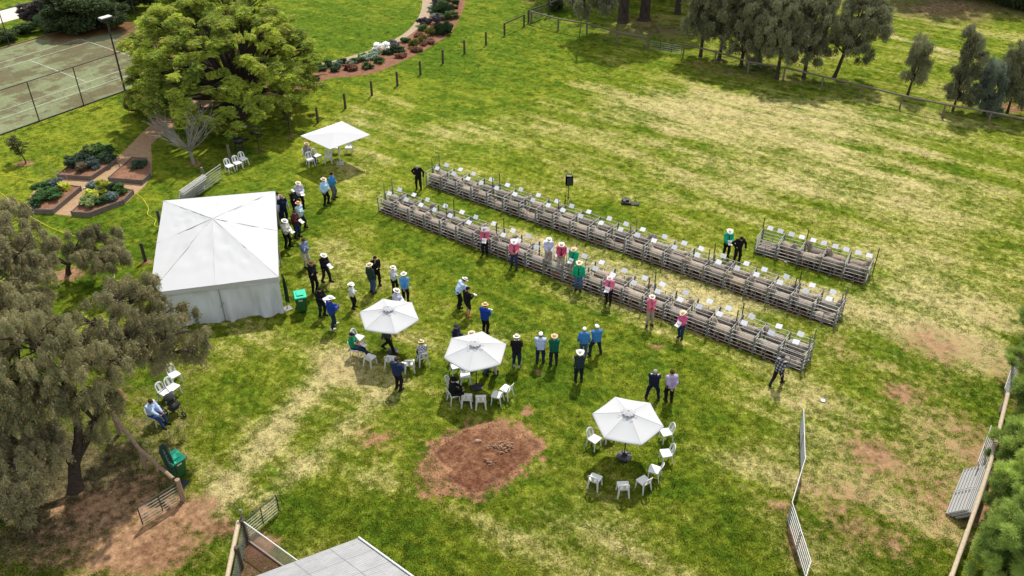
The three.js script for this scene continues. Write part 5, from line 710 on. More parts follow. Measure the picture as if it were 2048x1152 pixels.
[[1815, 190, 4.3, 1.3, 0.95, 0.06, 2200, 'slender young tree with sparse foliage behind the rail fence'], [1905, 222, 6.0, 1.0, 1.15, 0.04, 5200, 'tall bushy tree with a tufted top near the right edge of the fence'], [1968, 228, 3.9, 0.7, 1.2, 0, 5000, 'rounded blue grey tree next to the bare pink soil'], [2014, 226, 5.0, 1.3, 1.35, -0.02, 4800, 'tree with thin dark stems standing in the bare pink soil'], [2070, 232, 5.4, 0.9, 1.4, 0, 5200, 'tree cut off by the right edge beyond the rail fence']].forEach(([px, py, h1, h0, R, lean, count, label], i) => tree({ px, py, seed: 200 + i * 7, label, r0: 0.09, kind: 'droop', count, tones: i === 2 ? [[0.09, 0.11, 0.08], [0.22, 0.26, 0.19]] : GREY, sc: 1.0, R, h0, h1, n: 13, lean, k: 1.1, shell: 0.3, group: 'grey green trees along the far fence' }));
// tall gums whose crowns stand above the picture and shade the far paddock
[[1246, 44, 15.5, 7.5, 3.6, 0.5, 'thick dark trunk left of its twin under the shady trees'], [1289, 40, 16, 7.5, 3.6, 0.5, 'thick dark trunk right of its twin under the shady trees'], [1355, 28, 14, 6, 3.2, 0.3, 'dark trunk deep in the shade behind the thick trunks'], [1165, -30, 14, 7, 3.4, 0.35, 'tall tree above the top edge with hanging strands'], [1450, -20, 14, 4, 3.2, 0.3, 'tall dark tree behind the far row of trees'], [1560, -10, 13, 3.6, 3.0, 0.3, 'tall grey tree rising behind the middle of the far row'], [1700, -60, 13, 5, 3.2, 0.3, 'tall tree above the top edge right of the far row'], [1225, -18, 15, 5, 4.2, 0.35, 'tall gum beyond the top edge behind the left thick trunk'], [1312, -22, 15, 5, 4.2, 0.35, 'tall gum beyond the top edge behind the right thick trunk'], [1392, -8, 14, 5, 4, 0.3, 'tall gum beyond the top edge behind the twin trunked tree'], [1270, -75, 15, 4.5, 4.5, 0.35, 'tall gum farthest behind the two thick trunks'], [1365, -70, 15, 4.5, 4.5, 0.35, 'tall gum far behind the twin trunked tree'], [1480, -45, 13, 4, 4, 0.3, 'tall gum far behind the middle of the far row'], [1845, -28, 14, 6, 4.4, 0.35, 'tall gum above the top edge near the right corner'], [1950, -32, 14, 6, 4.6, 0.35, 'tall gum beyond the top edge behind the dark scrub'], [2055, -28, 14, 6, 4.6, 0.35, 'tall gum beyond the very top right corner']].forEach(([px, py, h1, h0, R, r0, label], i) => tree({ px, py, seed: 300 + i * 9, label, r0, kind: 'droop', count: 9000, tones: GREY, sc: 2.2, R, h0, h1, n: 14, k: 0.8, shell: 0.3, group: 'tall gum trees at the top' }));
{ const base = g(1165, -8); const t = tree({ base, seed: 371, label: 'thin weeping tree with strands hanging beside the arbour', r0: 0.06, fork: [1172, -6, 4.6], kind: 'droop', count: 2600, tones: GREY, sc: 1.4, puffs: [[1150, -5, 3.6, 0.6], [1172, 20, 2.4, 0.32, 2.6], [1195, -2, 3.8, 0.7], [1158, 10, 3.2, 0.3, 2], [1215, 5, 4, 0.6]], extra: 1 }); }
// dense dark scrub at the top right, hedge and shrubs beside the drive
function shrub(px, py, r, h, kind, count, tones, sc, seed, label, group, name = 'shrub') {
  const base = g(px, py), t = thing(name, label, name === 'shrub' ? 'shrub' : name.replace('_', ' '), base, 0, group), q = rng(seed), pf = []; const n = r > 0.9 ? 7 : 3;
  for (let i = 0; i < n; i++) { const a = i * 2.4 + q(), d = r * 0.5 * Math.sqrt((i + 0.2) / n); pf.push([Math.cos(a) * d, h * (0.42 + 0.22 * q()), Math.sin(a) * d, r * (0.58 + 0.16 * q()), h * 0.5, r * (0.58 + 0.16 * q())]); }
  part('stem', merge(...Array.from({ length: n }, (_, i) => limb([[0, -0.02, 0, 0.02 + r * 0.02], [pf[i][0] * 0.5, h * 0.25, pf[i][2] * 0.5, 0.014 + r * 0.012], [pf[i][0], h * 0.6, pf[i][2], 0.006]], 5))), barkMat, t); crown(t, pf, kind, count, tones, seed + 1, sc, 'foliage', 0.25, r > 0.9 ? 9 : 5); return t;
}
[[1910, -30, 3.4, 3.6], [1965, -10, 3.2, 3.2], [2015, 0, 3.2, 3.4], [2075, 20, 3.4, 3.6], [1990, -50, 4, 5], [2060, -40, 4, 5]].forEach(([x, y, r, h], i) => shrub(x, y, r, h, 'droop', 5200, DARKG, 2.6, 500 + i * 3, ['leftmost dark scrub bush at the top right corner', 'second dark scrub bush at the top right corner', 'dark scrub bush with fallen branches before it at top right', 'dark scrub bush cut by the right edge at the top', 'tall dark scrub above the top edge at right', 'tall dark scrub in the very top right corner'][i], 'dark scrub at the top right'));
shrub(168, 57, 3.3, 3.4, 'broad', 15000, DARKG, 2.2, 560, 'large dark rounded shrub behind the tennis court'); shrub(250, 22, 2.8, 3.2, 'broad', 9000, DARKG, 2.2, 563, 'dark shrub at the far corner of the tennis court'); shrub(222, 25, 1.6, 2.0, 'broad', 4000, [[0.03, 0.036, 0.02], [0.085, 0.09, 0.05]], 1.8, 566, 'greyish shrub between the two dark shrubs behind the court'); shrub(122, 40, 1.5, 2.3, 'broad', 4000, [[0.05, 0.06, 0.035], [0.14, 0.15, 0.09]], 1.7, 569, 'pale leaved shrub left of the large dark shrub');
shrub(112, 20, 1.0, 2.4, 'broad', 2200, [[0.035, 0.018, 0.022], [0.09, 0.045, 0.05]], 1.7, 572, 'purple leaved shrub beside the driveway'); shrub(75, 45, 1.2, 1.6, 'broad', 2600, [[0.06, 0.05, 0.045], [0.14, 0.12, 0.10]], 1.6, 575, 'brownish shrub at the edge of the drive'); shrub(112, 62, 1.0, 1.0, 'blade', 1500, [[0.02, 0.055, 0.035], [0.07, 0.13, 0.085]], 1.9, 578, 'blue green strappy plants behind the court fence'); shrub(92, 62, 0.9, 0.9, 'blade', 1200, [[0.03, 0.06, 0.02], [0.09, 0.14, 0.05]], 1.8, 581, 'green strappy plants left of the blue green ones'); shrub(60, 66, 0.8, 0.8, 'broad', 1300, [[0.03, 0.05, 0.015], [0.09, 0.13, 0.04]], 1.5, 584, 'low green shrub by the court fence post'); shrub(37, 68, 0.6, 0.7, 'broad', 900, [[0.03, 0.06, 0.015], [0.09, 0.15, 0.04]], 1.4, 587, 'small round green shrub left of the low one'); shrub(10, 82, 1.1, 0.9, 'broad', 1800, [[0.03, 0.05, 0.015], [0.09, 0.12, 0.04]], 1.5, 590, 'green shrub at the left edge behind the tennis court');
shrub(290, 226, 0.95, 1.1, 'blade', 2300, [[0.05, 0.06, 0.015], [0.13, 0.14, 0.04], [0.2, 0.12, 0.06]], 2.0, 600, 'bronze green strappy clump at the corner of the path and court'); shrub(335, 205, 1.4, 1.5, 'frond', 2600, [[0.03, 0.05, 0.012], [0.09, 0.12, 0.03]], 1.4, 603, 'dark green shrub under the left side of the large tree'); shrub(415, 178, 0.8, 0.8, 'blade', 900, [[0.14, 0.11, 0.06], [0.25, 0.2, 0.12]], 1.8, 606, 'dry straw coloured clump beside the garden path');
// the curved mulch bed, from its lower left end to the top
{
  const G = { purple: [[0.05, 0.045, 0.055], [0.14, 0.125, 0.14]], green: [[0.035, 0.07, 0.02], [0.11, 0.17, 0.05]], dark: [[0.014, 0.035, 0.013], [0.045, 0.085, 0.028]], sage: [[0.11, 0.15, 0.10], [0.26, 0.33, 0.24]], brown: [[0.12, 0.055, 0.035], [0.27, 0.14, 0.09]], lime: [[0.09, 0.10, 0.02], [0.22, 0.22, 0.06]], white: [[0.62, 0.62, 0.6], [0.82, 0.82, 0.8]] };
  const W = { purple: 'grey purple', green: 'green', dark: 'dark green', sage: 'pale sage', brown: 'reddish brown', lime: 'yellow green', white: 'white flowering' };
  const L = [[145, 920, .5, .45, 'dark'], [60, 915, .4, .3, 'brown'], [240, 800, .6, .35, 'green'], [180, 770, .5, .4, 'green'], [325, 755, .42, .5, 'dark'], [400, 815, .4, .4, 'dark'], [430, 755, .5, .4, 'sage'], [480, 725, .38, .4, 'dark'], [560, 790, .55, .5, 'brown'], [570, 735, .5, .35, 'sage'], [640, 710, .6, .45, 'green'], [600, 800, .4, .3, 'brown'], [740, 680, .62, .5, 'sage'], [760, 775, .55, .45, 'green'], [720, 660, .4, .4, 'green'], [850, 660, .6, .4, 'sage'], [910, 715, .5, .45, 'green'], [840, 625, .5, .35, 'sage'], [880, 590, .5, .9, 'white'], [970, 575, .32, .8, 'white'], [1000, 620, .55, .35, 'dark'], [1100, 600, .75, .6, 'dark'], [1060, 530, .7, .6, 'purple'], [1150, 655, .6, .32, 'brown'], [1195, 485, .5, .45, 'green'], [1290, 545, .5, .5, 'lime'], [1330, 585, .5, .3, 'brown'], [1390, 480, .5, .5, 'lime'], [1450, 500, .65, .35, 'brown'], [1340, 415, .5, .35, 'brown'], [1400, 345, .5, .5, 'green'], [1480, 405, .5, .55, 'lime'], [1410, 285, .8, .75, 'purple'], [1635, 375, 1.15, .6, 'dark'], [1560, 270, .6, .9, 'purple'], [1545, 220, .7, .5, 'sage'], [1690, 215, .95, .8, 'green'], [1630, 150, 1.2, .75, 'dark'], [1530, 135, .7, .7, 'sage'], [1755, 100, .45, .35, 'brown'], [1625, 65, .6, .5, 'green'], [1770, 55, .5, .5, 'dark'], [1575, 25, .8, .7, 'purple'], [1720, 12, .6, .5, 'brown']];
  L.forEach(([x, y, r, h, k], i) => { const p = [600 + x / 5.69, y / 5.69]; shrub(p[0], p[1], r * 0.85, h * 0.8, k === 'lime' || k === 'dark' && r > 1 ? 'blade' : 'broad', Math.round(420 * r * r + 200), G[k], 0.85 + r * 0.2, 700 + i * 2, `${W[k]} garden plant, ${ordinal(i + 1)} along the curved mulch bed from its lower left end`, 'plants in the curved mulch bed', 'garden_plant'); });
}
// conifers against the right edge
[[2075, 775, 1.5, 3.0], [2070, 860, 1.5, 3.0], [2050, 950, 1.5, 3.0], [2030, 1050, 1.55, 2.9], [2010, 1150, 1.6, 3.0], [2095, 1020, 2.0, 3.6], [2090, 1140, 2.0, 3.4], [2100, 705, 1.4, 3.2]].forEach(([px, py, R, h1], i) => tree({ name: 'conifer', category: 'conifer', px, py, seed: 900 + i * 5, label: ['bushy green conifer highest of those behind the right log rail in full view', 'bushy conifer beside the top of the right log rail', 'bushy conifer behind the stack of steel panels', 'bushy conifer below the stack of steel panels', 'bushy conifer in the lower right corner', 'conifer cut by the right edge behind the panel stack', 'conifer cut by the lower right corner edge', 'conifer tip at the right edge beside the leaning panel'][i], r0: 0.09, kind: 'needle', count: 9000, tones: PINE, sc: 0.85, R, h0: 0.5, h1: h1, n: 16, k: 0.8, shell: 0.35, group: 'bushy conifers at the right edge' }));
// bare winter tree and young trees
{
  const base = g(388, 327), t = thing('bare_tree', 'leafless grey tree with upswept branches near the garden path', 'tree', base), r = rng(66), out = [limb([[0, -0.05, 0, 0.13], [-0.05, 0.6, 0.02, 0.1], [-0.1, 1.1, 0, 0.095]], 8)];
  for (let i = 0; i < 24; i++) { const a = i * 2.4 + r(), sp = 0.5 + r() * 0.9, L = 2.2 + r() * 1.3, d = V(Math.cos(a) * sp - 0.14, 1, Math.sin(a) * sp).normalize(), s = V(-0.1, 0.85 + 0.25 * r(), 0), m = s.clone().addScaledVector(d, L * 0.5).add(V(0, -0.1, 0)), e = s.clone().addScaledVector(d, L).add(V(0, 0.15, 0)); out.push(limb([[s.x, s.y, s.z, 0.036], [m.x, m.y, m.z, 0.022], [e.x, e.y, e.z, 0.008]], 5)); for (let k = 0; k < 10; k++) { const u = 0.3 + r() * 0.6, q = s.clone().lerp(e, u), b = r() * 6.28, f = V(d.x + Math.cos(b) * 0.6, d.y + 0.2 * r(), d.z + Math.sin(b) * 0.6).normalize(), w = q.clone().addScaledVector(f, 0.5 + r() * 0.8); out.push(limb([[q.x, q.y, q.z, 0.013], [lerp(q.x, w.x, 0.5), lerp(q.y, w.y, 0.5) + 0.03, lerp(q.z, w.z, 0.5), 0.009], [w.x, w.y, w.z, 0.005]], 4)); } }
  part('trunk', merge(out), new THREE.MeshStandardMaterial({ color: new THREE.Color().setRGB(0.27, 0.245, 0.215), roughness: 1 }), t);
}
tree({ px: 52, py: 325, seed: 81, label: 'small young tree with thin dark leaves in a ring of red soil', r0: 0.035, kind: 'broad', count: 330, tones: [[0.05, 0.06, 0.02], [0.12, 0.13, 0.04]], sc: 0.8, R: 0.62, h0: 0.85, h1: 1.6, n: 8, lean: -0.25, extra: 3 });
tree({ px: 518, py: 300, seed: 84, label: 'thin sapling beside the black barbecue', r0: 0.03, kind: 'broad', count: 160, tones: [[0.05, 0.06, 0.02], [0.12, 0.13, 0.04]], sc: 0.8, R: 0.4, h0: 1.0, h1: 1.8, n: 5, extra: 3 });
tree({ px: 580, py: 269, seed: 87, label: 'thin sapling left of the square umbrella', r0: 0.03, kind: 'broad', count: 140, tones: [[0.05, 0.06, 0.02], [0.12, 0.13, 0.04]], sc: 0.8, R: 0.4, h0: 0.9, h1: 1.7, n: 5, extra: 3 });

// ------------------------------------------------------------------ vegetable beds
const bz = ([x, y]) => [40 + x / 6.4, 270 + y / 6.4];
function bed(poly, label, plants, soilDark) {
  const top = poly.map((q) => g(...bz(q), 0.32)), c = top.reduce((s, p) => s.add(p), V(0, 0, 0)).multiplyScalar(1 / top.length).setY(0), t = thing('garden_bed', label, 'garden bed', c, 0, 'raised vegetable beds'), L = top.map((p) => p.clone().sub(c).setY(0));
  for (let i = 0; i < L.length; i++) { const a = L[i], b = L[(i + 1) % L.length], d = b.clone().sub(a), len = d.length(), ang = Math.atan2(-d.z, d.x), m = a.clone().lerp(b, 0.5); for (let k = 0; k < 2; k++) { const q = rbox(len - 0.005, 0.155, 0.055, 0.012); const p = part('timber_board', q, bedTimber, t); p.position.set(m.x, 0.08 + k * 0.163, m.z); p.rotation.y = ang; } part('corner_post', rbox(0.085, 0.35, 0.085, 0.012, a.x, 0.17, a.z), bedTimber, t); }
  const s = sheet(L, 0.26); part('soil', s, mulchMat, t); const out = [];
  return { c, L, t };
}
function veg(px, py, h0, r, h, kind, count, tones, sc, seed, label) { const base = g(px, py, h0), t = thing('vegetable_plant', label, 'vegetables', base, 0, 'vegetables in the raised beds'), q = rng(seed), pf = []; for (let i = 0; i < 5; i++) { const a = i * 2.4 + q(), d = r * 0.5 * Math.sqrt(i / 5); pf.push([Math.cos(a) * d, h * 0.5, Math.sin(a) * d, r * 0.55, h * 0.5, r * 0.55]); } part('stem', merge(...pf.map((p) => limb([[p[0] * 0.6, 0, p[2] * 0.6, 0.02], [p[0] * 0.9, h * 0.3, p[2] * 0.9, 0.014], [p[0], h * 0.6, p[2], 0.008]], 4))), mat([0.1, 0.14, 0.04], 0.9), t); crown(t, pf, kind, count, tones, seed + 1, sc, 'leaves', 0.3, 4); }
bed([[470, 500], [900, 525], [1225, 310], [1010, 215], [800, 265]], 'raised timber vegetable bed at the upper left, full of dark leafy plants');
bed([[1130, 540], [1560, 575], [1660, 490], [1615, 290], [1430, 280]], 'raised timber bed at the upper right with mostly bare soil');
bed([[155, 945], [415, 950], [770, 655], [590, 630], [290, 622], [195, 740]], 'raised timber vegetable bed at the lower left beside stakes');
bed([[655, 975], [880, 990], [1320, 825], [1440, 700], [1300, 672], [1000, 665], [850, 800]], 'raised timber vegetable bed at the lower right with yellow flowering greens');
const VG = [[0.03, 0.07, 0.018], [0.10, 0.18, 0.05]], VD = [[0.016, 0.035, 0.018], [0.06, 0.09, 0.05]], VB = [[0.06, 0.085, 0.075], [0.17, 0.22, 0.2]], VY = [[0.2, 0.22, 0.02], [0.45, 0.47, 0.06]], VBR = [[0.06, 0.05, 0.03], [0.14, 0.11, 0.07]];
[[700, 400, .7, .6, 'broad', 700, VD, 'dark leafy plants in the front left of the upper left bed'], [800, 440, .6, .5, 'broad', 500, VBR, 'brownish plants along the front of the upper left bed'], [950, 400, .6, .5, 'broad', 600, VB, 'blue grey cabbage leaves at the front right of the upper left bed'], [820, 340, .6, .55, 'broad', 500, VD, 'dark plants in the middle of the upper left bed'], [1080, 260, .75, .8, 'frond', 800, VG, 'tall bright green plants at the back of the upper left bed'], [920, 270, .6, .7, 'broad', 600, [[0.08, 0.13, 0.03], [0.24, 0.3, 0.1]], 'pale green plants along the rear of the upper left bed'], [1150, 330, .5, .45, 'broad', 400, VD, 'low dark plants in the right corner of the upper left bed'],
  [1520, 405, .55, .35, 'broad', 420, VD, 'lone dark green plant in the bare upper right bed'],
  [330, 720, .8, .45, 'broad', 900, VG, 'dense green leaves at the rear of the lower left bed'], [300, 840, .7, .45, 'broad', 800, VG, 'dense green leaves at the front of the lower left bed'], [440, 800, .6, .4, 'broad', 600, [[0.025, 0.07, 0.02], [0.08, 0.17, 0.05]], 'bright leaves along the path side of the lower left bed'], [450, 680, .6, .45, 'broad', 500, VB, 'greyish leaves at the back of the lower left bed'], [580, 690, .4, .35, 'broad', 300, VY, 'yellow green plant at the corner of the lower left bed'], [215, 900, .45, .3, 'broad', 350, [[0.02, 0.05, 0.02], [0.06, 0.12, 0.05]], 'dark leaves spilling at the front corner of the lower left bed'],
  [1090, 720, .55, .6, 'broad', 600, VY, 'bright yellow flowering plant in the lower right bed'], [930, 800, .4, .4, 'broad', 350, VY, 'small yellow flowering plant left of the bright yellow one'], [970, 720, .5, .5, 'broad', 450, VB, 'grey green plants at the back of the lower right bed'], [1220, 720, .6, .5, 'broad', 600, VD, 'dark green plants at the right of the lower right bed'], [1300, 740, .45, .5, 'broad', 450, VG, 'green leaves in the right corner of the lower right bed'], [900, 890, .6, .4, 'broad', 600, [[0.07, 0.1, 0.03], [0.2, 0.25, 0.09]], 'pale green plants at the front of the lower right bed'], [1050, 860, .55, .35, 'broad', 500, VG, 'green leaves along the front board of the lower right bed'], [1180, 820, .45, .3, 'broad', 400, VB, 'silvery leaves near the right front of the lower right bed']].forEach(([x, y, r, h, k, n, tones, label], i) => veg(...bz([x, y]), 0.27, r, h, k, n, tones, 0.95, 1200 + i * 3, label));
[[320, 610, 1.2], [465, 600, 1.3], [630, 635, 1.0], [505, 620, 0.8]].forEach(([x, y, h], i) => single('garden_stake', merge(bar(V(0, 0, 0), V(-0.03, h, 0), 0.013), bar(V(-0.05, h * 0.7, 0.01), V(0.05, h * 0.74, 0.01), 0.006)), paleTimber, ['leftmost thin stake by the lower left bed', 'tallest thin stake behind the lower left bed', 'thin stake at the path corner of the lower left bed', 'short stake in the rear of the lower left bed'][i], 'stake', null, g(...bz([x, y]))));
single('garden_stake', rbox(0.06, 0.8, 0.05, 0.01, 0, 0.4, 0), brownTimber, 'short brown post at the left side of the bare bed', 'stake', null, g(...bz([1280, 425]), 0.1));
single('path_stone', capMesh([cap(V(-0.04, 0.05, 0), V(0.05, 0.05, 0.02), 0.07, 0.06)], 0.03, 0.02, null, (x, y, z) => (n3(x * 20, y * 20, z * 20) - 0.5) * 0.03), mat([0.6, 0.55, 0.47], 0.9), 'pale stone lying in the middle of the garden path', 'stone', null, g(...bz([832, 688])));

// ------------------------------------------------------------------ court fence, light pole
{
  const t = thing('court_fence', 'dark post and rail fence along the near side of the tennis court', 'fence', court(12.3, 0.63)), o = t.position, at = (v, y) => court(12.3, v, y).sub(o);
  for (const v of [-13.3, -9.8, -6.32, -2.83, 4.1, 7.6, 10.7]) part('post', bar(at(v, 0), at(v, 3), 0.045, 0.04, 8), darkSteel, t);
  part('top_rail', bar(at(-14, 2.98), at(10.7, 2.98), 0.035), darkSteel, t); part('bottom_rail', bar(at(-14, 0.06), at(10.7, 0.06), 0.045), darkSteel, t); for (const y of [1, 2]) part('tension_wire', bar(at(-14, y), at(10.7, y), 0.006, 0.006, 4), darkSteel, t);
  const f = thing('court_fence', 'dark post and rail fence along the far side of the tennis court', 'fence', court(-4.55, 4.24)), q = f.position, af = (v, y) => court(-4.55, v, y).sub(q);
  for (const v of [-6, -2.6, 0.85, 4.24, 7.5, 10.74]) part('post', bar(af(v, 0), af(v, 3.1), 0.045, 0.04, 8), darkSteel, f); part('top_rail', bar(af(-7, 3.08), af(10.74, 3.08), 0.03), darkSteel, f); part('edge_board', merge(bar(af(-7, 0.05), af(10.74, 0.05), 0.06)), mat([0.24, 0.12, 0.08], 0.9), f);
  const s = thing('court_fence', 'short end fence of the tennis court behind the large tree', 'fence', court(3.9, 10.8)), sp = s.position, as = (u, y) => court(u, 10.8, y).sub(sp); for (const u of [-0.75, 3.2, 7.2, 11.4]) part('post', bar(as(u, 0), as(u, 3.1), 0.045, 0.04, 8), darkSteel, s); part('top_rail', bar(as(-4.4, 3.08), as(12.2, 3.08), 0.03), darkSteel, s);
  const l = thing('light_pole', 'tall dark pole with a boxy floodlight beside the tennis court', 'light pole', g(250.3, 183)); part('pole', bar(V(0, 0, 0), V(0, 5.55, 0), 0.075, 0.055, 10), darkSteel, l); const ang = Math.atan2(cu[0], cu[1]) + Math.PI;
  const hd = part('lamp_head', merge(rbox(0.95, 0.16, 0.55, 0.04, 0, 0, 0.1), rbox(0.7, 0.14, 0.4, 0.03, 0, -0.1, 0.1), bar(V(-0.6, -0.05, -0.1), V(0.5, -0.05, -0.1), 0.04)), darkSteel, l); hd.position.y = 5.62; hd.rotation.y = ang; const lid = part('lamp_cover', rbox(0.86, 0.05, 0.48, 0.02, 0, 0.1, 0.1), mat([0.62, 0.62, 0.6], 0.5), l); lid.position.y = 5.62; lid.rotation.y = ang;
}
// ------------------------------------------------------------------ timber posts in a line
const postGeo = new THREE.CylinderGeometry(0.085, 0.095, 1.15, 10).translate(0, 0.575, 0);
[[1009, 70, 'far end of the row, where the rail begins'], [972, 90], [929, 107], [886, 127], [841, 150], [795, 172], [744, 191], [691, 217], [636, 245]].forEach(([x, y, e], i) => i && single('timber_post', postGeo, darkTimber, `dark timber post, ${ordinal(i)} in the curved line counting down from the rail fence`, 'post', 'line of timber posts', g(x, y)));
single('timber_post', postGeo, greyTimber, 'leaning grey timber post behind the row of three white chairs', 'post', 'line of timber posts', g(461, 322)); single('timber_post', postGeo, darkTimber, 'dark timber post at the left rear corner of the marquee', 'post', 'line of timber posts', g(323, 456)); single('timber_post', postGeo, darkTimber, 'dark timber post in red soil left of the marquee', 'post', 'line of timber posts', g(291, 522)); single('timber_post', postGeo, greyTimber, 'grey timber post behind the steel panels by the marquee', 'post', 'line of timber posts', g(410, 368));
// ------------------------------------------------------------------ rail fences
function railFence(pts, h, rp, rr, m, label, wires, name = 'rail_fence', runs) {
  const w = pts.map(([x, y]) => g(x, y)), t = thing(name, label, 'fence', w[0]), o = w[0];
  w.forEach((p) => part('post', bar(p.clone().sub(o).setY(-0.02), p.clone().sub(o).setY(h + 0.04), rp, rp, 9), m, t));
  for (let i = 0; i < w.length - 1; i++) { const a = w[i].clone().sub(o).setY(h), b = w[i + 1].clone().sub(o).setY(h), e = b.clone().sub(a).normalize().multiplyScalar(0.012), r = rng(i + pts.length); part('top_rail', limb([[a.x + e.x, a.y, a.z + e.z, rr], [lerp(a.x, b.x, 0.5), h - 0.015 + 0.02 * r(), lerp(a.z, b.z, 0.5), rr * 0.96], [b.x - e.x, b.y, b.z - e.z, rr * 0.9]], 9), m, t); for (const y of wires) part('wire', bar(a.clone().setY(y), b.clone().setY(y), 0.006, 0.006, 4), steelDull, t); }
  return t;
}
railFence([[1062, 46], [1116, 61], [1173, 71], [1233, 88], [1293, 99]], 1.05, 0.09, 0.075, greyTimber, 'timber rail fence from the arbour to the small gate at the top', [0.12, 0.42, 0.75]);
railFence([[1366, 112], [1429, 127], [1495, 148], [1566, 160], [1642, 178], [1718, 196], [1799, 217], [1884, 235], [1975, 251], [2075, 272]], 1.0, 0.07, 0.075, greyTimber, 'long timber rail fence below the far row of trees', [0.2, 0.5, 0.78]);
railFence([[1009, 71], [1048, 53]], 1.05, 0.09, 0.07, darkTimber, 'short dark timber rail at the end of the post line', []);
railFence([[1057, 45], [1097, 30]], 1.1, 0.1, 0.07, darkTimber, 'short dark rail beside the arbour posts', []);
function gate(name, a, b, h, m, label, rails, mids = [0.5]) {   // a, b ground points
  const t = thing(name, label, 'gate', a), d = b.clone().sub(a), L = d.length(), u = d.clone().normalize(); const P = (s, y) => V(u.x * s, y, u.z * s);
  part('frame', merge(bar(P(0, 0.1), P(0, h), 0.024), bar(P(L, 0.1), P(L, h), 0.024), bar(P(0, h), P(L, h), 0.024), ...mids.map((k) => bar(P(L * k, 0.12), P(L * k, h), 0.02))), darkSteel, t);
  for (let i = 0; i < rails; i++) part('rail', bar(P(0, 0.12 + (h - 0.12) * i / rails), P(L, 0.12 + (h - 0.12) * i / rails), 0.016), m, t); return t;
}
gate('field_gate', g(1297, 100), g(1362, 111), 0.95, steelDull, 'small grey field gate between the two far rail fences', 5, [0.35, 0.7]);
{
  const t = gate('garden_gate', g(1064, 45), g(1084, 37), 1.0, blackMetal, 'black garden gate at the corner of the rail fence', 9, []);
  const a = thing('arbour', 'dark timber arbour posts at the top of the paddock', 'arbour', g(1097, 30)), e = g(1124, 19).sub(a.position); part('post', rbox(0.2, 2.6, 0.2, 0.02, 0, 1.3, 0), darkTimber, a); part('post', rbox(0.2, 2.6, 0.2, 0.02, e.x, 1.3, e.z), darkTimber, a); part('beam', bar(V(0, 2.5, 0), V(e.x, 2.5, e.z), 0.1), darkTimber, a); part('cross_rail', bar(V(0, 1.1, 0), V(e.x, 1.1, e.z), 0.06), darkTimber, a);
  shrub(1112, 22, 0.6, 1.2, 'broad', 900, DARKG, 1.6, 1500, 'dark shrub between the arbour posts');
}
gate('steel_gate', g(366.5, 1002), g(287, 1052), 1.0, rustSteel, 'rusty steel gate swung open below the left log rail', 6); gate('steel_gate', g(497, 1078), g(559, 1026), 0.98, mat([0.42, 0.38, 0.30], 0.6), 'steel gate standing open on the grass above the shed', 6);
{
  const t = thing('log_rail_fence', 'old log rail fence beside the left foreground tree', 'fence', g(289, 936)), o = t.position, top = [[202, 762], [227, 831], [280, 900], [347, 958]].map(([x, y]) => g(x, y, 1.03).sub(o));
  for (let i = 0; i < 3; i++) { const a = top[i], b = top[i + 1]; part('log_rail', limb([[a.x, 1.03, a.z, 0.085], [lerp(a.x, b.x, 0.5), 1.02, lerp(a.z, b.z, 0.5), 0.08], [b.x, 1.03, b.z, 0.075]], 10), brownTimber, t); } for (const p of [top[1], top[2]]) part('post', bar(V(p.x, 0, p.z), V(p.x, 0.96, p.z), 0.1, 0.09, 10), brownTimber, t);
  single('gate_post', merge(new THREE.CylinderGeometry(0.09, 0.1, 1.12, 12).translate(0, 0.56, 0), new THREE.CylinderGeometry(0.095, 0.09, 0.03, 12).translate(0, 1.135, 0)), brownTimber, 'thick round gate post where the left log rail meets the open gate', 'post', null, g(367, 1001));
  const r = thing('log_rail_fence', 'long pale log rail fence along the conifers on the right', 'fence', g(1960, 1010)), ro = r.position, rt = [[2016, 788], [1998, 860], [1981, 925], [1962, 985], [1936, 1060], [1905, 1147], [1880, 1215]].map(([x, y]) => g(x, y, 1.0).sub(ro));
  for (let i = 0; i < rt.length - 1; i++) { const a = rt[i], b = rt[i + 1]; part('log_rail', limb([[a.x, 1, a.z, 0.085], [lerp(a.x, b.x, 0.5), 1, lerp(a.z, b.z, 0.5), 0.082], [b.x, 1, b.z, 0.078]], 10), paleTimber, r); } for (const p of rt.filter((_, i) => i % 2 === 0)) part('post', bar(V(p.x, 0, p.z), V(p.x, 0.93, p.z), 0.1, 0.09, 10), paleTimber, r);
}
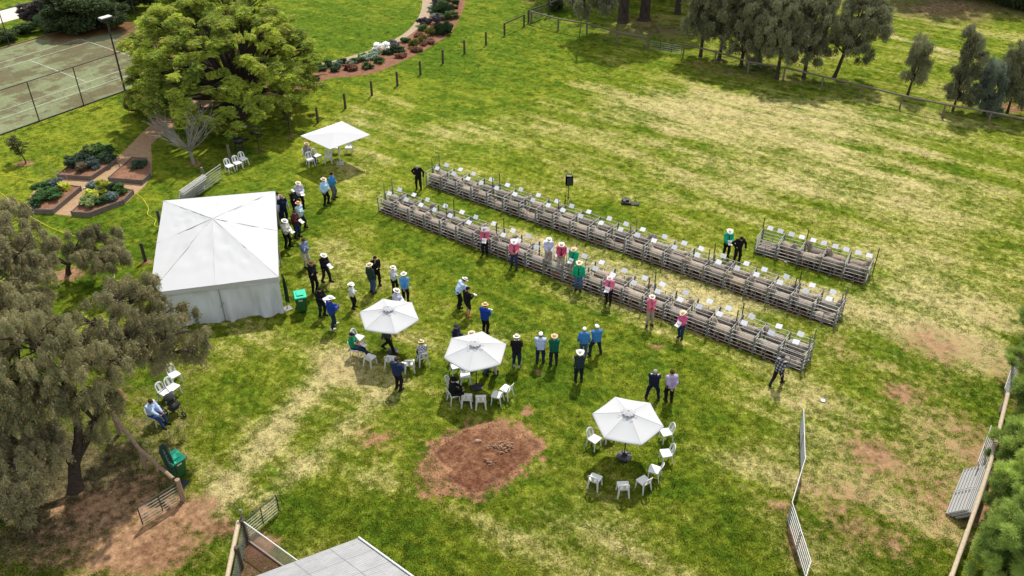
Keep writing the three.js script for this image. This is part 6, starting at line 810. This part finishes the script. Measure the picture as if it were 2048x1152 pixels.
// yard fence at the bottom, with chicken wire and the shed
{
  const C = g(494.5, 1080.5), t = thing('yard_fence', 'timber and wire yard fence beside the shed', 'fence', C), A = g(462, 1160, 1.0).sub(C).setY(0), M = A.clone().multiplyScalar(0.5), B = g(592, 1119.8, 1.05).sub(C).setY(0), Bx = B.clone().multiplyScalar(1.25);
  part('post', bar(V(0, 0, 0), V(0, 1.12, 0), 0.11, 0.1, 10), darkTimber, t); part('post', bar(M.clone().setY(0), M.clone().setY(1.15), 0.09, 0.085, 10), darkTimber, t); part('post', bar(A.clone().setY(0), A.clone().setY(1.1), 0.09, 0.085, 10), darkTimber, t);
  const off = V(-0.14, 0, 0.02); for (const [a, b] of [[V(0, 0, 0), M], [M, A]]) part('top_rail', limb([[a.x + off.x, 1.02, a.z, 0.085], [lerp(a.x, b.x, 0.5) + off.x, 1.02, lerp(a.z, b.z, 0.5), 0.085], [b.x + off.x, 1.02, b.z, 0.08]], 9), paleTimber, t);
  part('white_rail', bar(V(0.05, 1.08, 0.05), Bx.clone().setY(1.08), 0.022), white, t); part('lower_rail', bar(V(0.05, 0.06, 0.05), Bx.clone().setY(0.06), 0.035), rustSteel, t);
  const wires = []; for (let i = 1; i < 9; i++) wires.push(bar(V(0.05, 0.06 + i * 0.113, 0.05), Bx.clone().setY(0.06 + i * 0.113), 0.007, 0.007, 4)); const n = 42; for (let i = 1; i < n; i++) { const p = V(0.05, 0, 0.05).lerp(Bx, i / n); wires.push(bar(p.clone().setY(0.06), p.clone().setY(1.07), 0.0055, 0.0055, 4)); } part('wire_mesh', merge(wires), rustSteel, t).userData.kind = 'stuff';
  const w2 = []; for (let i = 1; i < 8; i++) w2.push(bar(V(0, i * 0.13, 0), A.clone().setY(i * 0.13), 0.006, 0.006, 4)); for (let i = 1; i < 26; i++) { const p = A.clone().multiplyScalar(i / 26); w2.push(bar(p.clone().setY(0.05), p.clone().setY(1.0), 0.005, 0.005, 4)); } part('wire_mesh', merge(w2), steelDull, t).userData.kind = 'stuff';
  single('gate_post', merge(new THREE.CylinderGeometry(0.035, 0.04, 1.45, 10).translate(0, 0.725, 0), new THREE.SphereGeometry(0.06, 10, 8).translate(0, 1.48, 0)), steelDull, 'thin gate post with a pale knob beside the yard corner', 'post', null, g(494, 1076));
  const yard = [C.clone(), C.clone().add(A), C.clone().add(A).add(V(3.5, 0, 1)), C.clone().add(Bx)]; structure('yard_soil', sheet(yard, 0.006), new THREE.MeshStandardMaterial({ map: gravelTex([0.11, 0.045, 0.03], [0.29, 0.15, 0.10], 34), roughness: 1, bumpMap: turfBump, bumpScale: 0.06 }));
  // shed
  const K = g(711.6, 1077.7, 2.6), Lf = g(511, 1152, 2.6), Rt = g(817.6, 1152, 2.6), s = thing('shed', 'shed with a pale corrugated iron roof at the bottom edge', 'shed', V(K.x, 0, K.z)), o = V(K.x, 0, K.z), ul = V(Lf.x - K.x, 0, Lf.z - K.z).normalize(), ur = V(Rt.x - K.x, 0, Rt.z - K.z).normalize(), LL = 6.2, RR = 5.2;
  const roofM = new THREE.MeshStandardMaterial({ map: colorTexture(256, 256, (u, v) => { const n = 0.33 + 0.10 * (fbm(u * 8, v * 3, 3) - 0.5) + 0.07 * (vn(u * 90, v * 12) - 0.5); return [n, n * 0.985, n * 0.985]; }, [1, 1]), roughness: 0.5, metalness: 0.15, side: THREE.DoubleSide });
  const sheets = 7, pitch = 0.076; for (let k = 0; k < sheets; k++) {
    const r0 = k * (RR / sheets), r1 = r0 + RR / sheets - 0.006, n = Math.round((r1 - r0) / (pitch / 6)), P = [], U = [], I = []; for (let j = 0; j <= 1; j++) for (let i = 0; i <= n; i++) { const r = lerp(r0, r1, i / n), l = j ? LL : -0.06, y = 2.6 + 0.0065 * Math.sin(r / pitch * 6.283) + 0.004 * (k % 2) - r * 0.03; const p = V(ul.x * l + ur.x * r, y, ul.z * l + ur.z * r); P.push(p.x, p.y, p.z); U.push(r / 1.5, l / 1.5 + k * 0.37); }
    for (let i = 0; i < n; i++) I.push(i, i + n + 1, i + 1, i + 1, i + n + 1, i + n + 2); const q = new THREE.BufferGeometry(); q.setAttribute('position', new THREE.Float32BufferAttribute(P, 3)); q.setAttribute('uv', new THREE.Float32BufferAttribute(U, 2)); q.setIndex(I); q.computeVertexNormals(); part('roof_sheet', q, roofM, s);
  }
  const ridge = [V(-ul.x * 0.1, 2.63, -ul.z * 0.1), V(ur.x * RR - ul.x * 0.1, 2.63 - RR * 0.03, ur.z * RR - ul.z * 0.1)]; part('gutter', merge(bar(ridge[0], ridge[1], 0.035)), white, s); part('fascia', merge(bar(ridge[0].clone().add(V(ul.x * 0.03, -0.09, ul.z * 0.03)), ridge[1].clone().add(V(ul.x * 0.03, -0.09, ul.z * 0.03)), 0.06)), darkSteel, s); part('screw_line', merge(...[0.9, 2.1, 3.3].map((l) => bar(V(ul.x * l, 2.617, ul.z * l), V(ul.x * l + ur.x * RR, 2.617 - RR * 0.03, ul.z * l + ur.z * RR), 0.004, 0.004, 4))), steelDull, s);
  const wallAng = (u) => Math.atan2(-u.z, u.x); const w1 = part('wall', rbox(RR, 2.45, 0.08, 0.01), mat([0.5, 0.49, 0.46], 0.7), s); w1.position.set(ur.x * RR / 2 + ul.x * 0.12, 1.225 - 0.02, ur.z * RR / 2 + ul.z * 0.12); w1.rotation.y = wallAng(ur); const w3 = part('wall', rbox(LL - 0.3, 2.45, 0.08, 0.01), mat([0.5, 0.49, 0.46], 0.7), s); w3.position.set(ul.x * (LL / 2 + 0.1) + ur.x * 0.1, 1.2, ul.z * (LL / 2 + 0.1) + ur.z * 0.1); w3.rotation.y = wallAng(ul);
}
// ------------------------------------------------------------------ loose steel sheep panels
const PANEL = (() => { const L = 2.9, t = new THREE.Group(); part('frame', merge(bar(V(0, 0.05, 0), V(0, 1.05, 0), 0.022), bar(V(L, 0.05, 0), V(L, 1.05, 0), 0.022), rbox(0.05, 1.0, 0.02, 0.005, L / 2, 0.55, 0.02), rbox(0.05, 1.0, 0.02, 0.005, L / 2 + 0.12, 0.55, 0.02)), steel, t); for (let i = 0; i < 6; i++) part('rail', rbox(L - 0.02, 0.062, 0.034, 0.012, L / 2, 0.1 + i * 0.185, 0), steel, t); return t; })();
function loosePanel(a, b, tilt, label, group, dy = 0) { const c = PANEL.clone(); c.name = numbered('steel_hurdle'); const d = b.clone().sub(a); c.position.copy(a).setY(dy); c.scale.x = d.length() / 2.9; c.rotation.order = 'YXZ'; c.rotation.y = Math.atan2(-d.z, d.x); c.rotation.x = tilt; scene.add(c); return tag(c, label, 'fence panel', group); }
{
  const top = (x, y) => g(x, y, 1.05).setY(0), p = [top(1609, 818), top(1612, 912), top(1584.5, 1004), top(1622, 1122), top(1610, 1160)];
  loosePanel(p[0], p[1], 0.03, 'upper steel panel of the zigzag run on the right lawn'); loosePanel(p[1], p[2], 0, 'middle steel panel of the zigzag run on the right lawn'); loosePanel(p[2], p[3], 0, 'lower steel panel of the zigzag run, seen face on'); loosePanel(p[3], p[4], 0, 'last steel panel of the zigzag run at the bottom edge');
  const a0 = g(1940, 948), a1 = g(1905, 1037), d = a1.clone().sub(a0).normalize(), n = V(d.z, 0, -d.x); if (n.x > 0) n.negate();
  for (let i = 0; i < 8; i++) { const s = a0.clone().addScaledVector(n, 0.3 + (i - 7) * 0.058).addScaledVector(d, 0.03 * Math.sin(i * 2.1)); loosePanel(s, s.clone().addScaledVector(d, 2.75), -0.76, `steel panel leaning on the right log rail, ${ordinal(i + 1)} in the stack from the rail outward`, 'stack of steel panels on the right', 0.02 + (i % 3) * 0.03).scale.y = 0.76; }
  loosePanel(g(2002, 858, 1).setY(0), g(1976, 930, 1).setY(0), 0.35, 'steel panel leaning alone on the log rail above the stack'); loosePanel(g(2050, 705, 0.9).setY(0), g(2024, 785, 0.9).setY(0), 0.3, 'steel panel at the right edge beside the conifers');
  const q0 = g(444.3, 357.7), q1 = g(366, 414); loosePanel(q0, q0.clone().lerp(q1, 0.62), -0.08, 'steel panel with open rails behind the marquee'); 
  const b0 = q0.clone().lerp(q1, 0.42); for (let i = 0; i < 4; i++) { const o = V(-0.1 - i * 0.1, 0, -0.08 - i * 0.08); loosePanel(b0.clone().add(o), q1.clone().add(o), -0.35, `steel panel in the leaning bundle behind the marquee, ${ordinal(i + 1)} from the lawn side`, 'bundle of steel panels behind the marquee', 0.01); }
}
// ------------------------------------------------------------------ bins, banners, pram, barbecue, speaker and small things
function bin(px, py, deg, label) {
  const t = thing('wheelie_bin', label, 'wheelie bin', g(px, py), rad(deg), 'green wheelie bins'), green = mat([0.016, 0.10, 0.028], 0.5), lid = mat([0.02, 0.52, 0.31], 0.45);
  const q = new RoundedBoxGeometry(0.58, 0.86, 0.66, 3, 0.05), p = q.attributes.position; for (let i = 0; i < p.count; i++) { const k = lerp(0.76, 1, (p.getY(i) + 0.43) / 0.86); p.setX(i, p.getX(i) * k); p.setZ(i, p.getZ(i) * k + (1 - k) * -0.15); } q.computeVertexNormals(); part('body', q.translate(0, 0.52, 0), green, t);
  part('rim', rbox(0.64, 0.07, 0.74, 0.025, 0, 0.95, 0), green, t); const l = rbox(0.6, 0.07, 0.74, 0.03, 0, 1.015, 0.01), lp = l.attributes.position; for (let i = 0; i < lp.count; i++) { if (lp.getY(i) > 1.02) { lp.setY(i, lp.getY(i) + 0.06 - 0.35 * lp.getX(i) ** 2 - 0.2 * lp.getZ(i) ** 2); } } l.computeVertexNormals(); part('lid', l, lid, t); part('lid_ridge', rbox(0.34, 0.03, 0.4, 0.012, 0, 1.105, 0.02), lid, t);
  part('handle', bar(V(-0.26, 1.0, -0.42), V(0.26, 1.0, -0.42), 0.018), green, t); for (const s of [-1, 1]) part('wheel', new THREE.CylinderGeometry(0.1, 0.1, 0.05, 16).rotateZ(Math.PI / 2).translate(s * 0.26, 0.1, -0.33), blackPlastic, t); part('axle', bar(V(-0.26, 0.1, -0.33), V(0.26, 0.1, -0.33), 0.015), darkSteel, t); part('sticker', rbox(0.2, 0.07, 0.006, 0.002, -0.02, 0.86, 0.345), mat([0.6, 0.62, 0.58], 0.6), t); return t;
}
bin(605, 622, 18, 'green wheelie bin with a bright teal lid beside the marquee'); bin(359, 951, 50, 'green wheelie bin partly behind the dark banner at lower left');
function banner(px, py, deg, lean, label, script) {
  const t = thing('feather_banner', label, 'banner', g(px, py), rad(deg)), s = new THREE.Shape(); s.moveTo(0.02, 0.45); s.lineTo(0.02, 1.95); s.quadraticCurveTo(0.05, 2.12, 0.12, 2.14); s.quadraticCurveTo(0.42, 1.95, 0.52, 1.55); s.lineTo(0.40, 0.55); s.quadraticCurveTo(0.2, 0.5, 0.02, 0.45);
  const q = new THREE.ExtrudeGeometry(s, { depth: 0.008, bevelEnabled: false, curveSegments: 12 }), p = q.attributes.position; for (let i = 0; i < p.count; i++) p.setZ(i, p.getZ(i) + 0.04 * Math.sin(p.getX(i) * 7 + p.getY(i) * 2)); q.computeVertexNormals(); const c = new THREE.Group();
  const b = part('banner_cloth', q, mat([0.006, 0.045, 0.035], 0.7), t); b.rotation.z = lean; const pl = part('pole', merge(bar(V(0, 0.03, 0), V(0, 2.0, 0), 0.014), limb([[0, 2.0, 0, 0.014], [0.03, 2.12, 0, 0.012], [0.13, 2.16, 0, 0.009]], 6)), darkSteel, t); pl.rotation.z = lean;
  part('base', merge(rbox(0.42, 0.015, 0.42, 0.005, 0, 0.012, 0), new THREE.CylinderGeometry(0.025, 0.03, 0.12, 10).translate(0, 0.07, 0)), script ? mat([0.03, 0.035, 0.04], 0.6) : mat([0.25, 0.25, 0.26], 0.5), t);
  const m = []; for (let i = 0; i < 6; i++) { const y = 0.8 + i * 0.17; m.push(limb([[0.16, y, 0, 0.008], [0.23, y + 0.07, 0, 0.01], [0.21, y + 0.11, 0, 0.008], [0.27, y + 0.15, 0, 0.007]], 4)); } const sc = merge(m); { const sp = sc.attributes.position; for (let i = 0; i < sp.count; i++) sp.setZ(i, sp.getZ(i) * 0.2 + 0.04 * Math.sin(sp.getX(i) * 7 + sp.getY(i) * 2) + 0.011); } part('script_print', sc, mat(script ? [0.55, 0.6, 0.58] : [0.1, 0.16, 0.14], 0.7), t).rotation.z = lean; return t;
}
banner(575, 617, -52, 0.02, 'narrow dark green feather banner on a grey plate at the marquee corner', false); banner(365, 967, 166, -0.1, 'dark green feather banner with pale script in front of a wheelie bin', true);
{
  const t = thing('barbecue', 'black barbecue standing behind the row of three chairs', 'barbecue', g(480, 303), rad(10)); const h = lathe([[0.001, 0.30], [0.16, 0.27], [0.27, 0.16], [0.31, 0.0], [0.33, -0.01], [0.33, -0.03], [0.3, -0.04], [0.24, -0.18], [0.1, -0.26], [0.001, -0.27]], 22).scale(1.35, 0.8, 0.9).translate(0, 0.82, 0); part('kettle', h, blackMetal, t); part('lid_handle', new THREE.TorusGeometry(0.08, 0.014, 6, 12, Math.PI).translate(0, 1.06, 0), darkTimber, t); for (const [x, z] of [[-0.25, -0.2], [0.25, -0.2], [-0.25, 0.2], [0.25, 0.2]]) part('leg', bar(V(x * 1.15, 0, z * 1.15), V(x * 0.8, 0.72, z * 0.8), 0.018), blackMetal, t); part('shelf', rbox(0.55, 0.03, 0.4, 0.01, 0, 0.25, 0), darkSteel, t); part('side_table', rbox(0.3, 0.03, 0.36, 0.01, 0.56, 0.83, 0), blackPlastic, t);
}
{
  const t = thing('speaker', 'black loudspeaker mounted on a tripod stand behind the far pens', 'speaker', g(1136, 411)); const c = new THREE.Shape(); c.moveTo(-0.2, 0.15); c.lineTo(0.2, 0.15); c.lineTo(0.15, -0.17); c.lineTo(-0.15, -0.17); c.lineTo(-0.2, 0.15); const q = new THREE.ExtrudeGeometry(c, { depth: 0.56, bevelSize: 0.015, bevelThickness: 0.015, bevelSegments: 2 }).rotateX(-Math.PI / 2).scale(1, 1, -1); 
  const cab = part('cabinet', q.translate(0, 1.42, 0), blackPlastic, t); cab.rotation.y = 0.25; const gr = part('grille', rbox(0.36, 0.5, 0.012, 0.004, 0, 1.7, 0.172), mat([0.025, 0.025, 0.026], 0.7), t); gr.rotation.y = 0.25; part('handle', rbox(0.14, 0.03, 0.05, 0.012, 0, 2.0, 0), mat([0.2, 0.2, 0.2], 0.5), t); part('corner_cap', rbox(0.3, 0.012, 0.2, 0.004, 0, 1.998, 0), mat([0.12, 0.12, 0.12], 0.5), t); part('pole', bar(V(0, 0.35, 0), V(0, 1.42, 0), 0.02), blackMetal, t); for (let i = 0; i < 3; i++) { const a = i * 2.094 + 0.5; part('leg', bar(V(Math.cos(a) * 0.42, 0.01, Math.sin(a) * 0.42), V(0, 0.62, 0), 0.014), blackMetal, t); part('strut', bar(V(Math.cos(a) * 0.22, 0.31, Math.sin(a) * 0.22), V(0, 0.38, 0), 0.009), blackMetal, t); }
}
{
  const t = thing('equipment_case', 'black equipment case lying open on the grass beyond the far pens', 'case', g(1254, 407), rad(-8)); part('case_body', merge(rbox(0.62, 0.14, 0.42, 0.04, -0.05, 0.08, 0)), blackPlastic, t); const l = part('open_lid', rbox(0.5, 0.05, 0.36, 0.02, 0, 0.02, 0), blackPlastic, t); l.position.set(0.48, 0.03, 0.03); l.rotation.z = 0.12; part('amplifier', rbox(0.42, 0.16, 0.26, 0.03, -0.1, 0.22, -0.04), mat([0.02, 0.02, 0.022], 0.5), t); part('label_plate', rbox(0.16, 0.09, 0.01, 0.003, -0.16, 0.24, 0.096), mat([0.6, 0.6, 0.58], 0.6), t); part('handle', new THREE.TorusGeometry(0.07, 0.012, 6, 12, Math.PI).translate(-0.1, 0.3, -0.04), blackPlastic, t);
}
{
  const t = thing('pram', 'black three wheeled pram beside the seated man under the left tree', 'pram', g(352, 826), rad(62)), M = blackMetal; for (const [x, z, r] of [[-0.28, -0.32, 0.15], [0.28, -0.32, 0.15], [0, 0.5, 0.12]]) { part('wheel', new THREE.TorusGeometry(r, 0.028, 8, 20).rotateY(Math.PI / 2).translate(x, r + 0.02, z), blackPlastic, t); part('hub', new THREE.CylinderGeometry(0.04, 0.04, 0.05, 10).rotateZ(Math.PI / 2).translate(x, r + 0.02, z), mat([0.12, 0.12, 0.12], 0.5), t); }
  part('frame', merge(...[-1, 1].flatMap((s) => [bar(V(s * 0.27, 0.17, -0.32), V(s * 0.2, 0.55, 0.05), 0.014), bar(V(s * 0.2, 0.55, 0.05), V(s * 0.03, 0.14, 0.5), 0.014), bar(V(s * 0.22, 0.4, 0.15), V(s * 0.24, 1.02, -0.55), 0.014)]), bar(V(-0.24, 1.02, -0.55), V(0.24, 1.02, -0.55), 0.018), bar(V(-0.28, 0.17, -0.32), V(0.28, 0.17, -0.32), 0.012)), M, t);
  part('seat', capMesh([cap(V(-0.14, 0.5, 0.15), V(0.14, 0.5, 0.15), 0.09), cap(V(-0.14, 0.55, -0.12), V(0.14, 0.55, -0.12), 0.09), cap(V(-0.14, 0.75, -0.28), V(0.14, 0.75, -0.28), 0.08)], 0.06, 0.025), mat([0.016, 0.016, 0.018], 0.9), t); const hood = new THREE.SphereGeometry(0.33, 18, 10, 0, Math.PI * 2, 0, Math.PI * 0.42).scale(0.8, 0.8, 0.9).rotateX(-0.35).translate(0, 0.72, -0.16); part('hood', hood, mat([0.014, 0.014, 0.016], 0.85, { side: THREE.DoubleSide }), t); part('basket', rbox(0.36, 0.14, 0.36, 0.04, 0, 0.27, -0.08), mat([0.03, 0.03, 0.033], 0.9), t);
}
const hoseM = mat([0.62, 0.55, 0.03], 0.5), hose = (pts, label) => { const w = pts.map(([x, y]) => g(x, y, 0.018)), o = w[0].clone().setY(0), q = new THREE.TubeGeometry(new THREE.CatmullRomCurve3(w.map((p) => p.clone().sub(o))), pts.length * 10, 0.018, 6); single('garden_hose', q, hoseM, label, 'hose', null, o); };
hose([[-20, 349], [0, 351], [18, 352], [40, 355.5], [64, 361], [90, 365]], 'yellow hose ending beside the lower left vegetable bed'); hose([[-20, 372], [0, 385], [12, 394], [22, 407], [38, 420], [58, 431], [80, 444], [105, 457], [132, 467], [160, 476]], 'yellow hose curving across the lawn above the crooked tree'); hose([[271, 387], [283, 395], [290, 404], [297, 417], [295, 428], [303, 434], [312, 440], [309, 448], [311, 452], [319, 454]], 'wavy yellow hose from the vegetable bed to the marquee'); hose([[226, 540], [229, 552], [229, 559], [240, 562], [252, 563]], 'short yellow hose length left of the marquee');
single('dropped_bowl', lathe([[0.001, 0.02], [0.07, 0.022], [0.10, 0.05], [0.105, 0.055], [0.11, 0.05], [0.075, 0.005], [0.001, 0.0]], 16).rotateX(0.3).translate(0, 0.03, 0), white, 'small white bowl lying on the grass right of the checked shirt walker', 'bowl', null, g(1645, 802)); single('paper_scrap', paperGeo, white, 'white paper scrap on the shaded lawn left of the saplings', 'paper', null, g(490, 254, 0.02)); 
// clods and torn roots in the big bare patch
{
  const r = rng(91), mk = (px, py, n, s, label, tone, nm) => { const o = g(px, py), q = []; for (let i = 0; i < n; i++) { const a = r() * 6.28, d = r() * s, x = Math.cos(a) * d, z = Math.sin(a) * d * 0.7; q.push(clean(limb([[x, 0, z, 0.02], [x + (r() - 0.5) * 0.25, 0.05 + r() * 0.08, z + (r() - 0.5) * 0.2, 0.03], [x + (r() - 0.5) * 0.4, 0.01, z + (r() - 0.5) * 0.3, 0.015]], 5))); } single(nm, mergeGeometries(q, false), mat(tone, 1), label, 'roots', null, o); };
  mk(1000, 895, 26, 0.55, 'tangle of torn pale roots in the big bare dirt patch', [0.36, 0.22, 0.14], 'root_tangle'); mk(985, 925, 10, 0.3, 'small heap of roots below the root tangle', [0.30, 0.17, 0.11], 'root_tangle');
  single('dirt_clod', capMesh([cap(V(-0.06, 0.03, 0), V(0.06, 0.05, 0), 0.09, 0.07)], 0.05, 0.025, null, (x, y, z) => (n3(x * 18, y * 18, z * 18) - 0.5) * 0.08), mat([0.38, 0.23, 0.16], 1), 'round pale clod in the upper part of the big dirt patch', 'clod', null, g(957, 883));
  const c = new THREE.InstancedMesh(new THREE.DodecahedronGeometry(0.03, 0), mat(0xffffff, 1), 2600), M = new THREE.Matrix4(), Q = new THREE.Quaternion(), col = new THREE.Color(); let n = 0; for (let i = 0; i < 20000 && n < 2600; i++) { const x = lerp(-4.6, 1.6, r()), z = lerp(-28.2, -23.4, r()); if (polyDist(x, z, DIRT_PATCH) < 0.1) continue; const s = 0.3 + r() * r() * 1.3; Q.setFromEuler(new THREE.Euler(r() * 6, r() * 6, r() * 6)); M.compose(V(x, 0.004, z), Q, V(s, s * 0.6, s)); c.setMatrixAt(n, M); const k = 0.7 + r() * 0.8; col.setRGB(0.2 * k, 0.1 * k, 0.06 * k); c.setColorAt(n, col); n++; } c.count = n; c.name = 'dirt_crumbs'; c.castShadow = c.receiveShadow = true; scene.add(c); tag(c, 'crumbs of red brown soil over the big bare patch', 'soil', null, 'stuff');
}
shade(scene);
renderer.render(scene, camera);
